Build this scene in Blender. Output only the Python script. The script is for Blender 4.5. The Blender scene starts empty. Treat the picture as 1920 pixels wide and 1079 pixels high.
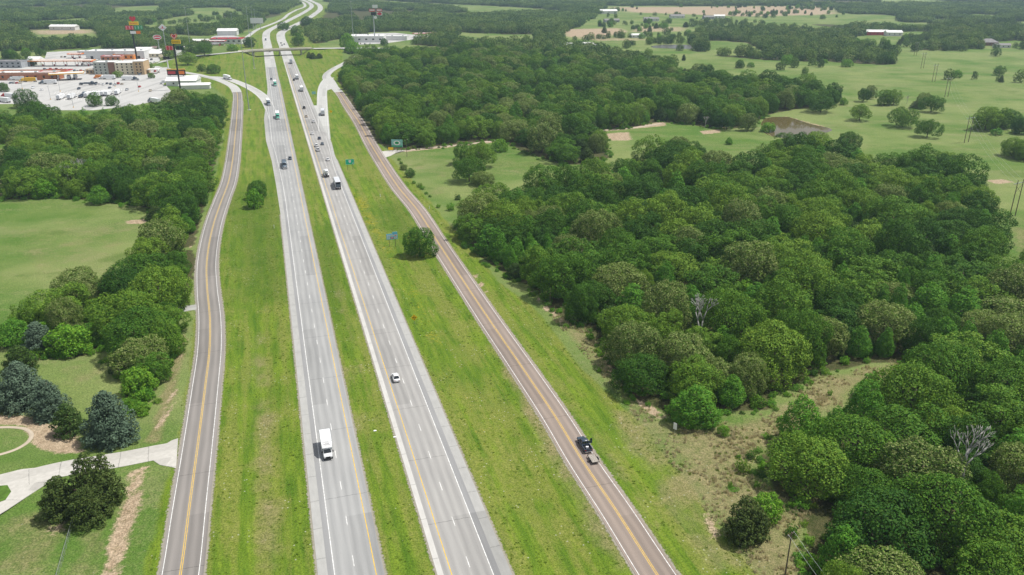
import bpy, bmesh, math, random
import numpy as np
from mathutils import Vector, Matrix

S = bpy.context.scene
COL = S.collection
R = math.radians

# ------------------------------------------------------------------ camera, sky, sun, exposure
CAM_H = 103.0
FPX = 1500.0                       # focal length in pixels of the 1920 px wide photograph
PITCH = math.atan(603.2 / FPX)
cam_d = bpy.data.cameras.new('camera'); cam = bpy.data.objects.new('camera', cam_d); COL.objects.link(cam)
cam_d.sensor_width = 36.0; cam_d.lens = 36.0 * FPX / 1920.0
cam_d.clip_start = 1.0; cam_d.clip_end = 20000.0
cam.location = (0, 0, CAM_H); cam.rotation_euler = (math.pi / 2 - PITCH, 0, 0)
S.camera = cam

SUN_DIR = Vector((0.44, 0.10, 0.88)).normalized()          # towards the sun
SUN_EL = math.asin(SUN_DIR.z); SUN_AZ = math.atan2(SUN_DIR.x, SUN_DIR.y)
world = bpy.data.worlds.new('World'); S.world = world; world.use_nodes = True
nt = world.node_tree; nt.nodes.clear()
def wn(t, **kw):
    n = nt.nodes.new(t)
    for k, v in kw.items(): setattr(n, k, v)
    return n
sky = wn('ShaderNodeTexSky', sky_type='NISHITA', sun_disc=False)
sky.sun_elevation = SUN_EL; sky.sun_rotation = SUN_AZ
sky.air_density = 1.0; sky.dust_density = 2.0; sky.altitude = 150
tc = wn('ShaderNodeTexCoord'); mp = wn('ShaderNodeMapping'); mp.inputs['Scale'].default_value = (1, 1, 2.6)
cl = wn('ShaderNodeTexNoise'); cl.inputs['Scale'].default_value = 2.6; cl.inputs['Detail'].default_value = 9; cl.inputs['Roughness'].default_value = .55
rp = wn('ShaderNodeValToRGB'); rp.color_ramp.elements[0].position = .40; rp.color_ramp.elements[1].position = .62
mxs = wn('ShaderNodeMix', data_type='RGBA'); mxs.inputs['B'].default_value = (10.5, 10.6, 10.8, 1)   # thin bright cloud
bg = wn('ShaderNodeBackground'); bg.inputs['Strength'].default_value = 0.066
wo = wn('ShaderNodeOutputWorld')
L = nt.links.new
L(tc.outputs['Generated'], mp.inputs['Vector']); L(mp.outputs['Vector'], cl.inputs['Vector'])
L(cl.outputs['Fac'], rp.inputs['Fac']); L(rp.outputs['Color'], mxs.inputs['Factor'])
L(sky.outputs['Color'], mxs.inputs['A']); L(mxs.outputs['Result'], bg.inputs['Color']); L(bg.outputs['Background'], wo.inputs['Surface'])

sun_d = bpy.data.lights.new('sun', 'SUN'); sun_d.energy = 4.3; sun_d.angle = R(1.5); sun_d.color = (1, .965, .90)
sun = bpy.data.objects.new('sun', sun_d); COL.objects.link(sun)
sun.rotation_euler = (-SUN_DIR).to_track_quat('-Z', 'Y').to_euler()
sun.location = (0, 0, 400)

S.view_settings.view_transform = 'Standard'; S.view_settings.look = 'None'
S.view_settings.gamma = 1; S.view_settings.use_curve_mapping = False
S.view_settings.exposure = 0.2
S.render.engine = 'CYCLES'
S.cycles.max_bounces = 5; S.cycles.diffuse_bounces = 3; S.cycles.glossy_bounces = 2
S.cycles.transmission_bounces = 3; S.cycles.volume_bounces = 0; S.cycles.transparent_max_bounces = 6
S.cycles.use_denoising = True
S.cycles.use_adaptive_sampling = False

# ------------------------------------------------------------------ measuring
cp_, sp_ = math.cos(PITCH), math.sin(PITCH)
def at(px, py, z=0.0):
    """photo pixel -> point of the place at height z"""
    x = (px - 960) / FPX; y = (py - 539.5) / FPX
    d = Vector((x, cp_ - y * sp_, -sp_ - y * cp_))
    t = (CAM_H - z) / -d.z
    return Vector((d.x * t, d.y * t, z))
def ppm(py):
    """pixels of the photo per metre at ground row py"""
    return (py + 63.7) * cp_ / CAM_H
rng = np.random.default_rng(11)
random.seed(4)

# ------------------------------------------------------------------ tags and links
def tag(o, label=None, cat=None, group=None, kind=None):
    if label: o['label'] = label
    if cat: o['category'] = cat
    if group: o['group'] = group
    if kind: o['kind'] = kind
    return o
def empty(name, loc=(0, 0, 0), rz=0.0, label=None, cat=None, group=None):
    o = bpy.data.objects.new(name, None); COL.objects.link(o)
    o.location = loc; o.rotation_euler = (0, 0, rz); o.empty_display_size = .5
    return tag(o, label, cat, group)
def mesh_obj(name, me, parent=None, loc=None):
    o = bpy.data.objects.new(name, me); COL.objects.link(o)
    if parent: o.parent = parent
    if loc is not None: o.location = loc
    return o
def raw_mesh(name, V, F, mats, midx=None, smooth=False):
    me = bpy.data.meshes.new(name)
    me.from_pydata([tuple(v) for v in V], [], [tuple(f) for f in F])
    for m in (mats if isinstance(mats, (list, tuple)) else [mats]): me.materials.append(m)
    if midx is not None: me.polygons.foreach_set('material_index', midx)
    if smooth: me.polygons.foreach_set('use_smooth', [True] * len(F))
    me.update(); return me
def quad_mesh(name, V, mat, per=4):
    """fast mesh from an (n*per,3) array of separate faces"""
    V = np.asarray(V, dtype=np.float32).reshape(-1, 3); n = len(V) // per
    me = bpy.data.meshes.new(name)
    me.vertices.add(len(V)); me.vertices.foreach_set('co', V.ravel())
    me.loops.add(len(V)); me.loops.foreach_set('vertex_index', np.arange(len(V), dtype=np.int32))
    me.polygons.add(n)
    me.polygons.foreach_set('loop_start', np.arange(0, len(V), per, dtype=np.int32))
    me.polygons.foreach_set('loop_total', np.full(n, per, dtype=np.int32))
    me.materials.append(mat); me.update(calc_edges=True); return me

class MB:
    """collects simple shapes for ONE mesh"""
    def __init__(s): s.v = []; s.f = []; s.m = []
    def add(s, V, F, m=0):
        b = len(s.v); s.v += [tuple(v) for v in V]; s.f += [tuple(i + b for i in f) for f in F]; s.m += [m] * len(F); return s
    def box(s, c, d, m=0, taper=1.0, rz=0.0):
        x, y, z = d[0] / 2, d[1] / 2, d[2] / 2; V = []
        for zz, k in ((-z, 1), (z, taper)):
            for a, b in ((-x, -y), (x, -y), (x, y), (-x, y)):
                a *= k; b *= k
                V.append((c[0] + a * math.cos(rz) - b * math.sin(rz), c[1] + a * math.sin(rz) + b * math.cos(rz), c[2] + zz))
        return s.add(V, [(3, 2, 1, 0), (4, 5, 6, 7), (0, 1, 5, 4), (1, 2, 6, 5), (2, 3, 7, 6), (3, 0, 4, 7)], m)
    def loft(s, secs, m=0, cap=True):
        n = len(secs[0]); V = [p for q in secs for p in q]; F = []
        for i in range(len(secs) - 1):
            for j in range(n):
                k = (j + 1) % n
                F.append((i * n + j, i * n + k, (i + 1) * n + k, (i + 1) * n + j))
        if cap:
            F.append(tuple(range(n - 1, -1, -1))); F.append(tuple((len(secs) - 1) * n + j for j in range(n)))
        return s.add(V, F, m)
    def tube(s, p, q, r0, r1=None, n=8, m=0):
        p = Vector(p); q = Vector(q); r1 = r0 if r1 is None else r1
        a = (q - p).normalized(); u = a.orthogonal().normalized(); w = a.cross(u)
        ring = lambda c, r: [c + u * (r * math.cos(2 * math.pi * k / n)) + w * (r * math.sin(2 * math.pi * k / n)) for k in range(n)]
        return s.loft([ring(p, r0), ring(q, r1)], m)
    def mesh(s, name, mats, smooth=False): return raw_mesh(name, s.v, s.f, mats, s.m, smooth)
    def build(s, name, mats, parent=None, smooth=False): return mesh_obj(name, s.mesh(name, mats, smooth), parent)

# ------------------------------------------------------------------ materials
def mat(name, col=(.5, .5, .5), rough=.6, metal=0.0, spec=.3, var=0.0, scale=1.0, bump=0.0, col2=None, detail=5):
    m = bpy.data.materials.new(name); m.use_nodes = True
    t = m.node_tree; b = t.nodes['Principled BSDF']
    b.inputs['Roughness'].default_value = rough; b.inputs['Metallic'].default_value = metal
    b.inputs['Specular IOR Level'].default_value = spec
    b.inputs['Base Color'].default_value = (*col, 1)
    if var or col2 or bump:
        g = t.nodes.new('ShaderNodeNewGeometry')
        n = t.nodes.new('ShaderNodeTexNoise'); n.inputs['Scale'].default_value = scale; n.inputs['Detail'].default_value = detail
        t.links.new(g.outputs['Position'], n.inputs['Vector'])
        if var or col2:
            r = t.nodes.new('ShaderNodeValToRGB'); r.color_ramp.elements[0].position = .35; r.color_ramp.elements[1].position = .66
            c2 = col2 or tuple(min(1, c * (1 + var)) for c in col); c1 = col if col2 else tuple(c * (1 - var) for c in col)
            r.color_ramp.elements[0].color = (*c1, 1); r.color_ramp.elements[1].color = (*c2, 1)
            t.links.new(n.outputs['Fac'], r.inputs['Fac']); t.links.new(r.outputs['Color'], b.inputs['Base Color'])
        if bump:
            bp = t.nodes.new('ShaderNodeBump'); bp.inputs['Strength'].default_value = bump
            t.links.new(n.outputs['Fac'], bp.inputs['Height']); t.links.new(bp.outputs['Normal'], b.inputs['Normal'])
    return m
M = {}
M['white_paint'] = mat('white_paint', (.78, .79, .80), .35, var=.04, scale=.8)
M['white_box'] = mat('white_box', (.80, .81, .82), .45, var=.05, scale=.5)
M['grey_box'] = mat('grey_box', (.55, .57, .60), .45, var=.06, scale=.5)
M['dark_blue'] = mat('dark_blue', (.045, .065, .095), .3, spec=.5)
M['slate_blue'] = mat('slate_blue', (.12, .16, .20), .3, spec=.5)
M['black_paint'] = mat('black_paint', (.012, .013, .016), .25, spec=.5)
M['silver'] = mat('silver', (.45, .47, .49), .3, metal=.4)
M['teal_paint'] = mat('teal_paint', (.07, .34, .24), .4)
M['red_paint'] = mat('red_paint', (.45, .03, .03), .4)
M['beige_paint'] = mat('beige_paint', (.45, .40, .32), .4)
M['yellow_paint'] = mat('yellow_paint', (.70, .42, .03), .5)
M['glass'] = mat('dark_glass', (.015, .02, .024), .08, spec=.6)
M['rubber'] = mat('rubber', (.018, .018, .018), .8, var=.2, scale=3)
M['chrome'] = mat('chrome', (.7, .7, .72), .2, metal=.9)
M['grille'] = mat('grille', (.02, .02, .022), .5)
M['lamp_clear'] = mat('lamp_clear', (.75, .75, .72), .15, spec=.6)
M['lamp_red'] = mat('lamp_red', (.35, .015, .012), .2, spec=.6)
M['galv'] = mat('galvanised_steel', (.42, .45, .46), .45, metal=.5)
M['black_steel'] = mat('black_steel', (.015, .016, .018), .5)
M['wood_pole'] = mat('wood_pole', (.13, .10, .08), .85, var=.2, scale=2)
M['plank'] = mat('weathered_plank', (.34, .31, .27), .85, var=.25, scale=3)
M['sign_green'] = mat('sign_green', (.02, .50, .33), .45)
M['sign_blue'] = mat('sign_blue', (.16, .54, .78), .45)
M['sign_white'] = mat('sign_white', (.80, .80, .80), .45)
M['sign_yellow'] = mat('sign_yellow', (.85, .55, .01), .45)
M['sign_red'] = mat('sign_red', (.62, .03, .05), .45)
M['sign_dgreen'] = mat('price_green', (.01, .30, .10), .45)
M['sign_black'] = mat('sign_black', (.012, .012, .014), .5)
M['sign_orange'] = mat('sign_orange', (.80, .20, .02), .5)
M['sign_teal'] = mat('sign_teal', (.24, .52, .48), .5)
M['lime'] = mat('lime_paint', (.55, .75, .02), .45)
M['wall_white'] = mat('wall_white', (.66, .66, .65), .8, var=.05, scale=.3)
M['wall_cream'] = mat('wall_cream', (.62, .56, .42), .8, var=.05, scale=.3)
M['wall_tan'] = mat('wall_tan', (.46, .33, .19), .8, var=.06, scale=.3)
M['wall_sage'] = mat('wall_sage', (.40, .43, .38), .8, var=.05, scale=.3)
M['wall_brown'] = mat('wall_brown', (.24, .13, .09), .8, var=.08, scale=.4)
M['wall_brick'] = mat('wall_brick', (.42, .17, .09), .85, var=.12, scale=.6)
M['wall_grey'] = mat('wall_grey', (.34, .36, .38), .8, var=.06, scale=.3)
M['roof_white'] = mat('roof_white', (.74, .74, .72), .6, var=.07, scale=.15)
M['roof_grey'] = mat('roof_grey', (.22, .21, .21), .8, var=.15, scale=.4)
M['roof_brown'] = mat('roof_brown', (.20, .15, .13), .85, var=.15, scale=.4)
M['canopy_orange'] = mat('canopy_orange', (.72, .26, .05), .5, var=.1, scale=.2)
M['canopy_yellow'] = mat('canopy_yellow', (.75, .45, .10), .5, var=.08, scale=.2)
M['red_trim'] = mat('red_trim', (.48, .05, .06), .5)
M['concrete'] = mat('concrete', (.50, .49, .46), .85, var=.12, scale=.35, bump=.1)
M['bridge_concrete'] = mat('bridge_concrete', (.56, .53, .45), .85, var=.10, scale=.2)
M['bridge_steel'] = mat('bridge_steel', (.30, .26, .21), .7, var=.2, scale=.3)
M['bark'] = mat('bark', (.10, .08, .06), .9, var=.3, scale=1.5)
M['dead_bark'] = mat('dead_bark', (.33, .32, .30), .9, var=.2, scale=2)
M['line_white'] = mat('line_white', (.50, .50, .485), .7, scale=1.3, col2=(.80, .80, .78))
M['line_yellow'] = mat('line_yellow', (.52, .36, .08), .7, scale=1.1, col2=(.74, .47, .05))

def leaf_mat(name, a, b, c=None, trans=.22, tips=None, amt=.55, hue=-.04):
    """leaves: colour differs from tree to tree (object random) and from leaf to leaf (island random)"""
    m = bpy.data.materials.new(name); m.use_nodes = True; t = m.node_tree; t.nodes.clear()
    N = t.nodes.new; K = t.links.new
    oi = N('ShaderNodeObjectInfo'); ge = N('ShaderNodeNewGeometry')
    r1 = N('ShaderNodeValToRGB'); e = r1.color_ramp.elements
    e[0].color = (*a, 1); e[1].color = (*b, 1)
    if c:
        x = e.new(.52); x.color = (*b, 1); e[-1].color = (*c, 1)
    K(oi.outputs['Random'], r1.inputs['Fac']); base = r1.outputs['Color']
    if tips:                                               # blossom on part of the leaf sprays
        lt = N('ShaderNodeMath'); lt.operation = 'LESS_THAN'; lt.inputs[1].default_value = amt; K(ge.outputs['Random Per Island'], lt.inputs[0])
        mt = N('ShaderNodeMix'); mt.data_type = 'RGBA'; K(lt.outputs[0], mt.inputs[0]); K(base, mt.inputs[6]); mt.inputs[7].default_value = (*tips, 1); base = mt.outputs[2]
    no = N('ShaderNodeTexNoise'); no.inputs['Scale'].default_value = .45; no.inputs['Detail'].default_value = 4
    K(ge.outputs['Position'], no.inputs['Vector'])
    ad = N('ShaderNodeMath'); ad.operation = 'MULTIPLY_ADD'; ad.inputs[1].default_value = .55; ad.inputs[2].default_value = .28
    K(ge.outputs['Random Per Island'], ad.inputs[0])
    ad2 = N('ShaderNodeMath'); ad2.operation = 'MULTIPLY_ADD'; ad2.inputs[1].default_value = .95
    K(no.outputs['Fac'], ad2.inputs[0]); K(ad.outputs[0], ad2.inputs[2])
    hs = N('ShaderNodeHueSaturation'); K(base, hs.inputs['Color']); K(ad2.outputs[0], hs.inputs['Value'])
    hm = N('ShaderNodeMath'); hm.operation = 'MULTIPLY_ADD'; hm.inputs[1].default_value = hue; hm.inputs[2].default_value = .5 - hue * .38
    K(ge.outputs['Random Per Island'], hm.inputs[0]); K(hm.outputs[0], hs.inputs['Hue'])
    di = N('ShaderNodeBsdfPrincipled'); di.inputs['Roughness'].default_value = .6; di.inputs['Specular IOR Level'].default_value = .10
    tr = N('ShaderNodeBsdfTranslucent'); mx = N('ShaderNodeMixShader'); mx.inputs[0].default_value = trans
    K(hs.outputs['Color'], di.inputs['Base Color']); K(hs.outputs['Color'], tr.inputs['Color'])
    K(di.outputs[0], mx.inputs[1]); K(tr.outputs[0], mx.inputs[2])
    ou = N('ShaderNodeOutputMaterial'); K(mx.outputs[0], ou.inputs['Surface']); return m
LEAF = {
 'oak': leaf_mat('oak_leaves', (.034, .104, .012), (.078, .190, .018), (.155, .275, .030)),
 'pale': leaf_mat('pale_oak_leaves', (.070, .145, .022), (.105, .190, .028), tips=(.300, .350, .115), amt=.42),
 'gum': leaf_mat('gum_leaves', (.078, .225, .022), (.112, .285, .028)),
 'cedar': leaf_mat('cedar_leaves', (.040, .090, .018), (.064, .112, .024), trans=.12),
 'spruce': leaf_mat('spruce_needles', (.088, .140, .090), (.112, .168, .110), trans=.12),
 'lime': leaf_mat('lime_leaves', (.112, .285, .020), (.155, .330, .030)),
 'solo': leaf_mat('verge_tree_leaves', (.064, .175, .016), (.070, .185, .018)),
 'yard': leaf_mat('yard_cedar_leaves', (.066, .104, .024), (.072, .110, .026), trans=.12),
 'far': leaf_mat('far_leaves', (.050, .115, .020), (.095, .180, .030), (.160, .250, .050)),
}

# ------------------------------------------------------------------ paths of the roads (metres)
def P(*pts): return [at(x, y).xy for x, y in pts]
def spline(pts, step=4.0):
    pts = [Vector(p) for p in pts]; pts = [pts[0] * 2 - pts[1]] + pts + [pts[-1] * 2 - pts[-2]]; out = []
    for i in range(1, len(pts) - 2):
        p0, p1, p2, p3 = pts[i - 1:i + 3]; n = max(2, int((p2 - p1).length / step))
        t0 = 0; t1 = t0 + (p1 - p0).length ** .5; t2 = t1 + (p2 - p1).length ** .5; t3 = t2 + (p3 - p2).length ** .5
        for k in range(n):
            t = t1 + (t2 - t1) * k / n
            a1 = p0 * ((t1 - t) / (t1 - t0)) + p1 * ((t - t0) / (t1 - t0)); a2 = p1 * ((t2 - t) / (t2 - t1)) + p2 * ((t - t1) / (t2 - t1))
            a3 = p2 * ((t3 - t) / (t3 - t2)) + p3 * ((t - t2) / (t3 - t2))
            b1 = a1 * ((t2 - t) / (t2 - t0)) + a2 * ((t - t0) / (t2 - t0)); b2 = a2 * ((t3 - t) / (t3 - t1)) + a3 * ((t - t1) / (t3 - t1))
            out.append(b1 * ((t2 - t) / (t2 - t1)) + b2 * ((t - t1) / (t2 - t1)))
    out.append(pts[-2]); return out
class Path:
    def __init__(s, pts, step=4.0):
        s.p = spline(pts, step); n = len(s.p)
        s.t = [(s.p[min(n - 1, i + 1)] - s.p[max(0, i - 1)]).normalized() for i in range(n)]
        s.n = [Vector((t.y, -t.x)) for t in s.t]
        s.s = [0.0]
        for i in range(1, n): s.s.append(s.s[-1] + (s.p[i] - s.p[i - 1]).length)
        s.arr = np.array([tuple(q) for q in s.p])
    def near(s, q):
        d = ((s.arr - np.array([q[0], q[1]])) ** 2).sum(1); return int(d.argmin())
    def heading(s, q): t = s.t[s.near(q)]; return math.atan2(t.y, t.x) - math.pi / 2
    def point(s, along, off=0.0):
        i = int(np.clip(np.searchsorted(s.s, along) - 1, 0, len(s.p) - 2))
        f = (along - s.s[i]) / (s.s[i + 1] - s.s[i]); p = s.p[i].lerp(s.p[i + 1], f); n = s.n[i].lerp(s.n[i + 1], f).normalized()
        return p + n * off
    def s_at_row(s, py):
        Y = at(960, py).y; return float(np.interp(Y, s.arr[:, 1], s.s))
VPX, HY = 477.7, -63.7
Lx = lambda y: VPX + .1656 * (y - HY)
Rx = lambda y: VPX + .3577 * (y - HY)
left_cw = Path(P(*[(Lx(y), y) for y in (1330, 1079, 700, 400, 250, 160, 110, 85, 70)], (503, 59), (522, 48.5), (549, 35), (574, 21.5), (585, 12.5), (579, 5), (566, -.5), (548, -7)))
right_cw = Path(P(*[(Rx(y), y) for y in (1330, 1079, 700, 400, 250, 160, 110, 85, 72)], (528, 61), (547, 50.5), (572, 38), (590, 26.5), (600, 17.5), (597, 9), (584, 2.5), (568, -5)))
front_l = Path(P((292, 1330), (338, 1079), (355, 951), (370.8, 835), (385.4, 720), (392.6, 657.7), (393.6, 600), (388.3, 538.6), (387.4, 497.4), (392.4, 456.3), (402, 415), (416.3, 374), (428, 343), (435.4, 305), (440.4, 260), (443.6, 225), (445.6, 190), (444, 174), (437, 163), (425, 156.2), (408, 149.6), (388, 144.5), (368, 140), (349, 136.8), (324, 132.6), (305, 127)), 3)
front_r = Path(P((1400, 1330), (1232, 1077.5), (1156.6, 959.8), (1095, 868.5), (1040.8, 780.8), (986.3, 700), (916.6, 598.6), (868.6, 526.6), (822.3, 456.3), (782.9, 394.6), (748.6, 353.4), (714.3, 302), (693.7, 267.7), (673.5, 230), (655, 203), (636, 174), (619, 156), (612, 147), (614, 139), (627, 129), (648, 118), (672, 104), (690, 96)), 3)
on_ramp = Path(P((388, 144.5), (405, 145.2), (425, 148.3), (450, 156.5), (474, 168), (494, 183), (506, 203), (514, 228), (521, 258)), 3)
off_ramp = Path(P((607.5, 262), (606.2, 240), (604.8, 215), (604, 190), (604.2, 172), (607, 160), (613, 150.5), (619, 146)), 3)
far_front = Path(P((455, 74), (464, 69), (482.6, 56), (512, 44.5), (531, 35.5), (541, 27), (556, 19), (571, 13), (568, 5), (556, 0), (540, -6)))
gravel_lane = Path(P((724, 286), (742, 284.2), (765, 281), (800, 276.5), (850, 272), (905, 266), (960, 258), (1030, 250), (1120, 244), (1190, 238), (1240, 230)), 4)
drive = Path(P((330, 842), (285, 850), (235, 860), (180, 869), (120, 879), (60, 893), (-30, 918), (-120, 950)), 2)
side_lane = Path(P((369, 576), (352, 578), (334, 582), (318, 590)), 2)
cross_h = lambda px: float(np.interp(px, [296, 318, 345, 380, 400, 460, 575, 640, 690, 720], [0.0, 1.5, 3.2, 5.4, 6.2, 7.2, 7.2, 5.6, 3.2, 2.0]))
_cr = [(300, 121), (318, 111.5), (345, 107), (380, 103.6), (400, 101.8), (465, 95.6), (520, 93), (573, 91.2), (640, 90.4), (690, 90.4), (730, 91)]
_crp = [at(x, y, cross_h(x)) for x, y in _cr]
cross = Path([v.xy for v in _crp], 5)
cross_z = lambda X: np.interp(X, [v.x for v in _crp], [v.z for v in _crp])

LOT = P((-60, 118), (20, 128), (80, 121), (88, 98), (150, 95), (245, 91), (288, 97), (300, 112), (296, 124), (318, 131), (332, 139), (306, 155), (320, 170), (312, 186), (242, 200), (175, 207), (90, 207), (40, 195), (-60, 196))
LOT2 = P((392, 84), (452, 80), (455, 71), (420, 62), (396, 70))
LOT3 = P((672, 84), (672, 68), (700, 62.5), (742, 62), (790, 67), (822, 66), (818, 72), (770, 75), (720, 82))
POND = P((1430, 232), (1436, 222), (1452, 219.5), (1476, 219.5), (1492, 224), (1520, 233), (1552, 240), (1558, 244), (1545, 249), (1518, 254), (1490, 256.5), (1458, 256), (1436, 248))
POND2 = P((1223, 86.5), (1250, 84), (1290, 84.5), (1322, 86), (1319, 91.5), (1290, 91.5), (1255, 90.5), (1226, 89.5))
DRIVE_ISLE = P((-40, 932), (-10, 912), (14, 910), (21, 922), (10, 938), (-30, 952))

# ------------------------------------------------------------------ distance helpers
def seg_dist(X, Y, pts):
    d = np.full(X.shape, 1e9)
    for (ax, ay), (bx, by) in zip(pts[:-1], pts[1:]):
        vx, vy = bx - ax, by - ay; l2 = vx * vx + vy * vy + 1e-9
        t = np.clip(((X - ax) * vx + (Y - ay) * vy) / l2, 0, 1)
        d = np.minimum(d, (X - ax - t * vx) ** 2 + (Y - ay - t * vy) ** 2)
    return np.sqrt(d)
def inside(X, Y, poly):
    r = np.zeros(X.shape, bool); n = len(poly)
    for i in range(n):
        x0, y0 = poly[i]; x1, y1 = poly[(i + 1) % n]
        if y0 == y1: continue
        r ^= ((y0 > Y) != (y1 > Y)) & (X < (x1 - x0) * (Y - y0) / (y1 - y0) + x0)
    return r
def sdist(X, Y, poly):
    """signed distance, positive inside"""
    q = [tuple(p) for p in poly]; d = seg_dist(X, Y, q + q[:1]); return np.where(inside(X, Y, q), d, -d)
def sstep(a, b, x):
    t = np.clip((x - a) / (b - a), 0, 1); return t * t * (3 - 2 * t)
def thin(path, k=4): return [tuple(p) for p in path.p[::k]] + [tuple(path.p[-1])]
PAVED = [(thin(left_cw), 6.8), (thin(right_cw), 7.2), (thin(front_l, 3), 4.6), (thin(front_r, 3), 4.0), (thin(on_ramp, 3), 4.4), (thin(off_ramp, 3), 4.4), (thin(far_front), 5), (thin(drive, 3), 3.4)]
PAVED_POLY = [LOT, LOT2, LOT3]
INTER = [tuple(at(Lx(y) * .5 + Rx(y) * .5, y).xy) for y in (1330, 400, 110, 84, 68)]
def paved_dist(X, Y):
    d = np.full(X.shape, 1e9)
    for pts, w in PAVED: d = np.minimum(d, np.maximum(seg_dist(X, Y, pts) - w, 0))
    for q in PAVED_POLY: d = np.minimum(d, np.maximum(-sdist(X, Y, q), 0))
    return d
_crthin = thin(cross, 3)
def ground_z(X, Y):
    X = np.asarray(X, float); Y = np.asarray(Y, float)
    d = paved_dist(X, Y)
    z = -.07 - sstep(1.5, 10, d) * (.50 + .32 * np.sin(X * .023 + 1.3) * np.sin(Y * .019 + .4)) + sstep(60, 200, d) * (1.0 * np.sin(X * .008 + 2) * np.sin(Y * .006))
    dc = seg_dist(X, Y, _crthin); hz = cross_z(X)                      # embankment of the road that crosses over
    gap = sstep(27, 40, seg_dist(X, Y, INTER))
    z = np.maximum(z, (hz - .12 - np.maximum(dc - 6.0, 0) * .4) * gap + (1 - gap) * z)
    for q, w in ((POND, 5.0), (POND2, 14.0)):
        s = sdist(X, Y, q); z = np.where(s > -w * 2, z * sstep(0, w * 2, -s) + (1 - sstep(0, w * 2, -s)) * (-.10 - .9 * sstep(-w * .5, w, s)), z)
    return z
def gz(x, y): return float(ground_z(np.array([x]), np.array([y]))[0])
def ground_at(px, py):
    p = at(px, py); p.z = gz(p.x, p.y); return p

# ------------------------------------------------------------------ woods, fields, patches: polygons in metres.  t = seen at canopy height
def W(*pts):
    return [tuple(at(p[0], p[1], 9.0 if len(p) > 2 else 0.0).xy) for p in pts]
WOOD_A = W((858, 425), (875, 462), (905, 480), (938, 505), (958, 522), (1000, 536), (1036, 580), (1075, 608), (1108, 622), (1128, 655), (1150, 700), (1192, 748), (1240, 768), (1275, 792), (1325, 795), (1345, 770), (1440, 768), (1455, 735), (1530, 700), (1640, 676), (1720, 676), (1695, 698), (1650, 752), (1565, 785), (1490, 806), (1432, 846), (1440, 905), (1500, 945), (1525, 1000), (1520, 1120), (1560, 1330), (2600, 1330), (2300, 800), (2080, 560), (1965, 505), (1885, 470, 1), (1872, 405, 1), (1850, 350, 1), (1800, 292, 1), (1700, 292, 1), (1655, 300, 1), (1590, 272, 1), (1520, 268, 1), (1440, 285, 1), (1385, 312, 1), (1335, 300, 1), (1320, 270, 1), (1262, 262, 1), (1195, 282, 1), (1140, 305, 1), (1052, 326, 1), (955, 346, 1), (880, 372, 1))
WOOD_B = W((634, 150), (662, 202), (700, 262), (728, 280), (790, 279), (870, 269), (935, 262), (975, 280), (1010, 292), (1060, 307), (1118, 308), (1142, 292), (1135, 262), (1105, 243), (1170, 240), (1235, 227), (1300, 232), (1335, 240), (1398, 238), (1426, 222), (1440, 214), (1498, 203), (1548, 204), (1578, 190), (1592, 170, 1), (1560, 158, 1), (1500, 150, 1), (1435, 145, 1), (1330, 132, 1), (1262, 122, 1), (1190, 112, 1), (1100, 104, 1), (1010, 92, 1), (880, 84, 1), (840, 88, 1), (760, 92, 1), (700, 94, 1), (655, 108, 1))
WOOD_C = W((14, 373), (70, 368), (150, 372), (215, 380), (283, 388), (285, 412), (292, 452), (310, 470), (362, 462), (372, 420), (384, 386), (397, 330), (408, 280), (416, 232), (421, 205), (420, 185, 1), (395, 172, 1), (345, 180, 1), (318, 196, 1), (290, 205, 1), (245, 208, 1), (180, 212, 1), (100, 210, 1), (75, 195, 1), (40, 212, 1), (-30, 215, 1), (-260, 240, 1), (-260, 275), (-60, 264), (22, 270), (18, 320))
WOOD_D = W((16, 640), (24, 600), (60, 560, 1), (110, 520, 1), (190, 500, 1), (250, 478, 1), (290, 470), (362, 470), (366, 505), (348, 560), (336, 590), (334, 640), (318, 675), (285, 720), (268, 775), (250, 770), (225, 700), (205, 650), (180, 640), (158, 662), (70, 668), (40, 668))
VERGE = W((296, 1330), (268, 1079), (318, 880), (338, 820), (362, 640), (366, 560), (366, 480), (385, 410), (400, 350), (420, 260), (422, 180), (400, 162), (340, 140), (300, 118), (330, 104), (420, 100), (470, 60), (560, 10), (640, 10), (600, 60), (600, 90), (642, 95), (645, 128), (640, 160), (700, 250), (728, 292), (775, 340), (850, 430), (940, 530), (1015, 590), (1090, 690), (1210, 800), (1350, 985), (1450, 1110), (1640, 1330))
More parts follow.
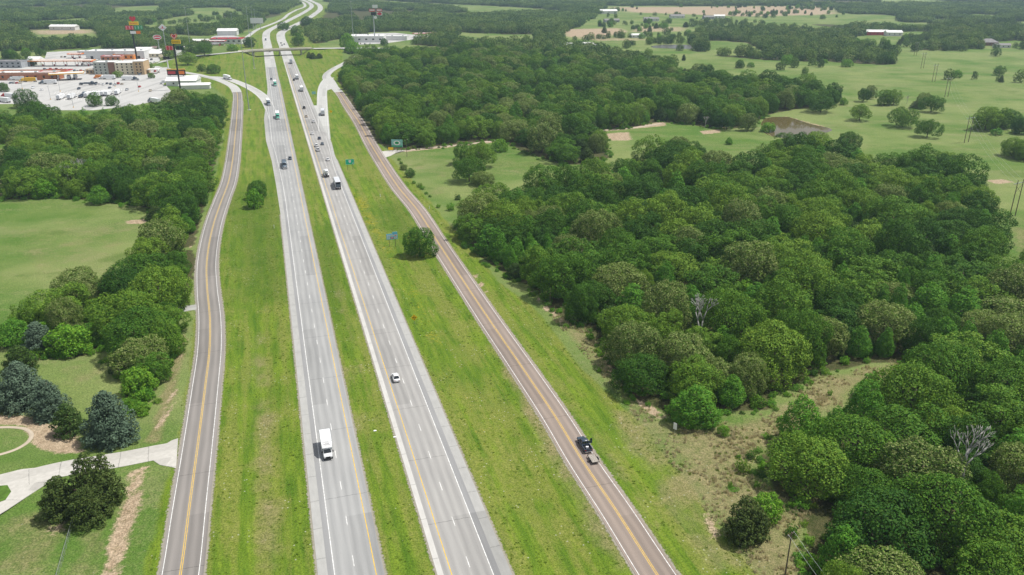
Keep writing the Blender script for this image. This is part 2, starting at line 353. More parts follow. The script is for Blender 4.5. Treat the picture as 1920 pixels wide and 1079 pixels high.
DRY = [  # pale dry grass
 (W((1010, 545), (1060, 590), (1130, 640), (1180, 735), (1240, 780), (1325, 798), (1440, 772), (1530, 705), (1690, 670), (1680, 700), (1560, 770), (1430, 850), (1440, 905), (1520, 960), (1520, 1090), (1440, 1110), (1330, 960), (1200, 790), (1110, 680), (1030, 590)), 5, .72),
 (W((930, 590), (975, 650), (1050, 790), (1140, 930), (1230, 1079), (1150, 1079), (1070, 950), (990, 800), (930, 690)), 3, .62),
 (W((860, 490), (905, 570), (960, 670), (1000, 740), (960, 720), (905, 620)), 2.5, .8),
 (W((455, 1079), (470, 900), (468, 640), (490, 600), (515, 700), (540, 1079)), 5, .62),
 (W((270, 830), (300, 740), (330, 640), (345, 600), (352, 640), (330, 740), (300, 830)), 2, .8),
 (W((-10, 275), (15, 280), (12, 360), (-10, 372)), 4, .9),
 (W((0, 430), (180, 410), (290, 400), (283, 440), (180, 500), (30, 520)), 12, .38),
 (W((740, 300), (860, 300), (850, 420), (790, 360)), 8, .35), (W((930, 280), (1060, 310), (1010, 330), (920, 320)), 8, .35),
 (W((595, 700), (640, 650), (700, 800), (655, 830)), 4, .5), (W((0, 960), (130, 930), (140, 1000), (80, 1079), (-40, 1079)), 4, .55),
 (W((150, 1000), (210, 960), (190, 1079), (110, 1079)), 2, .6), (W((80, 690), (190, 665), (205, 690), (150, 720)), 3, .5),
 (W((1290, 830), (1330, 930), (1420, 1060), (1330, 1079), (1240, 960), (1180, 850), (1120, 760), (1170, 760)), 4, .55),
 (W((1040, 700), (1090, 760), (1180, 880), (1290, 1040), (1270, 1060), (1150, 900), (1060, 780)), 3, .5), (W((620, 480), (650, 560), (690, 700), (740, 860), (720, 870), (665, 700), (625, 560)), 3, .5),
 (W((1890, 420), (1960, 420), (1990, 520), (1905, 480)), 5, .6)]
DIRT = [  # bare reddish soil
 (W((190, 1079), (205, 1000), (235, 930), (240, 880), (262, 880), (264, 940), (236, 1020), (222, 1079)), 2.2, .95),
 (W((-20, 768), (70, 782), (140, 808), (160, 850), (110, 850), (62, 832), (40, 792), (-20, 792)), 2, .95), (W((60, 992), (130, 965), (140, 985), (90, 1010)), 2, .6), (W((250, 905), (262, 870), (290, 872), (275, 900)), 1.5, .7), (W((285, 800), (320, 735), (335, 660), (345, 665), (330, 760), (300, 815)), 1.5, .6),
 (W((1130, 640), (1165, 690), (1210, 745), (1250, 780), (1240, 790), (1190, 750), (1140, 690)), 1.5, .95),
 (W((1300, 940), (1340, 960), (1365, 1010), (1330, 1005)), 2, .7), (W((985, 530), (1030, 575), (1075, 610), (1060, 612), (1020, 580)), 1.2, .8),
 (W((885, 505), (900, 525), (914, 548), (908, 549), (893, 525)), .6, 1.0), (W((230, 412), (280, 408), (275, 418), (240, 419)), 1.5, .9),
 (W((1426, 236), (1436, 221), (1476, 217.5), (1518, 228), (1560, 240), (1558, 245), (1510, 257), (1445, 257)), 1.2, .5),
 (W((1848, 334), (1880, 332), (1905, 337), (1870, 341)), 3, 1.0), (W((1130, 250), (1180, 246), (1185, 262), (1145, 263)), 5, .9),
 (W((1310, 244), (1350, 240), (1352, 247), (1320, 250)), 4, .9), (W((1570, 110), (1650, 112), (1640, 120), (1590, 117)), 10, .8),
 (W((730, 276), (960, 254), (1250, 226), (1250, 234), (960, 263), (760, 284)), 3, .8), (W((355, 430), (372, 425), (366, 462), (350, 480)), 1.5, .7),
 (W((40, 56), (185, 55), (195, 63), (60, 67)), 40, .7), (W((1052, 55), (1160, 52), (1180, 60), (1130, 70), (1060, 68)), 30, .95),
 (W((1130, 12), (1560, 12), (1580, 26), (1400, 32), (1180, 24)), 60, .75), (W((1180, 48), (1300, 50), (1290, 58), (1170, 62)), 30, .6), (W((1040, 68), (1220, 70), (1260, 74), (1120, 78)), 20, .55)]
# open fields in the far country (everything else out there is wood)
FIELDS = [
 W((1092, 94), (1180, 90), (1226, 93), (1322, 96), (1345, 104), (1440, 113), (1560, 116), (1650, 121), (1678, 118), (1680, 100), (1700, 93), (1790, 92), (2000, 88), (2300, 120), (2500, 330), (1960, 400), (1850, 340), (1700, 300), (1430, 260), (1410, 180), (1260, 122)),
 W((1060, 74), (1050, 54), (1120, 24), (1130, 10), (1560, 12), (1590, 26), (1560, 34), (1450, 36), (1440, 44), (1320, 46), (1290, 66), (1300, 80), (1220, 86), (1180, 84)),
 W((1600, 68), (1690, 60), (1750, 60), (1745, 74), (1690, 82), (1600, 78)), W((1320, 74), (1400, 78), (1440, 84), (1440, 90), (1330, 86)), W((1840, 82), (1900, 76), (1960, 80), (1960, 90), (1840, 92)),
 W((255, 37), (330, 29), (420, 27), (424, 38), (330, 46), (270, 49)), W((-90, 40), (176, 31), (180, 38), (-90, 42)), W((215, 13), (310, 10), (306, 19), (190, 22)), W((330, 16), (440, 14), (470, 20), (360, 22)),
 W((-80, 98), (85, 94), (180, 88), (200, 82), (200, 92), (100, 102), (85, 118), (-80, 128)), W((45, 55), (180, 54), (195, 66), (60, 68)),
 W((300, 120), (340, 104), (400, 99), (480, 40), (520, 30), (560, 6), (560, -10), (600, -10), (625, 8), (600, 40), (572, 60), (600, 96), (640, 92), (660, 84), (690, 60), (760, 58), (830, 64), (810, 78), (740, 84), (640, 130), (500, 190), (420, 150)),
 W((860, 60), (920, 63), (1000, 64), (1010, 70), (900, 72), (850, 68)), W((390, 88), (456, 82), (460, 66), (420, 58), (385, 68))]
SCRUB = W((1440, 34), (1600, 26), (1800, 26), (2100, 34), (2100, 60), (1760, 58), (1690, 58), (1600, 62), (1450, 62))
def _field_edge():
    """the near edge of a far field is hidden by the tops of the trees in front of it"""
    for i, q in enumerate(FIELDS):
        if i in (0, 11): continue
        ys = [p[1] for p in q]; mid = .5 * (min(ys) + max(ys)); k = (CAM_H - 10.0) / CAM_H
        FIELDS[i] = [(x * k, y * k) if y < mid else (x, y) for x, y in q]
_field_edge()
def wood_mask(X, Y):
    """True where the country is wooded"""
    far = Y > at(960, 128).y
    far |= (Y > at(960, 205).y) & (X < at(-80, 205).x - 0 * Y)
    m = far.copy()
    clr = np.sin(X * .0075 + 1.4 * np.sin(Y * .0050 + .6)) + np.sin(Y * .0046 + 1.1 + X * .0031) + .35 * np.sin(X * .021 + Y * .017)
    m &= ~((clr < -1.18) & (Y > 1010))
    sp_ = inside(X, Y, SCRUB); m &= ~(sp_ & (np.sin(X * .041 + 2 * np.sin(Y * .013)) * np.sin(Y * .017 + X * .012) < .12))
    for q in FIELDS: m &= ~inside(X, Y, q)
    for q in (LOT, LOT2, LOT3): m &= sdist(X, Y, q) < -4
    for q in (WOOD_A, WOOD_B, WOOD_C, WOOD_D): m |= inside(X, Y, q)
    for q in (POND, POND2): m &= sdist(X, Y, q) < -4
    return m

# ------------------------------------------------------------------ ground sheet
def grow(a, step, k, lim):
    out = [a]
    while abs(out[-1]) < lim: out.append(out[-1] + step); step *= k
    return out[1:]
gx = list(np.arange(-200, 330.1, 2.2)); gx = grow(-200, -2.4, 1.035, 5200)[::-1] + gx + grow(330, 2.4, 1.035, 5200)
gy = list(np.arange(112, 640, 2.2)); gy = grow(112, -6, 1.5, 200)[::-1] + gy + grow(640, 2.6, 1.03, 7600)
gx = np.array(gx); gy = np.array(gy)
GX, GY = np.meshgrid(gx, gy); nx, ny = len(gx), len(gy)
GZ = ground_z(GX, GY)
me = bpy.data.meshes.new('ground')
V = np.stack([GX, GY, GZ], -1).reshape(-1, 3).astype(np.float32)
idx = np.arange(nx * ny).reshape(ny, nx); F = np.stack([idx[:-1, :-1], idx[:-1, 1:], idx[1:, 1:], idx[1:, :-1]], -1).reshape(-1, 4)
me.vertices.add(len(V)); me.vertices.foreach_set('co', V.ravel())
me.loops.add(F.size); me.loops.foreach_set('vertex_index', F.ravel().astype(np.int32))
me.polygons.add(len(F)); me.polygons.foreach_set('loop_start', np.arange(0, F.size, 4, dtype=np.int32)); me.polygons.foreach_set('loop_total', np.full(len(F), 4, np.int32))
me.polygons.foreach_set('use_smooth', np.ones(len(F), bool)); me.update(calc_edges=True)
def msk(poly, soft): return sstep(-soft, soft, sdist(GX, GY, poly))
m_verge = msk(VERGE, 3.0)
m_dry = np.zeros(GX.shape); m_dirt = np.zeros(GX.shape)
for q, s, a in DRY: m_dry = np.maximum(m_dry, a * msk(q, s))
for q, s, a in DIRT: m_dirt = np.maximum(m_dirt, a * msk(q, s))
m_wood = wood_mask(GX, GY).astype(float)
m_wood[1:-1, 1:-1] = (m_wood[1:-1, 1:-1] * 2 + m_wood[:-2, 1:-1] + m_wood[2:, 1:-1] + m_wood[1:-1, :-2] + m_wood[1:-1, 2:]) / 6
FLOWER = W((640, 330), (700, 380), (745, 470), (800, 560), (860, 700), (930, 830), (960, 900), (900, 850), (800, 640), (720, 480), (650, 380))
m_flow = np.maximum(msk(FLOWER, 5), .55 * msk(W((560, 100), (640, 96), (630, 130), (620, 200), (690, 330), (640, 330), (600, 150)), 10))
m_lush = np.maximum(.9 * msk(W((420, 360), (520, 330), (545, 560), (440, 560)), 14), .8 * np.maximum(msk(W((690, 380), (760, 380), (790, 470), (740, 480)), 8), msk(W((580, 440), (625, 420), (650, 560), (640, 640), (610, 600)), 5)))
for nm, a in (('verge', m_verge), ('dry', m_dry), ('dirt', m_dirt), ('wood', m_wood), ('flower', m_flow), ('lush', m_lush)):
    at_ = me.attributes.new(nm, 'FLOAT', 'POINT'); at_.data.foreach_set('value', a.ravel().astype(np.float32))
gm = bpy.data.materials.new('grass_and_soil'); gm.use_nodes = True; t = gm.node_tree; bs = t.nodes['Principled BSDF']
bs.inputs['Roughness'].default_value = .9; bs.inputs['Specular IOR Level'].default_value = .1
N = t.nodes.new; K = t.links.new
geo = N('ShaderNodeNewGeometry')
def noise(scale, detail=5, rough=.55, stretch=None, rot=0.0):
    n = N('ShaderNodeTexNoise'); n.inputs['Scale'].default_value = scale; n.inputs['Detail'].default_value = detail; n.inputs['Roughness'].default_value = rough
    if stretch:
        m = N('ShaderNodeMapping'); m.vector_type = 'TEXTURE'; m.inputs['Scale'].default_value = tuple(1 / q for q in stretch); m.inputs['Rotation'].default_value = (0, 0, -rot)
        K(geo.outputs['Position'], m.inputs['Vector']); K(m.outputs['Vector'], n.inputs['Vector'])
    else: K(geo.outputs['Position'], n.inputs['Vector'])
    return n.outputs['Fac']
def ramp(f, a, b, p0=.35, p1=.65):
    r = N('ShaderNodeValToRGB'); e = r.color_ramp.elements; e[0].position = p0; e[1].position = p1; e[0].color = (*a, 1); e[1].color = (*b, 1)
    K(f, r.inputs['Fac']); return r.outputs['Color']
def mth(op, a, b=None, c=None):
    n = N('ShaderNodeMath'); n.operation = op
    for i, v in enumerate((a, b, c)):
        if v is None: continue
        if isinstance(v, (int, float)): n.inputs[i].default_value = v
        else: K(v, n.inputs[i])
    return n.outputs[0]
def mixc(f, a, b, blend='MIX'):
    n = N('ShaderNodeMix'); n.data_type = 'RGBA'; n.blend_type = blend
    for s, v in (('Factor', f), ('A', a), ('B', b)):
        i = [q for q in n.inputs if q.identifier.startswith(s) and (q.type == ('VALUE' if s == 'Factor' else 'RGBA'))][0]
        if isinstance(v, (int, float)): i.default_value = v
        elif isinstance(v, tuple): i.default_value = (*v, 1)
        else: K(v, i)
    return [q for q in n.outputs if q.type == 'RGBA'][0]
def attr(nm): n = N('ShaderNodeAttribute'); n.attribute_name = nm; return n.outputs['Fac']
def edge(m, nz, amp, lo=.35, hi=.65):
    s = mth('ADD', m, mth('MULTIPLY', mth('SUBTRACT', nz, .5), amp)); r = N('ShaderNodeMapRange'); r.interpolation_type = 'SMOOTHSTEP'
    r.inputs[1].default_value = lo; r.inputs[2].default_value = hi; K(s, r.inputs[0]); return r.outputs[0]
ROADROT = math.atan2(left_cw.t[5].x, left_cw.t[5].y)
n_big = noise(.012, 4); n_mid = noise(.09, 5); n_fine = noise(.8, 6, .65); n_spk = noise(3.2, 3, .6)
n_str = noise(.55, 4, .6, (1.0, .10, 1), ROADROT)
n_mow = noise(.30, 4, .55, (1.0, .035, 1), ROADROT)
n_patch = noise(.035, 6, .6)
n_con = noise(.030, 5, .6, (.35, 1.6, 1))
past = mixc(mth('MULTIPLY', n_fine, .5), ramp(n_big, (.088, .168, .030), (.180, .235, .078), .44, .57), ramp(n_patch, (.062, .132, .018), (.225, .240, .090), .40, .60))
past = mixc(mth('MULTIPLY', edge(n_con, n_fine, .4, .48, .62), .45), past, ramp(n_mid, (.165, .200, .070), (.255, .250, .125), .35, .65))
past = mixc(mth('MULTIPLY', edge(n_patch, n_con, .8, .60, .74), .55), past, (.070, .135, .020))
verge = ramp(n_str, (.070, .140, .011), (.150, .220, .022), .34, .66)
verge = mixc(mth('MULTIPLY', edge(n_mow, n_mid, .6, .40, .60), .70), verge, ramp(n_fine, (.140, .178, .026), (.230, .230, .068), .35, .65))
verge = mixc(mth('MULTIPLY', edge(n_patch, n_fine, .7, .52, .72), .45), verge, ramp(n_fine, (.050, .118, .010), (.096, .176, .018), .3, .7))
verge = mixc(mth('MULTIPLY', attr('lush'), .75), verge, ramp(n_fine, (.042, .098, .010), (.082, .140, .014), .3, .7))
col = mixc(edge(attr('verge'), n_mid, .7), past, verge)
flow = edge(mth('MULTIPLY', attr('flower'), n_mid), n_fine, 1.1, .42, .62)
col = mixc(mth('MULTIPLY', flow, .75), col, ramp(n_spk, (.14, .17, .012), (.36, .30, .012), .45, .66))
col = mixc(mth('MULTIPLY', edge(attr('dry'), n_mid, .9, .3, .75), mth('MULTIPLY_ADD', n_fine, .7, .45)), col, ramp(n_fine, (.165, .150, .070), (.275, .235, .130), .32, .68))
col = mixc(edge(attr('dirt'), mth('MULTIPLY_ADD', n_fine, .6, mth('MULTIPLY', n_mid, .4)), 1.3, .34, .68), col, ramp(n_fine, (.285, .215, .145), (.440, .350, .255), .35, .65))
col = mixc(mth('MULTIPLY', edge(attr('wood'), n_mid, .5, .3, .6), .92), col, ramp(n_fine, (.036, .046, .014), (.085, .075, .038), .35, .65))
tuft = ramp(n_spk, (.52, .56, .50), (1.42, 1.36, 1.3), .34, .66)
col = mixc(.75, col, tuft, 'MULTIPLY')
vo = N('ShaderNodeTexVoronoi'); vo.inputs['Scale'].default_value = .75; K(geo.outputs['Position'], vo.inputs['Vector'])   # white wildflowers and pale stones
spk = mth('MULTIPLY', mth('LESS_THAN', vo.outputs['Distance'], .13), mth('GREATER_THAN', n_mid, .53))
col = mixc(mth('MULTIPLY', spk, mth('MULTIPLY', mth('MAXIMUM', attr('verge'), attr('dry')), .55)), col, (.46, .46, .36))
K(col, bs.inputs['Base Color'])
bp = N('ShaderNodeBump'); bp.inputs['Strength'].default_value = .9; bp.inputs['Distance'].default_value = .35
K(mth('ADD', mth('MULTIPLY', n_fine, .8), mth('MULTIPLY', n_spk, .35)), bp.inputs['Height']); K(bp.outputs['Normal'], bs.inputs['Normal'])
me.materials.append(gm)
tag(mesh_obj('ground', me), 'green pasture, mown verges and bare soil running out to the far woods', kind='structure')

# ------------------------------------------------------------------ water
wm = bpy.data.materials.new('pond_water'); wm.use_nodes = True; t_ = wm.node_tree; b_ = t_.nodes['Principled BSDF']
b_.inputs['Base Color'].default_value = (.105, .080, .032, 1); b_.inputs['Roughness'].default_value = .05; b_.inputs['IOR'].default_value = 1.33; b_.inputs['Specular IOR Level'].default_value = .20
nz_ = t_.nodes.new('ShaderNodeTexNoise'); nz_.inputs['Scale'].default_value = .7; bb_ = t_.nodes.new('ShaderNodeBump'); bb_.inputs['Strength'].default_value = .05; bb_.inputs['Distance'].default_value = .1
g_ = t_.nodes.new('ShaderNodeNewGeometry'); t_.links.new(g_.outputs['Position'], nz_.inputs['Vector']); t_.links.new(nz_.outputs['Fac'], bb_.inputs['Height']); t_.links.new(bb_.outputs['Normal'], b_.inputs['Normal'])
wm2 = wm.copy(); wm2.node_tree.nodes['Principled BSDF'].inputs['Base Color'].default_value = (.10, .10, .085, 1); wm2.node_tree.nodes['Principled BSDF'].inputs['Roughness'].default_value = .25
for nm, q, z, mm in (('pond', POND, -.22, wm), ('pond', POND2, -.22, wm2)):
    c = sum((Vector(p) for p in q), Vector((0, 0))) / len(q)
    V = [(c.x + (p[0] - c.x) * 1.06, c.y + (p[1] - c.y) * 1.06, z) for p in spline([Vector(p) for p in q] + [Vector(q[0])], 3)[:-1]]
    mb = MB(); mb.add(V, [tuple(range(len(V)))]); o = mb.build(nm, mm)
    tag(o, 'muddy brown stock pond with bare banks in the pasture' if mm is wm else 'pale still pond shining beyond the pasture', kind='structure')

# ------------------------------------------------------------------ roads
def road_mat(name, base, dark, track=.10, stretch=.06, crack=False, joint=0, blocks=47.0):
    """asphalt / concrete worn along the wheel paths; UV = metres across, metres along"""
    m = bpy.data.materials.new(name); m.use_nodes = True; t = m.node_tree; b = t.nodes['Principled BSDF']
    b.inputs['Roughness'].default_value = .85; b.inputs['Specular IOR Level'].default_value = .2
    N = t.nodes.new; K = t.links.new
    uv = N('ShaderNodeUVMap'); uv.uv_map = 'road'; sx = N('ShaderNodeSeparateXYZ'); K(uv.outputs['UV'], sx.inputs[0])
    def math_(op, a, b=None, c=None):
        n = N('ShaderNodeMath'); n.operation = op
        for i, v in enumerate((a, b, c)):
            if v is None: continue
            if isinstance(v, (int, float)): n.inputs[i].default_value = v
            else: K(v, n.inputs[i])
        return n.outputs[0]
    mp = N('ShaderNodeMapping'); mp.inputs['Scale'].default_value = (1, stretch, 1); K(uv.outputs['UV'], mp.inputs['Vector'])
    n1 = N('ShaderNodeTexNoise'); n1.inputs['Scale'].default_value = 1.1; n1.inputs['Detail'].default_value = 5; K(mp.outputs['Vector'], n1.inputs['Vector'])
    n2 = N('ShaderNodeTexNoise'); n2.inputs['Scale'].default_value = 5; n2.inputs['Detail'].default_value = 3; K(uv.outputs['UV'], n2.inputs['Vector'])
    n3 = N('ShaderNodeTexNoise'); n3.inputs['Scale'].default_value = .035; n3.inputs['Detail'].default_value = 3; K(uv.outputs['UV'], n3.inputs['Vector'])
    wv = math_('MULTIPLY_ADD', math_('COSINE', math_('MULTIPLY_ADD', sx.outputs[0], 2 * math.pi / 1.83, math.pi)), track, 0.0)
    f = math_('ADD', math_('ADD', math_('MULTIPLY', n1.outputs['Fac'], .55), math_('MULTIPLY', n2.outputs['Fac'], .25)), math_('MULTIPLY_ADD', n3.outputs['Fac'], .35, -.075))
    f = math_('SUBTRACT', f, wv)
    r = N('ShaderNodeValToRGB'); e = r.color_ramp.elements; e[0].position = .30; e[1].position = .70; e[0].color = (*dark, 1); e[1].color = (*base, 1)
    K(f, r.inputs['Fac']); out = r.outputs['Color']
    if crack:
        v = N('ShaderNodeTexVoronoi'); v.feature = 'DISTANCE_TO_EDGE'; v.inputs['Scale'].default_value = .16; K(uv.outputs['UV'], v.inputs['Vector'])
        c = math_('MULTIPLY', math_('LESS_THAN', v.outputs['Distance'], .012), math_('GREATER_THAN', n3.outputs['Fac'], .5))
        mx = N('ShaderNodeMix'); mx.data_type = 'RGBA'; mx.blend_type = 'MULTIPLY'
        K(math_('MULTIPLY', c, .35), mx.inputs[0]); K(out, mx.inputs[6]); mx.inputs[7].default_value = (.3, .3, .3, 1); out = mx.outputs[2]
    blk = N('ShaderNodeTexWhiteNoise'); blk.noise_dimensions = '2D'; cb = N('ShaderNodeCombineXYZ')
    K(math_('FLOOR', math_('MULTIPLY_ADD', sx.outputs[0], 1 / 3.66, .0)), cb.inputs[0]); K(math_('FLOOR', math_('MULTIPLY', sx.outputs[1], 1 / blocks)), cb.inputs[1]); K(cb.outputs[0], blk.inputs['Vector'])
    hv = N('ShaderNodeHueSaturation'); K(out, hv.inputs['Color']); K(math_('MULTIPLY_ADD', math_('POWER', blk.outputs['Value'], 5.0), -.22, 1.02), hv.inputs['Value']); out = hv.outputs['Color']
    if joint:
        fr_ = math_('FRACT', math_('MULTIPLY', math_('ADD', sx.outputs[1], math_('MULTIPLY', n1.outputs['Fac'], .5)), 1 / joint))
        jm = math_('MULTIPLY', math_('LESS_THAN', fr_, .16 / joint), math_('MULTIPLY', math_('GREATER_THAN', n2.outputs['Fac'], .42), .55))
        mj = N('ShaderNodeMix'); mj.data_type = 'RGBA'; mj.blend_type = 'MULTIPLY'; K(jm, mj.inputs[0]); K(out, mj.inputs[6]); mj.inputs[7].default_value = (.25, .25, .25, 1); out = mj.outputs[2]
    K(out, b.inputs['Base Color']); return m
RM = {
 'asphalt': road_mat('worn_asphalt', (.365, .356, .340), (.258, .252, .245), .10, joint=23.0),
 'asphalt_l': road_mat('worn_asphalt_blue', (.360, .360, .354), (.256, .258, .256), .10, joint=27.0),
 'dark': road_mat('dark_shoulder_asphalt', (.30, .30, .30), (.225, .226, .228), .02),
 'light': road_mat('pale_shoulder', (.405, .403, .385), (.315, .313, .302), .0, .3, joint=9.0),
 'concrete': road_mat('kerb_strip_concrete', (.54, .53, .50), (.42, .41, .39), .0, .3, joint=12.0),
 'far': road_mat('pale_concrete_paving', (.48, .48, .455), (.39, .39, .375), .05, joint=15.0),
 'front_l': road_mat('greyish_asphalt', (.262, .242, .226), (.188, .176, .165), .14, joint=31.0),
 'front_r': road_mat('brownish_asphalt', (.300, .245, .208), (.205, .170, .148), .12, joint=29.0),
 'drive': road_mat('driveway_concrete', (.54, .52, .48), (.40, .385, .35), .0, .8, joint=6.0),
 'gravel': road_mat('gravel', (.50, .43, .34), (.36, .30, .22), .12, .3, False),
 'lot': road_mat('lot_concrete', (.50, .495, .475), (.40, .395, .385), .0, .5, joint=11.0, blocks=29.0),
}
def edge_mat(name, grey):
    """ragged gravelly edge between pavement and grass (alpha thins out towards the grass)"""
    m = bpy.data.materials.new(name); m.use_nodes = True; t = m.node_tree; b = t.nodes['Principled BSDF']; b.inputs['Roughness'].default_value = .9
    N = t.nodes.new; K = t.links.new
    uv = N('ShaderNodeUVMap'); uv.uv_map = 'road'; sx = N('ShaderNodeSeparateXYZ'); K(uv.outputs['UV'], sx.inputs[0])
    n1 = N('ShaderNodeTexNoise'); n1.inputs['Scale'].default_value = 1.6; n1.inputs['Detail'].default_value = 5; g = N('ShaderNodeNewGeometry'); K(g.outputs['Position'], n1.inputs['Vector'])
    a = N('ShaderNodeMath'); a.operation = 'MULTIPLY_ADD'; a.inputs[1].default_value = 2.0; K(n1.outputs['Fac'], a.inputs[0])
    i = N('ShaderNodeMath'); i.operation = 'MULTIPLY_ADD'; i.inputs[1].default_value = -1.5; i.inputs[2].default_value = -.25; K(sx.outputs[0], i.inputs[0]); K(i.outputs[0], a.inputs[2])
    r = N('ShaderNodeMapRange'); r.inputs[1].default_value = -.15; r.inputs[2].default_value = .35; r.inputs[4].default_value = .85; K(a.outputs[0], r.inputs[0]); K(r.outputs[0], b.inputs['Alpha'])
    c = N('ShaderNodeValToRGB'); c.color_ramp.elements[0].color = (*(k * .75 for k in grey), 1); c.color_ramp.elements[1].color = (*grey, 1); K(n1.outputs['Fac'], c.inputs['Fac']); K(c.outputs['Color'], b.inputs['Base Color'])
    return m
RM['edge'] = edge_mat('gravel_edge', (.36, .33, .27))
def ribbon(name, path, a, b, z, m, row0=None, row1=None, parent=None, skirt=.12, kind='structure', label=None, s0=None, s1=None, zf=None, uv01=False):
    """strip of road between the offsets a and b (numbers or functions of the distance along)"""
    if row0 is not None: s0 = path.s_at_row(row0)
    if row1 is not None: s1 = path.s_at_row(row1)
    s0 = path.s[0] if s0 is None else s0; s1 = path.s[-1] if s1 is None else s1
    ss = [s0] + [s for s in path.s if s0 + .05 < s < s1 - .05] + [s1]
    fa = a if callable(a) else (lambda s: a); fb = b if callable(b) else (lambda s: b)
    V = []; UV = []; F = []; vuv = []
    for s in ss:
        A, B = fa(s), fb(s); p, q = path.point(s, A), path.point(s, B)
        if zf == 'ground': zp, zq = z + gz(p.x, p.y), z + gz(q.x, q.y)
        else: zp = z + (zf(p.x) if zf else 0); zq = z + (zf(q.x) if zf else 0)
        V += [(p.x, p.y, zp), (q.x, q.y, zq)]; vuv += [(0 if uv01 else A, s), (abs(B - A) if uv01 else B, s)]
    n = len(ss)
    for i in range(n - 1): F.append((2 * i, 2 * i + 1, 2 * i + 3, 2 * i + 2))
    if skirt:
        base = len(V); V += [(x, y, zz - skirt) for x, y, zz in V]; vuv += vuv
        for i in range(n - 1):
            F.append((base + 2 * i, 2 * i, 2 * i + 2, base + 2 * i + 2)); F.append((2 * i + 1, base + 2 * i + 1, base + 2 * i + 3, 2 * i + 3))
    me = raw_mesh(name, V, F, m); u = me.uv_layers.new(name='road')
    li = np.zeros(len(me.loops), np.int32); me.loops.foreach_get('vertex_index', li); u.data.foreach_set('uv', np.array(vuv, np.float32)[li].ravel())
    o = mesh_obj(name, me, parent)
    if kind and not parent: o['kind'] = kind
    if label: o['label'] = label
    return o
def flat(name, poly, z, m, label=None):
    V = [(p[0], p[1], z) for p in poly]; n = len(V); V2 = V + [(x, y, z - .12) for x, y, _ in V]
    F = [tuple(range(n))] + [(i, i + n, (i + 1) % n + n, (i + 1) % n) for i in range(n)]
    me = raw_mesh(name, V2, F, m); u = me.uv_layers.new(name='road')
    li = np.zeros(len(me.loops), np.int32); me.loops.foreach_get('vertex_index', li); u.data.foreach_set('uv', np.array([(v[0], v[1]) for v in V2], np.float32)[li].ravel())
    o = mesh_obj(name, me); o['kind'] = 'structure'
    if label: o['label'] = label
    return o
def rows(path, tab):
    """offset as a function of the distance along, from (photo row, offset) pairs"""
    q = sorted((path.s_at_row(r), o) for r, o in tab); xs = [a for a, _ in q]; ys = [b for _, b in q]
    return lambda s: float(np.interp(s, xs, ys))
# interstate, towards us (left)
Lwhite = rows(left_cw, [(1200, -3.66), (372, -3.66), (345, -4.0), (300, -5.2), (262, -7.2), (232, -7.4), (196, -7.4)])
Lpave = rows(left_cw, [(1200, -4.85), (400, -4.85), (345, -5.6), (300, -6.6), (262, -8.6), (222, -9.2), (200, -8.4), (194, -4.85), (120, -4.85)])
Lshould = rows(left_cw, [(1200, -6.6), (400, -6.6), (345, -7.3), (300, -8.4), (262, -10.8), (222, -11.2), (200, -9.6), (194, -6.6), (120, -6.6)])
lcw = ribbon('carriageway', left_cw, Lpave, 5.1, 0, RM['asphalt_l'], 1330, 126, label='two-lane interstate carriageway carrying traffic towards the viewer')
ribbon('shoulder', left_cw, Lshould, Lpave, 0, RM['light'], 1330, 126, lcw)
lfar = ribbon('carriageway', left_cw, -6.6, 5.1, 0, RM['far'], s0=left_cw.s_at_row(126), label='pale concrete end of the carriageway for oncoming traffic beyond the bridge')
rcw_l = rows(right_cw, [(1200, 5.0), (280, 5.0), (262, 5.0)])
Rwhite = rows(right_cw, [(1200, 3.66), (318, 3.66), (300, 4.3), (275, 5.6), (255, 6.4)])
Rshould = rows(right_cw, [(1200, 6.95), (292, 6.95), (270, 8.2), (252, 8.4), (246, 6.95), (120, 6.95)])
Rdark = rows(right_cw, [(1200, 5.0), (300, 5.0), (275, 6.6), (252, 7.6), (246, 5.0), (120, 5.0)])
rcw = ribbon('carriageway', right_cw, -5.05, Rdark, 0, RM['asphalt'], 1330, 116, label='two-lane interstate carriageway carrying traffic away from the viewer')
ribbon('shoulder', right_cw, Rdark, Rshould, 0, RM['light'], 1330, 116, rcw)
ribbon('kerb_strip', right_cw, -6.15, -5.05, 0, RM['concrete'], 1330, 116, rcw)
rfar = ribbon('carriageway', right_cw, -6.15, 6.95, 0, RM['far'], s0=right_cw.s_at_row(116), label='pale concrete end of the carriageway for outgoing traffic beyond the bridge')
ribbon('dark_shoulder', right_cw, 3.75, 4.98, .004, RM['dark'], 1330, 322, rcw, 0)
ribbon('dark_shoulder', left_cw, -4.83, -3.75, .004, RM['dark'], 1330, 376, lcw, 0)
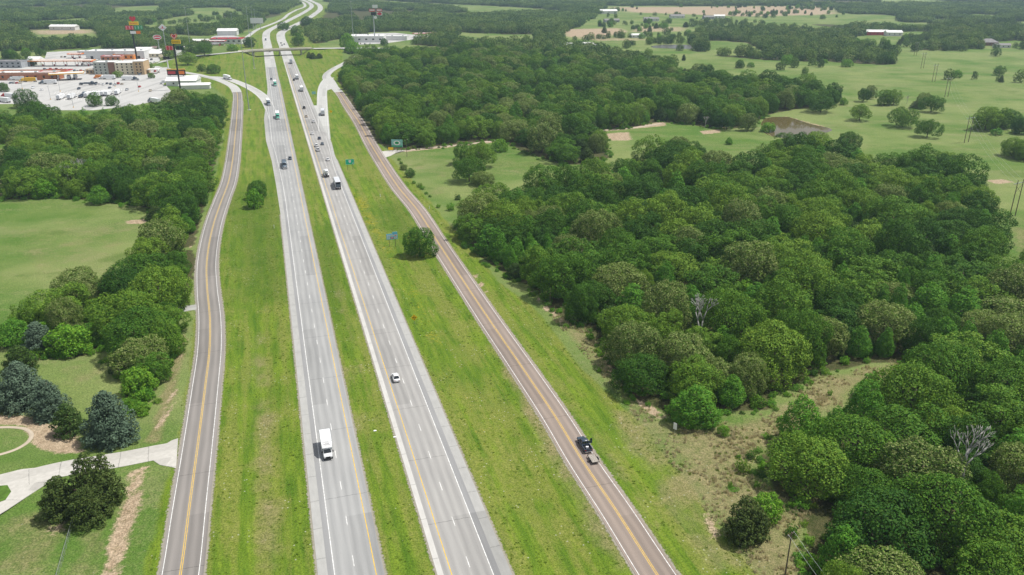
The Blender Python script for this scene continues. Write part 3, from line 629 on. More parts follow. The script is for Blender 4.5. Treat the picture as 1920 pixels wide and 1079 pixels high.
# lines painted on the interstate
def line(path, off, w, m, parent, row0, row1, z=.009, name='edge_line'):
    f = off if callable(off) else (lambda s: off)
    return ribbon(name, path, lambda s: f(s) - w / 2, lambda s: f(s) + w / 2, z, m, row0, row1, parent, 0)
LW, LY = M['line_white'], M['line_yellow']
line(left_cw, Lwhite, .17, LW, lcw, 1330, 196); line(left_cw, 3.62, .17, LY, lcw, 1330, 128)
line(left_cw, -3.66, .17, LW, lcw, 216, 127)
line(right_cw, Rwhite, .17, LW, rcw, 1330, 256); line(right_cw, -3.62, .17, LY, rcw, 1330, 118)
line(right_cw, 3.66, .17, LW, rcw, 248, 118)
def dashes(path, parent, row_first, keep=24):
    s = path.s_at_row(row_first) - 12.19 * 3; far_mb = MB(); k = 0; end = path.s_at_row(100)
    while s < end:
        V = []
        for a, o in ((0, -.07), (0, .07), (3.05, .07), (3.05, -.07)):
            p = path.point(s + a, o); V.append((p.x, p.y, .009))
        if k < keep:
            mb = MB(); mb.add(V, [(0, 1, 2, 3)]); mb.build('lane_dash', LW, parent)
        else: far_mb.add(V, [(0, 1, 2, 3)])
        s += 12.19; k += 1
    o = far_mb.build('lane_dashes', LW, parent); o['kind'] = 'stuff'
dashes(right_cw, rcw, 1064); dashes(left_cw, lcw, 1062)
# frontage roads
fl = ribbon('frontage_road', front_l, -3.75, 4.05, .012, RM['front_l'], 1330, 173, label='grey two-lane frontage road with a double yellow line beside the left woods')
flf = ribbon('frontage_road', front_l, -3.9, 4.2, .012, RM['far'], s0=front_l.s_at_row(173), label='pale curving end of the frontage road by the truck stop')
fr = ribbon('frontage_road', front_r, -3.75, 3.75, .012, RM['front_r'], 1330, 173, label='brown two-lane frontage road with a double yellow line beside the right woods')
frf = ribbon('frontage_road', front_r, -3.9, 3.9, .012, RM['far'], s0=front_r.s_at_row(173), label='pale end of the frontage road at the exit ramp junction')
for path, par in ((front_l, fl), (front_r, fr)):
    line(path, -3.22, .14, LW, par, 1330, 173, .021); line(path, 3.22, .14, LW, par, 1330, 173, .021)
    line(path, -.16, .12, LY, par, 1330, 173, .021, 'centre_line'); line(path, .16, .12, LY, par, 1330, 173, .021, 'centre_line')
# ramps, gore, lanes, drives
onr = ribbon('ramp', on_ramp, -4.6, 4.0, -.008, RM['far'], s1=on_ramp.s[-1], label='curving entrance ramp from the truck stop onto the interstate')
ofr = ribbon('ramp', off_ramp, -4.2, 4.2, -.008, RM['far'], label='straight exit ramp leaving the interstate for the right frontage road')
ribbon('edge_line', off_ramp, 3.1, 3.3, .004, LW, None, None, ofr, 0); ribbon('edge_line', off_ramp, -3.3, -3.1, .004, LW, None, None, ofr, 0, s0=30)
ribbon('edge_line', on_ramp, -3.5, -3.3, .004, LW, None, None, onr, 0, s1=on_ramp.s[-1] - 60); ribbon('edge_line', on_ramp, 3.0, 3.2, .004, LW, None, None, onr, 0, s1=on_ramp.s[-1] - 70)
flat('gore', P((587.5, 198), (599, 198), (600, 243), (599.5, 243)), -.02, RM['far'], 'pale paved wedge between the exit ramp and the interstate')
flat('gore', P((500, 184), (501.5, 170), (507, 172), (513, 206), (510.5, 206)), -.02, RM['far'], 'pale paved wedge between the entrance ramp and the interstate')
flat('junction', P((606, 176), (604, 160), (607, 147), (618, 141), (628, 152), (640, 172), (630, 176), (622, 167), (613, 170)), -.012, RM['far'], 'pale paved junction of the exit ramp and the right frontage road')
ribbon('service_road', far_front, -3.6, 3.6, .01, RM['far'], label='pale service road curving off beyond the bridge')
ribbon('gravel_lane', gravel_lane, -1.7, 1.7, .07, RM['gravel'], label='sandy gravel lane running along the edge of the wood', zf='ground', skirt=.3)
dr = ribbon('driveway', drive, -3.2, 3.2, .004, RM['drive'], label='pale concrete driveway curving in behind the big cedar')
flat('driveway', P((334, 822), (330, 878), (322, 876), (300, 872), (285, 862), (285, 840), (312, 832), (322, 826)), .0, RM['drive'], 'flared concrete mouth of the driveway at the frontage road')
flat('driveway', P((-60, 905), (40, 880), (110, 873), (112, 892), (60, 925), (10, 958), (-60, 1000)), -.008, RM['drive'], 'wide concrete fork of the driveway in the front yard')
ribbon('side_lane', side_lane, -2.3, 2.3, .06, RM['light'], zf='ground', skirt=.3, label='short grey side lane leaving the left frontage road')
flat('junction', P((722, 296), (716, 284), (742, 281.5), (760, 282), (742, 287), (733, 292)), -.004, RM['drive'], 'pale concrete mouth of the gravel lane')
flat('parking_lot', LOT, .0, RM['lot'], 'wide pale concrete lot of the truck stop'); flat('parking_lot', LOT2, .0, RM['lot'], 'pale lot of the red-roofed station beyond the left grass')
flat('parking_lot', LOT3, .0, RM['lot'], 'pale lot of the white station behind the right wood')
flat('verge_island', DRIVE_ISLE, .03, mat('island_grass', (.07, .14, .015), .9, var=.25, scale=.8), 'small round grass island in the driveway')
# ragged edges
for path, a, b, r0, r1 in ((left_cw, 5.1, 6.5, 1330, 150), (front_l, 4.05, 5.4, 1330, 190), (front_r, 3.75, 4.9, 1330, 190)):
    ribbon('gravel_edge', path, a, b, -.05 if path is not front_l else -.04, RM['edge'], r0, r1, None, 0, uv01=True)
for path, a, b, r0, r1 in ((left_cw, -6.6, -7.6, 1330, 400), (front_l, -3.75, -4.9, 1330, 190), (front_r, -3.75, -4.9, 1330, 190), (right_cw, -6.15, -6.95, 1330, 150), (right_cw, 6.95, 7.8, 1330, 300)):
    ribbon('gravel_edge', path, a, b, -.045, RM['edge'], r0, r1, None, 0, uv01=True)

# ------------------------------------------------------------------ bridge
br = empty('bridge', (0, 0, 0), 0, 'concrete road bridge crossing over the interstate on piers', 'bridge')
sL, sR = float(np.interp(at(452, 96, 7.2).x, cross.arr[:, 0], cross.s)), float(np.interp(at(585, 91, 7.2).x, cross.arr[:, 0], cross.s))
ribbon('cross_road', cross, -5.5, 5.5, .02, RM['far'], zf=lambda x: float(cross_z(x)), s1=sL, label='pale road climbing from the truck stop to the bridge')
ribbon('cross_road', cross, -5.5, 5.5, .02, RM['far'], zf=lambda x: float(cross_z(x)), s0=sR, label='pale road leading from the bridge to the right stations')
def sweep(name, a, b, z0, z1, m, parent):
    ss = np.linspace(sL, sR, 24); secs = []
    for s in ss:
        p, q = cross.point(s, a), cross.point(s, b); zz = float(cross_z(p.x)); secs.append([(p.x, p.y, zz + z0), (q.x, q.y, zz + z0), (q.x, q.y, zz + z1), (p.x, p.y, zz + z1)])
    mb = MB(); mb.loft(secs); return mb.build(name, m, parent)
sweep('deck', -5.9, 5.9, -.45, 0, M['bridge_concrete'], br)
for o in (-5.9, 5.6): sweep('parapet', o, o + .3, .003, .95, M['bridge_concrete'], br)
for o in (-4.8, -2.4, 0, 2.4, 4.8): sweep('girder', o - .25, o + .25, -1.7, -.453, M['bridge_steel'], br)
for pxx in (480, 523, 560):
    X = at(pxx, 100, 3).x; s = float(np.interp(X, cross.arr[:, 0], cross.s)); c0 = cross.point(s, 0); z = float(cross_z(c0.x)) - 1.71
    t_ = cross.t[cross.near(c0)]; nn = Vector((t_.y, -t_.x)); rz = math.atan2(t_.y, t_.x)
    pier = MB().box((c0.x, c0.y, z - .45), (1.1, 11.0, .9), 0, 1, rz).build('pier_cap', M['bridge_concrete'], br)
    for o in (-4, 0, 4):
        q = c0 + nn * o; MB().tube((q.x, q.y, -.3), (q.x, q.y, z - .903), .5, n=10).build('column', M['bridge_concrete'], pier)

# ------------------------------------------------------------------ trees
def rnd_dir(g, n):
    v = g.normal(size=(n, 3)); return v / np.linalg.norm(v, axis=1)[:, None]
def leaf_quads(g, pos, nrm, size, tilt=.7, droop=None):
    """one leaf spray (a 4-cornered diamond) at every position"""
    n = len(pos); d = nrm + tilt * g.normal(size=(n, 3)); d /= np.linalg.norm(d, axis=1)[:, None]
    r = g.normal(size=(n, 3)); u = np.cross(d, r); u /= np.linalg.norm(u, axis=1)[:, None]; w = np.cross(d, u)
    s = (size * g.uniform(.65, 1.35, n))[:, None]; b = s * g.uniform(.45, .8, n)[:, None]
    return np.stack([pos - u * s, pos - w * b - d * s * .12, pos + u * s, pos + w * b - d * s * .12], 1).reshape(-1, 3)
def lobed(g, lobes, dens, size, center, tilt=.75, cull=.72):
    """leaf sprays over the outside of many overlapping lobes (x, y, z, r)"""
    P_ = []; N_ = []
    lob = np.array(lobes)
    for i, (x, y, z, r) in enumerate(lobes):
        n = int(dens * r * r) + 3; d = rnd_dir(g, n)
        out = np.array([x, y, z]) - center; out /= np.linalg.norm(out) + 1e-6
        keep = (d @ out) > g.uniform(-.75, .1, n); d = d[keep]
        p = np.array([x, y, z]) + d * (r * g.uniform(.72, 1.08, len(d)))[:, None] * np.array([1, 1, .88])
        q = ((p[:, None, :] - lob[None, :, :3]) ** 2).sum(-1) / (lob[None, :, 3] ** 2); q[:, i] = 9
        ok = q.min(1) > cull ** 2; P_.append(p[ok]); N_.append((d * .75 + out * .25 + np.array([0, 0, .25]))[ok])
    return leaf_quads(g, np.concatenate(P_), np.concatenate(N_), size, tilt)
def crown_oak(seed, R_=6.0, h=12.0, z0=.6, n=70, dens=85, size=.24, irr=.22, top=1.0, tilt=.55):
    """a dome on a full skirt that comes nearly down to the ground"""
    g = np.random.default_rng(seed); lob = []; zc = z0 + (h - z0) * .42; c = np.array([0, 0, zc])
    ph = g.uniform(0, 6.28, 4)
    for i in range(n):
        v = 1 - 1.62 * (i + .5) / n; a = i * 2.39996 + g.uniform(-.35, .35)
        s = math.sqrt(max(0, 1 - v * v)) if v > 0 else 1 - .22 * v * v
        k = 1 + irr * (math.sin(2 * a + ph[0]) * .6 + math.sin(3 * a + ph[1] + v * 2.5) * .6 + g.normal() * .5); k = min(max(k, .5), 1.5 - .4 * abs(v))
        r = R_ * g.uniform(.14, .31) * max(1, k) ** .9; q = (1 - r / R_ * .75) * k
        z = zc + ((h - zc) * v * q * top if v > 0 else (zc - z0) * v * 1.45)
        lob.append((R_ * s * q * math.cos(a), R_ * s * q * math.sin(a), max(z, z0 + r * .3), r))
    for i in range(7): lob.append((g.normal() * R_ * .22, g.normal() * R_ * .22, zc + g.uniform(-.35, .3) * h * .5, R_ * .46))
    return lobed(g, lob, dens, size, c, tilt)
def crown_gum(seed, R_=3.6, h=13.0, z0=.9, dens=150, size=.19, tiers=14):
    g = np.random.default_rng(seed); lob = []
    for i in range(tiers):
        f = i / (tiers - 1); z = z0 + (h - z0) * (f * .96 + .03); rr = R_ * (1 - f) ** .62 * (.75 + .5 * min(1, f * 5)) * .86 + .25
        m = max(1, int(6 * rr / R_ + 1.5))
        for k in range(m):
            a = 6.28 * k / m + i * 1.1 + g.uniform(-.4, .4); r = max(.5, rr * g.uniform(.38, .58)); q = max(0, rr - r * .6) * g.uniform(.75, 1.15)
            lob.append((q * math.cos(a), q * math.sin(a), z + g.normal() * .35, r))
    return lobed(g, lob, dens, size, np.array([0, 0, h * .4]), .55)
def crown_cedar(seed, R_=5.0, h=9.0, z0=.3, n=120, dens=150, size=.19, point=.55):
    g = np.random.default_rng(seed); lob = []
    for i in range(n):
        f = ((i + .5) / n) ** .9; z = z0 + (h - z0) * f * .95; rr = R_ * (1 - f) ** point * (.8 + .25 * math.sin(i * 1.7)) * min(1, .72 + f * 2)
        a = i * 2.39996; r = R_ * g.uniform(.14, .24) * (1 - .35 * f); q = max(0, rr - r * .5)
        lob.append((q * math.cos(a), q * math.sin(a), z, r))
    for i in range(5): lob.append((0, 0, z0 + (h - z0) * (i + .5) / 6, R_ * .5 * (1 - i / 7)))
    return lobed(g, lob, dens, size, np.array([0, 0, h * .35]), tilt=.6)
def crown_spruce(seed, R_=6.0, h=12.5, size=.34):
    """whorls of long drooping boughs clothed with needle sprays"""
    g = np.random.default_rng(seed); P_ = []; N_ = []
    z = .5
    while z < h - .3:
        f = z / h; rr = R_ * (1 - f) ** .72 * g.uniform(.9, 1.06) + .15; m = int(7 + 11 * (1 - f))
        for k in range(m):
            a = 6.283 * (k + g.uniform(-.3, .3)) / m + z * 3; L_ = rr * g.uniform(.82, 1.1); cnt = max(4, int(L_ * 9))
            t_ = g.uniform(.12, 1, cnt) ** .7; rad = L_ * t_; wd = (.18 + .34 * (1 - t_) * L_ * .35) * g.normal(size=cnt)
            P_.append(np.stack([rad * math.cos(a) - wd * math.sin(a), rad * math.sin(a) + wd * math.cos(a), z + .25 * L_ * t_ * .5 - .30 * L_ * t_ ** 2 + g.normal(size=cnt) * .06], 1))
            N_.append(np.tile([math.cos(a) * .45, math.sin(a) * .45, .9], (cnt, 1)))
        z += .42 + .25 * (1 - f)
    return leaf_quads(g, np.concatenate(P_), np.concatenate(N_), size, .35)
def trunk_mesh(seed, h, r, limbs=6, spread=3.0, m='bark'):
    g = np.random.default_rng(seed); mb = MB(); p = Vector((0, 0, -.3)); k = 6; prev = p; rad = r
    for i in range(1, 5):
        q = Vector((g.normal() * .15 * i, g.normal() * .15 * i, h * i / 4)); mb.tube(prev, q, rad, rad * .74, k); prev = q; rad *= .74
    for i in range(limbs):
        f = g.uniform(.35, .95); a = i * 2.4 + g.uniform(-.5, .5); b = Vector((0, 0, h * f)); e = b + Vector((math.cos(a) * spread, math.sin(a) * spread, spread * g.uniform(.3, .9)))
        mid = b.lerp(e, .5) + Vector((0, 0, .25)); mb.tube(b, mid, r * .42, r * .28, 5); mb.tube(mid, e, r * .28, r * .10, 5)
    return mb.mesh('trunk', M[m], True)
def dead_mesh(seed, h, m='dead_bark', depth=5):
    g = random.Random(seed); mb = MB()
    def grow_(p, d, L_, r, k):
        q = p + d * L_; mb.tube(p, q, r, r * .68, 6 if k > 2 else 4)
        if k == 0: return
        for i in range(g.choice((2, 3, 3)) if k > 1 else 2):
            dd = (d + Vector((g.uniform(-1, 1), g.uniform(-1, 1), g.uniform(-.1, .55))) * (.62 if k < depth else .45)).normalized()
            grow_(q, dd, L_ * g.uniform(.58, .82), r * .66, k - 1)
    grow_(Vector((0, 0, -.3)), Vector((0, 0, 1)), h * .30, h * .022, depth)
    return mb.mesh('branches', M[m], True)

# nominal radius / height of each prototype, its crown mesh and its trunk mesh
PROTO = {}
def proto(kind, i, crown, mat_, R_, h, trunk): PROTO.setdefault(kind, []).append((quad_mesh('crown', crown, LEAF[mat_]), trunk, R_, h))
for i, (rr, h, n, top, irr) in enumerate(((6.4, 12.0, 50, 1.0, .24), (6.0, 13.0, 44, 1.05, .32), (7.0, 11.5, 60, .9, .22), (5.4, 12.5, 38, 1.1, .36), (6.6, 12.0, 54, 1.0, .42), (5.0, 11.0, 36, 1.0, .30), (6.2, 12.5, 46, 1.1, .50), (5.6, 13.5, 40, 1.15, .46))):
    proto('oak', i, crown_oak(100 + i, rr, h, .8, int(n * 1.5), 135, .195, irr, top), 'oak', rr, h, trunk_mesh(i, h * .62, .34, 7, rr * .45))
for i, (rr, h, n) in enumerate(((6.0, 11.5, 60), (5.2, 12.0, 52), (6.6, 11.5, 66))):
    proto('pale', i, crown_oak(140 + i, rr, h, .8, int(n * 1.5), 135, .195, .24, 1.0), 'pale', rr, h, trunk_mesh(20 + i, h * .6, .32, 7, rr * .42))
for i, (rr, h) in enumerate(((3.6, 13), (4.2, 12), (3.2, 12.5), (4.6, 14))):
    proto('gum', i, crown_gum(200 + i, rr, h), 'gum', rr, h, trunk_mesh(40 + i, h * .8, .24, 5, rr * .4))
for i, (rr, h, pt) in enumerate(((5.0, 8.0, .42), (4.4, 9.0, .6), (5.6, 8.2, .36))):
    proto('cedar', i, crown_cedar(300 + i, rr, h, point=pt), 'cedar', rr, h, trunk_mesh(60 + i, h * .7, .26, 5, rr * .4))
for i, (rr, h) in enumerate(((6.0, 12.5), (5.2, 11.5))):
    proto('spruce', i, np.concatenate([crown_spruce(400 + i, rr * .93, h, .22), crown_cedar(420 + i, rr, h * .95, n=120, dens=120, size=.20, point=.50)]), 'spruce', rr, h, trunk_mesh(80 + i, h * .9, .28, 4, rr * .3))
for i in range(2):
    proto('lime', i, crown_oak(500 + i, 3.6, 6.5, .3, 44, 170, .19, .25), 'lime', 3.6, 6.5, trunk_mesh(90 + i, 3.2, .14, 5, 1.4))
for i in range(3):
    proto('bush', i, crown_oak(520 + i, 1.7, 2.6, .0, 22, 260, .14, .3), ('gum', 'oak', 'lime')[i], 1.7, 2.6, trunk_mesh(95 + i, 1.2, .06, 5, .8))
for i in range(2): proto('solo', i, crown_oak(540 + i, 5.6, 11, .9, 95, 150, .19, .20), 'solo', 5.6, 11, trunk_mesh(98 + i, 6, .3, 6, 2.4))
for i, (rr, h) in enumerate(((7.4, 11.5), (6.6, 12.0), (6.8, 11.0))): proto('park', i, crown_oak(580 + i, rr, h, 2.3, 54, 110, .20, .34, .95), 'oak', rr, h, trunk_mesh(120 + i, h * .6, .42, 9, rr * .5))
proto('yard', 0, np.concatenate([crown_cedar(560 + i, rr, h, .1, 110, 150, .19, pt) + np.array([dx, dy, 0]) for i, (rr, h, dx, dy, pt) in enumerate(((5.4, 13.0, 1.2, .6, .55), (4.6, 9.2, -4.0, -.8, .5), (4.3, 8.0, 1.6, -3.8, .45), (3.6, 11.6, 3.4, 2.6, .6), (3.0, 6.0, -5.6, 2.2, .5)))]), 'yard', 8.2, 12.5, trunk_mesh(99, 9, .4, 6, 3))
proto('ball', 0, np.concatenate([crown_cedar(570 + i, rr, h, .1, 90, 150, .19, pt) + np.array([dx, dy, 0]) for i, (rr, h, dx, dy, pt) in enumerate(((4.6, 8.6, 0, .4, .40), (3.6, 6.6, -1.8, -1.4, .4), (3.2, 7.2, 1.9, -.8, .45)))]), 'yard', 5.2, 8.6, trunk_mesh(97, 5, .25, 5, 2))
TNAME = {'park': 'oak_tree', 'solo': 'oak_tree', 'yard': 'cedar_tree', 'ball': 'cedar_tree', 'oak': 'oak_tree', 'pale': 'blossoming_oak_tree', 'gum': 'gum_tree', 'cedar': 'cedar_tree', 'spruce': 'spruce_tree', 'lime': 'young_tree', 'bush': 'shrub'}
FOOT = []           # (x, y, r) of every tree placed by hand, so that the woods leave room
def plant(kind, x, y, R_, h=None, label=None, group=None, var=None, rz=None, name=None, z=None):
    cm, tm, pr, ph = PROTO[kind][random.randrange(len(PROTO[kind])) if var is None else var]
    o = empty(name or TNAME[kind], (x, y, gz(x, y) if z is None else z), random.uniform(0, 6.28) if rz is None else rz, label, 'shrub' if kind == 'bush' else 'tree', group)
    s = R_ / pr; o.scale = (s * random.uniform(.88, 1.12), s * random.uniform(.88, 1.12), (h or ph * s) / ph)
    mesh_obj('crown', cm, o); mesh_obj('trunk', tm, o); FOOT.append((x, y, R_)); return o
def plant_px(kind, px, py, R_, h=None, label=None, **kw):
    p = at(px, py); return plant(kind, p.x, p.y, R_, h, label, **kw)

# ---- trees that stand by themselves
PL = [
 ('solo', 788, 478, 5.8, 11.0, 'round dense green tree alone on the verge beside the brown frontage road', 3),
 ('lime', 478, 388, 4.2, 8.6, 'bright green tree on the wide left verge beside the interstate', 1), ('solo', 484, 372, 3.8, 9.0, 'darker tree right behind the bright green one on the left verge', 5),
 ('ball', 1398, 1000, 5.2, 8.8, 'dense dark round cedar alone at the near end of the dry grass strip', 2), ('lime', 1437, 968, 3.4, 5.8, 'bright green bushy tree tucked behind the lone round cedar', 0),
 ('park', 1538, 210, 9.0, 12.5, 'broad oak on the pasture just above the brown pond', 2), ('park', 1611, 226, 7.0, 11.5, 'spreading oak standing in open pasture between the pond and the pale oak', 4),
 ('park', 1692, 238, 8.2, 13.0, 'large paler oak standing in the middle of the open pasture', 2), ('park', 1738, 257, 6.6, 11.5, 'round dark oak in the pasture right of the large paler oak', 0),
 ('park', 1618, 191, 5.0, 10.5, 'leaning dark tree of a pair beyond the open pasture oaks', 3), ('pale', 1631, 186, 4.4, 11.5, 'thin pale tree of a pair beyond the open pasture oaks', 1),
 ('oak', 1657, 198, 5.5, 12, 'dark upright tree, left one of two touching trees in the pasture', 1), ('oak', 1674, 197, 5.6, 12, 'dark upright tree, right one of two touching trees in the pasture', 5),
 ('cedar', 1716, 205, 4.6, 6.5, 'low dark cedar at the left end of a pasture thicket', 0), ('park', 1745, 211, 7.6, 12, 'broad dark tree at the right end of the pasture thicket', 0), ('pale', 1731, 203, 5.0, 12, 'thin pale-leaved tree in the middle of the pasture thicket', 1),
 ('lime', 1581, 197, 3.4, 5.5, 'small bright bush left of the leaning pasture pair', 1), ('oak', 1873, 141, 5.6, 9.5, 'small round dark tree alone in the far right pasture', 5),
 ('lime', 1793, 146, 4.8, 7.5, 'pale green bush left of the round lone tree in the far pasture', 0), ('lime', 1587, 126, 6.2, 8.5, 'low bright tree in the pasture beside the bare red field', 1),
 ('lime', 1475, 122, 6.8, 11, 'wide bright tree in front of the long far hedgerow', 0), ('lime', 1546, 119, 3, 4.5, 'tiny bright bush between two low pasture trees', 1), ('lime', 1407, 127, 4, 5.5, 'small bush on the upper pasture edge above the right wood', 0),
 ('oak', 1661, 120, 6.5, 13, 'dark tree at the right end of the long far hedgerow', 1), ('cedar', 1673, 120, 4, 6, 'low dark cedar beside the tree ending the far hedgerow', 0), ('oak', 1660, 104, 5, 16, 'tall narrow dark tree behind the end of the far hedgerow', 1),
 ('oak', 1846, 243, 8, 15, 'tall dark tree at the left of the clump by the power line', 1), ('oak', 1866, 240, 7.5, 14, 'tall dark tree in the middle of the clump by the power line', 3), ('oak', 1886, 238, 7.5, 12, 'broad tree at the right of the clump by the power line', 0),
 ('bush', 1868, 252, 4.2, 4.5, 'low bushes in front of the clump by the power line', 0), ('oak', 1900, 291, 7, 11, 'dark round tree at the right picture edge below the clump', 2), ('oak', 1925, 296, 7, 11.5, 'dark tree cut by the right edge of the picture', 4), ('oak', 1912, 250, 6, 10, 'dark tree behind the bushes at the right edge', 4),
 ('lime', 1440, 246, 5.2, 6.5, 'bright willow bush growing in the brown pond', 0), ('oak', 1590, 280, 6.4, 11, 'round oak at the upper edge of the near right wood below the pond', 0), ('oak', 1470, 290, 7.2, 13, 'broad oak in front of the brown pond', 1), ('oak', 1515, 287, 6.5, 12, 'round oak right of the one in front of the pond', 3),
 ('gum', 1367, 269, 2.2, 4.8, 'slim young tree alone in the grass notch left of the pond', 0), ('park', 1362, 241, 6.0, 11, 'open oak at the gravel lane left of the pond', 4), ('pale', 1402, 243, 5, 12, 'tall thin pale tree at the left bank of the pond', 1), ('oak', 1345, 236, 6, 11, 'dense oak behind the dead grey tree left of the pond', 0),
 ('park', 880, 338, 7.6, 13, 'front oak of the clump standing in the small pasture', 0), ('park', 902, 312, 7.6, 14, 'back oak of the clump standing in the small pasture', 1), ('oak', 872, 306, 6.2, 12.5, 'left oak at the back of the clump in the small pasture', 3), ('lime', 935, 283, 4.4, 8, 'bright light green tree behind the small pasture clump', 0), ('pale', 905, 345, 5.2, 7, 'low grey-green bush in front of the small pasture clump', 0),
 ('pale', 757, 318, 1.8, 3.0, 'pale grey bush in the row beside the brown frontage road', 0), ('oak', 769, 331, 2.6, 4.6, 'dark green bush, largest in the row beside the brown frontage road', 5),
 ('oak', 378, 134, 4.4, 8, 'small round dark tree, left of a pair on the interchange grass', 5), ('oak', 401, 137, 6.0, 9.2, 'round dark tree, right of a pair on the interchange grass', 0),
 ('park', 352, 121, 9.5, 14, 'broad spreading oak at the edge of the interchange grass', 2), ('park', 385, 113, 8, 14, 'tall oak behind the spreading one at the interchange', 4),
 ('oak', 468, 88, 8, 13, 'dark tree at the left end of the bridge', 1), ('lime', 436, 95, 6, 8, 'bright bush left of the bridge end tree', 0),
 ('cedar', 580, 108, 3.8, 7.2, 'dark shrubby tree, left of two touching on the right ramp grass', 1), ('cedar', 587, 110, 5.0, 7.2, 'dark shrubby tree, right of two touching on the right ramp grass', 0), ('cedar', 599, 109, 4.2, 6, 'small dark round shrub beside the touching pair on the ramp grass', 2),
 ('lime', 652, 96, 9.5, 20, 'tall bright yellow-green tree where the cross road meets the right wood', 0), ('lime', 661, 100, 8.5, 14, 'lower bright yellow-green tree at the corner of the right wood', 1),
 ('oak', 560, 86, 8, 17, 'dark tree on the right side of the interstate just past the bridge', 1), ('oak', 531, 57, 10, 14, 'dark tree in the median beyond the bridge', 5), ('oak', 556, 66, 9, 15, 'dark tree right of the interstate on the far bend', 3), ('oak', 576, 50, 11, 18, 'dark tree on the inner side of the far bend', 0),
 ('gum', 188, 379, 4.6, 8.8, 'bright green tree standing clear in front of the left wood', 1), ('lime', 91, 366, 5.8, 9.0, 'light green tree at the front edge of the left wood near the dead trees', 0),
 ('gum', 265, 379, 3.8, 11, 'tall bright gum at the pasture corner of the left wood', 0), ('gum', 290, 372, 5.0, 10, 'wide bright gum at the pasture corner of the left wood', 3),
 ('cedar', 295, 418, 4.8, 8.0, 'dark cedar at the end of the pasture by the roadside strip', 2),
 # the group in the yard at the left
 ('spruce', 45, 752, 7.2, 12.5, 'blue-grey spruce at the left edge of the yard group', 0), ('spruce', 95, 775, 5.4, 10.5, 'middle blue-grey spruce of the three in the yard group', 1), ('spruce', 211, 822, 7.2, 13.5, 'largest blue-grey spruce standing in front by the driveway', 0),
 ('cedar', 131, 808, 4.2, 8.2, 'brownish cedar between the blue-grey spruces', 1), ('spruce', -35, 740, 6.5, 13, 'blue-grey spruce cut by the left edge of the picture', 1), ('cedar', 40, 690, 5, 7.5, 'dark cedar behind the left blue-grey spruce', 0),
 ('yard', 163, 955, 8.0, 13.0, 'very large dense dark cedar on the near side of the driveway', 0),  ('lime', 130, 655, 5.4, 8.5, 'vivid light green tree in the left roadside grove', 0), ('spruce', 75, 652, 5.4, 9.5, 'blue-green conifer beside the vivid light green tree in the left grove', 1), ('gum', 28, 640, 5.0, 8, 'bright green tree at the left end of the left roadside grove', 1),
 ('oak', 268, 655, 9.6, 13, 'big round oak with a yellow-green top in the left roadside grove', 2), ('pale', 270, 690, 6.2, 9.5, 'grey-green round tree below the big yellow-topped oak', 0), ('oak', 306, 660, 6, 11, 'dark oak at the road side of the left grove by the side lane', 0),
 ('cedar', 232, 690, 4.2, 6.5, 'brown-tinged low cedar behind the largest spruce', 0), ('lime', 262, 730, 4.2, 7.0, 'bright green bushy tree right behind the largest spruce', 1), ('oak', 290, 712, 4.4, 8, 'oak beside the bright bushy tree at the roadside strip', 5),
 ('lime', 1356, 812, 1.3, 2.6, 'small bright sapling in the dry grass near the white marker sign', 0), ('bush', 1392, 880, 1.6, 3.0, 'slender green bush in the dry grass strip', 1),
 ('gum', 1300, 790, 5.2, 10.5, 'full bright green gum at the front corner of the right wood', 3), ('oak', 1200, 728, 6.0, 9.5, 'rounded green oak at the wood edge above the bare soil patch', 0), ('gum', 1370, 755, 3.6, 8.5, 'light gum next to the front corner of the right wood', 1),
 ('oak', 1178, 640, 7.6, 11.5, 'large dome-shaped dark oak on the roadside edge of the right wood', 2), ('oak', 1445, 700, 9, 15, 'largest dark dome-shaped oak behind the bare grey tree', 2), ('pale', 1278, 700, 7.2, 11.5, 'olive-yellow oak left of the bare grey tree', 2),
 ('cedar', 966, 518, 4.0, 5.2, 'dark low round cedar at the tip of the wood beside the brown road', 2), ('gum', 968, 492, 3.4, 10.5, 'blue-green pointed tree behind the dark cedar at the wood tip', 0), ('gum', 1002, 500, 3.6, 11, 'bright pointed gum near the tip of the right wood', 2), ('pale', 1062, 498, 6.8, 12, 'cream-topped oak near the roadside tip of the right wood', 2), ('pale', 1160, 560, 7.6, 12, 'large cream-topped oak on the roadside of the right wood', 2),
 ('oak', 1110, 580, 6.2, 9.5, 'dark oak on the roadside edge below the cream-topped oaks', 0), ('pale', 1545, 660, 5.4, 11.5, 'narrow cream-coloured tree behind the clearing', 1), ('gum', 1630, 745, 3.2, 8, 'young bright gum standing in the clearing', 0),
 ('gum', 1735, 605, 6, 14.5, 'tall bright gum right of centre in the right wood', 3), ('gum', 1800, 610, 5, 14, 'tall bright gum beside the other tall one in the right wood', 0), ('gum', 1765, 650, 4.2, 10.5, 'lower bright gum between two tall gums in the right wood', 1),
 ('pale', 1655, 640, 7.4, 12.5, 'dark round tree with grey-green tips above the clearing', 0), ('oak', 1600, 872, 8.6, 12, 'broad dark oak below the clearing', 2), ('oak', 1512, 905, 7, 11, 'green oak at the left front of the lower right wood', 0),
 ('oak', 1640, 1040, 8.6, 12.5, 'wide oak at the bottom of the lower right wood', 4), ('oak', 1770, 1010, 9, 13.5, 'wide bright-sided oak below the white dead branches', 2), ('pale', 1905, 930, 6.4, 12, 'pale-tipped oak at the right edge near the white dead branches', 2),
]
for kind, px, py, R_, h, lab, v in PL: plant_px(kind, px, py, R_, h, lab, var=v % len(PROTO[kind]), rz=.15 if kind in ('yard', 'ball') else None)
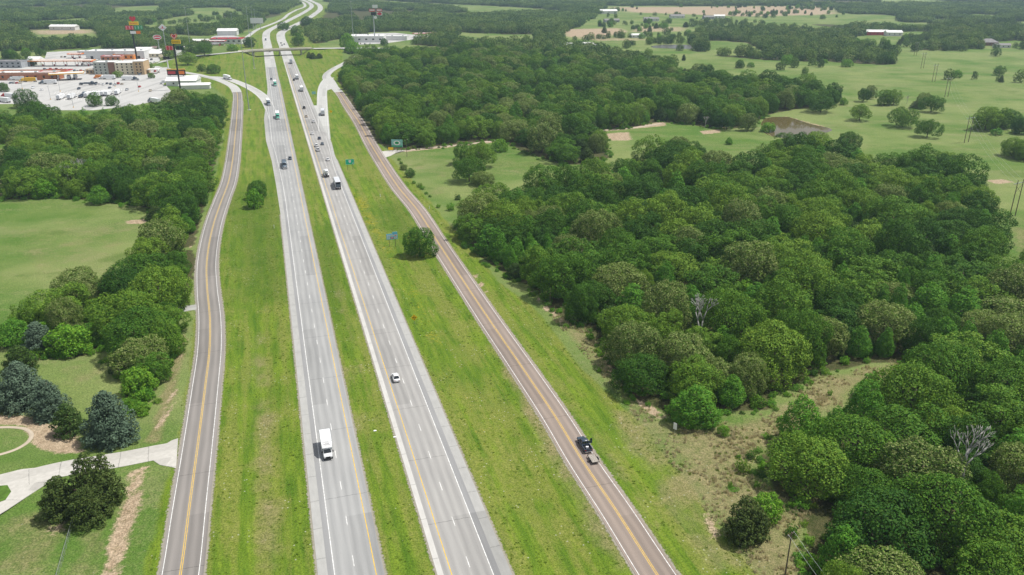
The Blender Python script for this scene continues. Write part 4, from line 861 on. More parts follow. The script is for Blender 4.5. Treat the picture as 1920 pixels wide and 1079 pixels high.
for px, py, h, seed, lab in ((1310, 655, 19, 3, 'bare grey dead tree standing in the right wood'), (1795, 945, 20, 8, 'white dead branches sticking out of the lower right wood'), (133, 350, 14, 5, 'white bare dead tree, left of two in the left wood'), (150, 345, 15, 12, 'white bare dead tree, right of two in the left wood'),
                             (1322, 238, 9, 9, 'grey bare tree beside the gravel lane left of the pond'), (1700, 196, 8, 14, 'thin bare grey tree in the pasture thicket')):
    p = at(px, py); o = empty('dead_tree', (p.x, p.y, gz(p.x, p.y)), 1.3 * seed, lab, 'dead tree'); mesh_obj('branches', dead_mesh(seed, h), o); FOOT.append((p.x, p.y, 1.5))

# ---- the woods: every trunk gets a place; the 300 nearest of a kind are trees of their own, the rest one mass for each kind
def scatter(x0, x1, y0, y1, mask, rmin, rmax, tries, seed, shrink=.62, avoid=None):
    g = np.random.default_rng(seed); cell = rmax * 2; grid = {}; out = []
    for x, y, r in (avoid or []): grid.setdefault((int(x // cell), int(y // cell)), []).append((x, y, r))
    X = g.uniform(x0, x1, tries); Y = g.uniform(y0, y1, tries); ok = mask(X, Y); X = X[ok]; Y = Y[ok]
    Rr = rmin + (rmax - rmin) * g.beta(1.5, 2.2, len(X)); order = np.argsort(-Rr * g.uniform(.6, 1, len(X)))
    for i in order:
        x, y, r = X[i], Y[i], Rr[i]; cx, cy = int(x // cell), int(y // cell); bad = False
        for a in (-1, 0, 1):
            for b in (-1, 0, 1):
                for qx, qy, qr in grid.get((cx + a, cy + b), ()):
                    if (x - qx) ** 2 + (y - qy) ** 2 < ((r + qr) * shrink) ** 2: bad = True; break
                if bad: break
            if bad: break
        if not bad: grid.setdefault((cx, cy), []).append((x, y, r)); out.append((x, y, r))
    return out
EDGE_IN = {id(WOOD_A): 3.4, id(WOOD_B): 4.2, id(WOOD_C): 3.2, id(WOOD_D): 2.6}
for px_, py_, r_ in ((745, 280, 9), (738, 288, 7), (755, 284, 7), (734, 279, 6)): FOOT.append((*at(px_, py_).xy, r_))      # room for the billboard
GAP = W((150, 676), (164, 610), (192, 566), (216, 580), (212, 640), (208, 676))
def polymask(poly): return lambda X, Y: (sdist(X, Y, poly) > EDGE_IN.get(id(poly), 1.2)) & (paved_dist(X, Y) > 4.5) & (sdist(X, Y, GAP) < -4.0)
def bbox(poly): a = np.array([tuple(p) for p in poly]); return a[:, 0].min(), a[:, 0].max(), a[:, 1].min(), a[:, 1].max()
WOODS = (('right', WOOD_A, 'the large wood right of the brown frontage road', 26000, 21), ('middle', WOOD_B, 'the far wood beside the exit ramp', 40000, 22),
         ('left', WOOD_C, 'the wood between the left pasture and the truck stop', 22000, 23), ('strip', WOOD_D, 'the roadside grove along the left frontage road', 6000, 24))
def visible(x, y, r, m=0):
    """roughly within the picture (things the photograph shows nothing of are left out)"""
    Z = y * cp_ + CAM_H * sp_; px = 960 + FPX * x / Z; top = 539.5 + FPX * ((CAM_H - 12) * cp_ - y * sp_) / (y * cp_ + (CAM_H - 12) * sp_)
    mm = r / Z * FPX + m; return -mm < px < 1920 + mm and top < 1079 + 20
cand = {}
CEDARY = lambda x, y: .5 + .5 * math.sin(x * .03 + 1) * math.sin(y * .025 + 2)
for key, poly, what, tries, seed in WOODS:
    b = bbox(poly); pts = scatter(*b, polymask(poly), 2.2, 8.8, tries, seed, .84, FOOT)
    pd_ = paved_dist(np.array([p[0] for p in pts]), np.array([p[1] for p in pts]))
    for (x, y, r), pdv in zip(pts, pd_):
        r = min(r, (pdv - 1.0) / 1.15)
        if r < 2.0: continue
        u = random.random(); c = CEDARY(x, y)
        if key == 'middle': k = 'cedar' if u < .06 + .18 * c else 'pale' if u < .30 and r > 4 else 'gum' if u < .40 and r < 5 else 'oak'
        else: k = 'cedar' if u < .02 + .06 * c else 'pale' if u < .11 + .07 * (1 - c) and r > 3.6 else 'gum' if (u < .46 if r < 4.8 else u < .20) else 'lime' if u > .93 and r < 5 else 'oak'
        if k == 'oak' and r < 3.3 and random.random() < .3: k = 'lime'
        cand.setdefault(k, []).append((math.hypot(x, y, CAM_H) / r, x, y, r, key, what))
REST = {}
SAY = {'oak': 'round green oak', 'pale': 'pale olive oak', 'gum': 'pointed bright gum', 'cedar': 'dark low cedar', 'lime': 'light green young tree'}
PLN = {'oak': 'oaks in', 'pale': 'pale blossoming oaks in', 'gum': 'pointed gums in', 'cedar': 'cedars in', 'lime': 'young light green trees in'}
MARKS = {   # things by which a tree in a wood can be found: photo pixels
 'right': [('the bare grey dead tree', 1308, 640), ('the dry grass clearing', 1560, 730), ('the white dead branches', 1795, 930), ('the wood tip by the brown road', 960, 490), ('the lone round cedar', 1440, 960), ('the brown pond', 1490, 290),
   ('the small pasture clump', 900, 370), ('the two tall gums', 1765, 610), ('the big cream-topped oak', 1160, 540), ('the power line poles', 1880, 440), ('the bare soil patch', 1200, 720), ('the grass notch near the pond', 1370, 330), ('the upper pasture edge', 1690, 320), ('the largest dome-shaped oak', 1445, 650), ('the heart of the right wood', 1330, 430), ('the lower right corner', 1880, 1060), ('the shaded middle of the right wood', 1560, 480), ('the cream tree by the clearing', 1545, 620)],
 'middle': [('the billboard', 745, 285), ('the gravel lane', 1000, 262), ('the exit ramp junction', 640, 150), ('the brown pond', 1470, 205), ('the yellow-green corner trees', 665, 110), ('the pasture pair of oaks', 1590, 180), ('the small far pasture', 1050, 300), ('the heart of the far wood', 1000, 170), ('the sandy patch by the lane', 1160, 245)],
 'left': [('the two white dead trees', 140, 345), ('the truck stop lot', 180, 225), ('the tall dark sign pole', 338, 190), ('the frontage road bend', 410, 250), ('the pasture corner', 283, 390), ('the left picture edge', 10, 250), ('the heart of the left wood', 220, 280)],
 'strip': [('the yellow-topped oak', 268, 640), ('the side lane', 330, 560), ('the left pasture', 160, 530), ('the vivid light green tree', 130, 640), ('the roadside by the frontage road', 350, 480)]}
MARKS = {k: [(n, at(x, y).xy) for n, x, y in v] for k, v in MARKS.items()}
NAMED = {}
def tree_label(k, x, y, r, key):
    n, q = min(MARKS[key], key=lambda m: (m[1].x - x) ** 2 + (m[1].y - y) ** 2); dx, dy = x - q.x, y - q.y
    side = ('right of' if dx > 0 else 'left of') if abs(dx) > abs(dy) * 1.3 else ('behind' if dy > 0 else 'in front of')
    if dx * dx + dy * dy < 60: side = 'right beside'
    if n.startswith(('the heart', 'the shaded')): side = {'behind': 'behind', 'in front of': 'in front of'}.get(side, side)
    size = 'big' if r > 6.2 else 'middle-sized' if r > 4.2 else 'small'
    near_ = '' if dx * dx + dy * dy < 900 else 'well '
    return f'{size} {SAY[k]} {near_}{side} {n}'
HASY = {'oak': (.95, 1.25), 'pale': (.95, 1.2), 'gum': (.9, 1.1), 'cedar': (.9, 1.1), 'lime': (.9, 1.1)}
for k, lst in cand.items():
    lst.sort(); n = 0; cap = 300 - sum(1 for q in PL if q[0] == k)
    for d, x, y, r, key, what in lst:
        if n < cap and visible(x, y, r):
            if k == 'gum': rr = min(r, 5.0) * .95
            elif k == 'cedar': rr = min(r, 5.0)
            elif k == 'lime': rr = min(r, 3.8)
            else: rr = r * 1.08
            h = None
            if k in ('oak', 'pale'): h = (4.2 + rr * 1.2) * random.uniform(.74, 1.28)
            elif k == 'gum': h = (8 + rr * 1.2) * random.uniform(.72, 1.22)
            plant(k, x, y, rr, h, tree_label(k, x, y, r, key), f'{PLN[k]} {what}'); n += 1
        elif visible(x, y, r, 150): REST.setdefault((k, key), []).append((x, y, r * 1.08))

# ---- masses: GN instances of crowns on points
def gn_scatter(name, label, pts, protos, seed, zoff=-.3, sx=None):
    """ONE object: a point for every tree, on which the node tree sets one of the crown meshes"""
    g = np.random.default_rng(seed); n = len(pts); a = np.array(pts)
    z = ground_z(a[:, 0], a[:, 1]) + zoff
    me = bpy.data.meshes.new(name); me.vertices.add(n); me.vertices.foreach_set('co', np.stack([a[:, 0], a[:, 1], z], 1).astype(np.float32).ravel())
    which = g.integers(0, len(protos), n)
    sc = np.zeros((n, 3), np.float32); s = a[:, 2] / np.array([protos[i][1] for i in which]); sc[:, 0] = sc[:, 1] = s
    hh = a[:, 3] if a.shape[1] > 3 else ((4.6 + a[:, 2] * 1.15) * g.uniform(.74, 1.26, n)); sc[:, 2] = hh / np.array([protos[i][2] for i in which])
    q = me.attributes.new('scl', 'FLOAT_VECTOR', 'POINT'); q.data.foreach_set('vector', sc.ravel())
    q = me.attributes.new('rot', 'FLOAT_VECTOR', 'POINT'); rr = np.zeros((n, 3), np.float32); rr[:, 2] = g.uniform(0, 6.28, n); q.data.foreach_set('vector', rr.ravel())
    q = me.attributes.new('which', 'INT', 'POINT'); q.data.foreach_set('value', which.astype(np.int32))
    o = mesh_obj(name, me); tag(o, label, kind='stuff')
    ng = bpy.data.node_groups.new(name, 'GeometryNodeTree'); ng.interface.new_socket('Geometry', in_out='INPUT', socket_type='NodeSocketGeometry'); ng.interface.new_socket('Geometry', in_out='OUTPUT', socket_type='NodeSocketGeometry')
    N = ng.nodes.new; K = ng.links.new
    gi, go = N('NodeGroupInput'), N('NodeGroupOutput'); ip = N('GeometryNodeInstanceOnPoints'); gi2 = N('GeometryNodeGeometryToInstance')
    for ob, _, _ in reversed(protos):
        oi = N('GeometryNodeObjectInfo'); oi.inputs['Object'].default_value = ob; oi.transform_space = 'ORIGINAL'; K(oi.outputs['Geometry'], gi2.inputs[0])
    def na(nm, ty):
        x = N('GeometryNodeInputNamedAttribute'); x.data_type = ty; x.inputs['Name'].default_value = nm; return [s_ for s_ in x.outputs if s_.enabled][0]
    K(gi.outputs[0], ip.inputs['Points']); K(gi2.outputs[0], ip.inputs['Instance']); ip.inputs['Pick Instance'].default_value = True
    K(na('which', 'INT'), ip.inputs['Instance Index']); K(na('rot', 'FLOAT_VECTOR'), ip.inputs['Rotation']); K(na('scl', 'FLOAT_VECTOR'), ip.inputs['Scale'])
    K(ip.outputs[0], go.inputs[0]); md = o.modifiers.new('scatter', 'NODES'); md.node_group = ng
    return o
def source(name, me): return bpy.data.objects.new(name, me)          # kept in bpy.data only: the node trees read its mesh
SRC = {k: [(source('crown_source', cm), R_, h) for cm, tm, R_, h in v] for k, v in PROTO.items()}
WN = {'right': 'right wood', 'middle': 'middle wood', 'left': 'left wood', 'strip': 'roadside grove'}
for (k, key), pts in REST.items():
    if k in ('gum', 'cedar', 'lime'):
        pts = [(x, y, min(r, 5 if k != 'lime' else 3.8), (8 + r * 1.1) if k == 'gum' else 8.0 if k == 'cedar' else 6.5) for x, y, r in pts]
    gn_scatter('woods', f'mass of further {PLN[k].replace(" in", "")} filling the {WN[key]}', pts, SRC[k], len(k) * 7 + len(pts))
# undergrowth along the wood edges
und = []
for key, poly, what, tries, seed in WOODS:
    q = np.array([tuple(p) for p in poly]); g = np.random.default_rng(seed + 50)
    for (ax, ay), (bx, by) in zip(q, np.roll(q, -1, 0)):
        L_ = math.hypot(bx - ax, by - ay)
        if ay > 620 or by > 620: continue
        for i in range(int(L_ / 2.0)):
            f = g.uniform(); x = ax + (bx - ax) * f + g.normal() * 1.6; y = ay + (by - ay) * f + g.normal() * 1.6; r = g.uniform(.5, 1.5); und.append((x, y, r, r * g.uniform(.9, 1.7)))
    b = bbox(poly); X = g.uniform(b[0], b[1], 2200); Y = g.uniform(b[2], b[3], 2200); ok = inside(X, Y, poly) & (Y < 420)
    und += [(x, y, r, r * 1.3) for x, y, r in zip(X[ok], Y[ok], g.uniform(.8, 2.2, ok.sum()))]
ua = np.array(und); ok = paved_dist(ua[:, 0], ua[:, 1]) > 3.5
gn_scatter('undergrowth', 'bushy undergrowth along the edges of the woods', [tuple(v) for v in ua[ok]], SRC['bush'], 5, -.15)
# tall dry grass and weeds
def tuft_mesh(name, seed, n, h, w, m):
    g = np.random.default_rng(seed); V = []
    for i in range(n):
        a = g.uniform(0, 6.28); r = g.uniform(0, .45); x, y = r * math.cos(a), r * math.sin(a); b = g.uniform(0, 6.28); hh = h * g.uniform(.5, 1.1); lx, ly = g.normal(size=2) * .28 * hh
        dx, dy = math.cos(b) * w, math.sin(b) * w; V += [(x - dx, y - dy, 0), (x + dx, y + dy, 0), (x + lx + dx * .3, y + ly + dy * .3, hh), (x + lx - dx * .3, y + ly - dy * .3, hh * .98)]
    return quad_mesh(name, np.array(V), m)
LEAF['straw'] = leaf_mat('straw', (.46, .40, .22), (.60, .54, .34), trans=.45, hue=0); LEAF['weed'] = leaf_mat('weeds', (.12, .22, .022), (.18, .27, .036), trans=.5); LEAF['flower'] = leaf_mat('yellow_flowers', (.42, .38, .02), (.52, .46, .02), trans=.3, hue=0)
tf = lambda nm, m, h, w, n=16: [(source(nm, tuft_mesh(nm, s, n, h, w, LEAF[m])), 1.0, 1.0) for s in range(3)]
def area_pts(poly, n, seed, r0, r1, h0, h1, clear=.6):
    g = np.random.default_rng(seed); b = bbox(poly); X = g.uniform(b[0], b[1], n); Y = g.uniform(b[2], b[3], n); ok = inside(X, Y, poly); ok &= paved_dist(X, Y) > clear; X, Y = X[ok], Y[ok]
    f = np.sin(X * .31 + 1.1 * np.sin(Y * .17)) * np.sin(Y * .27 + .8 * np.sin(X * .21)) + g.normal(size=len(X)) * .45; k = f > .1; X, Y = X[k], Y[k]
    return list(zip(X, Y, g.uniform(r0, r1, len(X)), g.uniform(h0, h1, len(X))))
gn_scatter('dry_grass', 'tall straw-coloured grass between the right verge and the wood', area_pts(DRY[0][0], 16000, 3, .5, 1.1, .4, 1.0), tf('straw_tuft', 'straw', 1, .07, 22), 6, -.02)
VN = W((268, 1120), (320, 880), (366, 560), (400, 380), (640, 330), (760, 330), (850, 430), (940, 530), (1015, 590), (1210, 800), (1450, 1110))
gn_scatter('weeds', 'green weeds growing through the dry grass strip', area_pts(DRY[0][0], 7000, 14, .3, .8, .15, .5), tf('weed_tuft', 'weed', 1, .10, 18), 17, -.02)
gn_scatter('brush', 'low green brush in the dry grass strip', area_pts(DRY[0][0], 420, 15, .35, 1.3, .5, 1.8), SRC['bush'], 18, -.1)
gn_scatter('weeds', 'green weeds and taller grass scattered over the verges', area_pts(VN, 24000, 4, .25, .8, .08, .22, .5), tf('weed_tuft', 'weed', 1, .10, 18), 7, -.02)
gn_scatter('wildflowers', 'yellow wildflowers dotted over the right verge', area_pts(FLOWER, 3500, 8, .2, .5, .10, .25), tf('flower_tuft', 'flower', 1, .10, 9), 8, .0)
# ---- far country: coarser trees, and thickets of them further out
SRC['far'] = [(source('far_crown', quad_mesh('far_crown', crown_oak(700 + i, 5.4, 11, .6, 30, 16, .55, .3), LEAF['far'])), 5.4, 11) for i in range(4)]
SRC['farpale'] = [(source('far_crown', quad_mesh('far_crown', crown_oak(720 + i, 5.4, 11, .6, 30, 16, .55, .3), LEAF['pale'])), 5.4, 11) for i in range(2)]
farm = lambda X, Y: wood_mask(X, Y) & ~inside(X, Y, WOOD_A) & ~inside(X, Y, WOOD_B) & ~inside(X, Y, WOOD_C) & ~inside(X, Y, WOOD_D) & (paved_dist(X, Y) > 9) & (seg_dist(X, Y, _crthin) > 14)
fp = [p for p in scatter(-1050, 1050, 420, 1500, farm, 3.6, 8.0, 60000, 31, .72, FOOT) if visible(p[0], p[1], p[2], 120)]
g = np.random.default_rng(77); sel = g.uniform(size=len(fp)) < .12
gn_scatter('far_woods', 'green woods and hedgerows beyond the interchange', [p for p, s in zip(fp, sel) if not s], SRC['far'], 32)
gn_scatter('far_woods', 'paler trees mixed into the woods beyond the interchange', [p for p, s in zip(fp, sel) if s], SRC['farpale'], 33)
def thicket(seed):
    g = np.random.default_rng(seed); V = []
    for i in range(15):
        a = i * 2.4; r = 15 * math.sqrt((i + .5) / 15); c = crown_oak(seed * 50 + i, g.uniform(4, 6.5), g.uniform(9, 13), 1, 14, 5.5, .95, .3); V.append(c + np.array([r * math.cos(a), r * math.sin(a), 0]))
    return quad_mesh('thicket', np.concatenate(V), LEAF['far'])
SRC['thicket'] = [(source('thicket', thicket(i + 1)), 15.0, 12.0) for i in range(4)]
g = np.random.default_rng(41); X = []; Y = []
for yy in np.arange(1490, 4600, 21.0):
    xs = np.arange(-yy * .75, yy * .75, 23.0); X += list(xs + g.uniform(-6, 6, len(xs)) + (11 if int(yy / 21) % 2 else 0)); Y += list(yy + g.uniform(-6, 6, len(xs)))
X = np.array(X); Y = np.array(Y); ok = farm(X, Y) & (paved_dist(X, Y) > 17) & ((np.sin(X * .006 + 1.2 * np.sin(Y * .0045)) + np.sin(Y * .0052 + 2 + X * .002) + g.normal(size=len(X)) * .4) > -1.05); X, Y = X[ok], Y[ok]
gn_scatter('distant_woods', 'hazy distant woods reaching towards the horizon', list(zip(X, Y, g.uniform(13, 18, len(X)), g.uniform(9, 14, len(X)))), SRC['thicket'], 42, -.5)
# hedgerows and clumps in the far fields
hp_ = []
for ln, w_, dn in (([(1058, 78), (1130, 72), (1230, 69)], 6, .10), ([(1120, 46), (1250, 47), (1330, 44), (1440, 40)], 10, .07), ([(1150, 32), (1300, 30), (1450, 32)], 14, .05), ([(1290, 70), (1330, 63), (1380, 55), (1440, 50)], 26, .22), ([(1300, 52), (1345, 48), (1400, 48)], 16, .14), ([(1170, 88), (1240, 80), (1300, 82)], 8, .16), ([(1230, 92), (1330, 94)], 5, .05), ([(1735, 92), (1800, 84), (1850, 80)], 20, .22), ([(1690, 96), (1760, 94), (1850, 95)], 6, .10), ([(1860, 92), (1960, 93)], 8, .12), ([(1700, 80), (1745, 72)], 8, .2), ([(250, 46), (330, 44), (430, 36)], 12, .12), ([(0, 104), (90, 96), (190, 86)], 8, .12), ([(60, 110), (85, 104)], 6, .2), ([(1760, 152), (1830, 150), (1920, 156)], 3, .05), ([(1420, 132), (1530, 126), (1650, 124)], 4, .03)):
    pp = [at(*q) for q in ln]
    for a_, b_4 in zip(pp[:-1], pp[1:]):
        L_ = (b_4 - a_).length
        for i in range(int(L_ * dn)):
            f = g.uniform(); hp_.append((a_.x + (b_4.x - a_.x) * f + g.normal() * w_, a_.y + (b_4.y - a_.y) * f + g.normal() * w_ * 1.6, g.uniform(2.0, 6.0)))
hk = np.array(hp_); ok = (paved_dist(hk[:, 0], hk[:, 1]) > 10) & (sdist(hk[:, 0], hk[:, 1], POND2) < -7); gn_scatter('hedgerows', 'hedgerows and brush between the far fields', [tuple(v) for v in hk[ok]], SRC['far'], 61)
# single far trees dotted over the far fields
fd = []
for q, n in ((FIELDS[1], 150), (FIELDS[2], 14), (FIELDS[0], 7), (FIELDS[9], 14), (FIELDS[5], 8), (FIELDS[11], 16)):
    b = bbox(q); cx = g.uniform(b[0], b[1], 16); cy = g.uniform(b[2], b[3], 16); w_ = g.integers(0, 16, n * 4); sp = np.where(g.uniform(size=n * 4) < .75, .06, .6)
    xx = cx[w_] + g.normal(size=n * 4) * (b[1] - b[0]) * sp; yy = cy[w_] + g.normal(size=n * 4) * (b[3] - b[2]) * sp * .7; k = inside(xx, yy, q) & (paved_dist(xx, yy) > 10)
    for p in (POND, POND2): k &= sdist(xx, yy, p) < -8
    k &= (yy > 760) | (xx < 0)
    fd += list(zip(xx[k][:n], yy[k][:n], g.uniform(1.6, 6.0, n)))
MARKS['far'] = [(nm_, at(x_, y_).xy) for nm_, x_, y_ in (('the white farmhouse', 1331, 57), ('the red barn', 1645, 66), ('the pale far pond', 1270, 88), ('the long white farm building', 1222, 40), ('the grey-roofed far house', 1271, 35), ('the building at the brown field', 1142, 26), ('the grey long shed', 1148, 42), ('the orange field', 1100, 62), ('the middle of the brown field', 1350, 20), ('the right end of the brown field', 1520, 20), ('the house by the far hedgerow', 1196, 70), ('the truck stop lot', 80, 100), ('the far left field', 340, 38), ('the bridge', 520, 95), ('the right station', 720, 70), ('the far pasture pylons', 1740, 130))]
for x, y, r in fd:
    kk = random.choice(('oak', 'oak', 'lime', 'cedar')); SAYF = {'oak': 'round green field tree', 'lime': 'light green field bush', 'cedar': 'dark field cedar'}
    SAY['far'] = SAYF[kk]; plant(kk, x, y, min(r, 4.8), 3.4 + r * 1.2, tree_label('far', x, y, r * 1.3, 'far'), 'trees dotted over the far fields', name='field_tree')
# row of bushes along the small pasture fence
for i, (px, py, r) in enumerate(((748, 300, 1.0), (752, 307, 1.2), (760, 312, .9), (776, 344, 1.1), (787, 350, 1.5), (792, 354, 1.3), (799, 363, .9), (806, 368, .8), (845, 392, 2.2), (870, 385, 2.4), (858, 372, 1.8), (822, 388, 1.2))):
    plant_px('bush', px, py, r, r * 1.5, 'green bush in the fence row of the small pasture', group='bushes in the fence row of the small pasture', var=i % 3)


# ------------------------------------------------------------------ vehicles (local +Y is forward)
def wheel_me(r, w):
    key = ('wheel', r, w)
    if key not in CACHE:
        mb = MB(); mb.tube((-w / 2, 0, 0), (w / 2, 0, 0), r, n=14); CACHE[key] = mb.mesh('wheel', M['rubber'], False)
        mb = MB(); mb.tube((-w / 2 - .012, 0, 0), (w / 2 + .012, 0, 0), r * .58, n=10); CACHE[key + ('rim',)] = mb.mesh('rim', M['chrome'], False)
    return CACHE[key], CACHE[key + ('rim',)]
CACHE = {}
def wheels(root, spots, r, w):
    a, b = wheel_me(r, w)
    for x, y in spots:
        o = mesh_obj('wheel', a, root, (x, y, r)); mesh_obj('rim', b, o)
def part(root, key, name, m, fill, smooth=False):
    """a part whose mesh is shared by all vehicles of the same make-up"""
    if key not in CACHE:
        mb = MB(); fill(mb); CACHE[key] = mb.mesh(name, m, smooth)
    return mesh_obj(name, CACHE[key], root)
def sect(y, w, z0, z1, c=.12, wt=None):
    """rounded cross-section of a body at y"""
    wt = w if wt is None else wt; c = min(c, (z1 - z0) * .45)
    return [(-w, y, z0 + c), (-w + c, y, z0), (w - c, y, z0), (w, y, z0 + c), (wt, y, z1 - c), (wt - c, y, z1), (-wt + c, y, z1), (-wt, y, z1 - c)]
def lights(root, y0, y1, w, z, dx=.22, key=''):
    for s in (-1, 1):
        part(root, ('hl', key, y1, w, z, s), 'headlight', M['lamp_clear'], lambda mb: mb.box((s * (w - dx), y1, z), (.34, .08, .17)))
        part(root, ('tl', key, y0, w, z, s), 'tail_light', M['lamp_red'], lambda mb: mb.box((s * (w - dx), y0, z + .12), (.26, .08, .2)))
def car(root, paint, suv=False):
    h = .28 if suv else 0.0; k = ('car', paint, suv)
    part(root, k + ('body',), 'body', M[paint], lambda mb: mb.loft([sect(-2.28, .70, .36, .80 + h), sect(-2.1, .86, .28, .98 + h), sect(-.9, .91, .24, .98 + h), sect(.95, .91, .24, .96 + h), sect(1.75, .88, .26, .86 + h * .8), sect(2.2, .78, .30, .72 + h * .6), sect(2.34, .62, .36, .62 + h * .5)]), True)
    zz = 1.48 + h * 1.2
    if suv: pr = [(-2.15, .95 + h, -1.75), (1.15, .95 + h, .45)]
    else: pr = [(-1.75, .96, -.95), (1.15, .95, .30)]
    (yb, zb, yt), (yf, _, yft) = pr
    def gl(mb):
        V = [(-.80, yb, zb), (.80, yb, zb), (.80, yf, zb - .02), (-.80, yf, zb - .02), (-.60, yt, zz), (.60, yt, zz), (.60, yft, zz), (-.60, yft, zz)]
        mb.add(V, [(0, 1, 5, 4), (1, 2, 6, 5), (2, 3, 7, 6), (3, 0, 4, 7), (4, 5, 6, 7)])
    part(root, k + ('glass',), 'window', M['glass'], gl)
    part(root, k + ('roof',), 'roof', M[paint], lambda mb: mb.loft([sect(yt - .06, .58, zz - .01, zz + .04, .02), sect((yt + yft) / 2, .64, zz, zz + .085, .03), sect(yft + .05, .58, zz - .01, zz + .04, .02)]), True)
    for s in (-1, 1):
        part(root, k + ('pillar', s), 'pillar', M[paint], lambda mb: mb.tube((s * .83, yf - .02, zb - .03), (s * .62, yft + .03, zz + .02), .045, n=5).tube((s * .83, (yb + yf) / 2 - .1, zb), (s * .63, (yt + yft) / 2, zz), .045, n=5).tube((s * .82, yb + .02, zb - .02), (s * .62, yt - .02, zz + .02), .06, n=5))
        part(root, k + ('mirror', s), 'mirror', M[paint], lambda mb: mb.box((s * .98, yf - .25, zb + .06), (.18, .12, .13)))
    wheels(root, [(s * .80, y) for s in (-1, 1) for y in (-1.38, 1.42)], .34, .22); lights(root, -2.26, 2.24, .78, .62 + h * .5, key=str(suv))
def pickup(root, paint, door_open=False, load=None):
    k = ('pickup', paint)
    part(root, k + ('body',), 'body', M[paint], lambda mb: mb.loft([sect(-.75, .97, .42, 1.14, .1), sect(1.35, .97, .40, 1.14, .1), sect(1.5, .95, .42, 1.12, .1), sect(2.55, .92, .46, 1.04, .1), sect(2.82, .84, .5, .96, .1)]), True)
    def bed(mb):
        for s in (-1, 1): mb.box((s * .91, -1.83, .82), (.12, 2.14, .62))
        mb.box((0, -1.83, .62), (1.70, 2.14, .12)); mb.box((0, -.80, .85), (1.70, .08, .56))
    part(root, k + ('bed',), 'bed', M[paint], bed)
    part(root, k + ('liner',), 'bed_liner', M['grille'], lambda mb: mb.box((0, -1.85, .69), (1.66, 2.0, .02)))
    part(root, k + ('gate',), 'tailgate', M[paint], lambda mb: mb.box((0, -2.94, .83), (1.72, .07, .56)))
    def gl(mb):
        V = [(-.84, -.72, 1.12), (.84, -.72, 1.12), (.84, 1.45, 1.11), (-.84, 1.45, 1.11), (-.68, -.55, 1.76), (.68, -.55, 1.76), (.68, .72, 1.76), (-.68, .72, 1.76)]
        mb.add(V, [(0, 1, 5, 4), (1, 2, 6, 5), (2, 3, 7, 6), (3, 0, 4, 7), (4, 5, 6, 7)])
    part(root, k + ('glass',), 'window', M['glass'], gl)
    part(root, k + ('roof',), 'roof', M[paint], lambda mb: mb.loft([sect(-.62, .66, 1.74, 1.80, .02), sect(.1, .72, 1.76, 1.86, .03), sect(.80, .66, 1.74, 1.80, .02)]), True)
    for s in (-1, 1):
        part(root, k + ('pillar', s), 'pillar', M[paint], lambda mb: mb.tube((s * .87, 1.43, 1.1), (s * .70, .74, 1.78), .05, n=5).tube((s * .88, .35, 1.1), (s * .72, .2, 1.78), .05, n=5).tube((s * .87, -.70, 1.1), (s * .70, -.56, 1.78), .08, n=5))
        part(root, k + ('mirror', s), 'mirror', M['grille'], lambda mb: mb.box((s * 1.08, 1.1, 1.2), (.22, .12, .22)))
    part(root, k + ('bumper',), 'bumper', M['chrome'], lambda mb: mb.box((0, 2.86, .55), (1.76, .12, .2)).box((0, -3.04, .5), (1.7, .14, .16)))
    wheels(root, [(s * .86, y) for s in (-1, 1) for y in (-1.75, 1.85)], .40, .26); lights(root, -2.96, 2.84, .92, .78, .14, 'pk')
    if door_open:
        def dr_(mb): mb.box((1.52, .32, .80), (1.05, .10, .66)).box((1.50, .33, 1.42), (.06, .06, .62)).box((1.98, .33, 1.40), (.06, .06, .56)).box((1.74, .33, 1.70), (.50, .06, .06))
        d = part(root, k + ('door',), 'door', M[paint], dr_); mesh_obj('window', MB().box((1.74, .33, 1.40), (.44, .02, .52)).mesh('window', M['glass']), d)
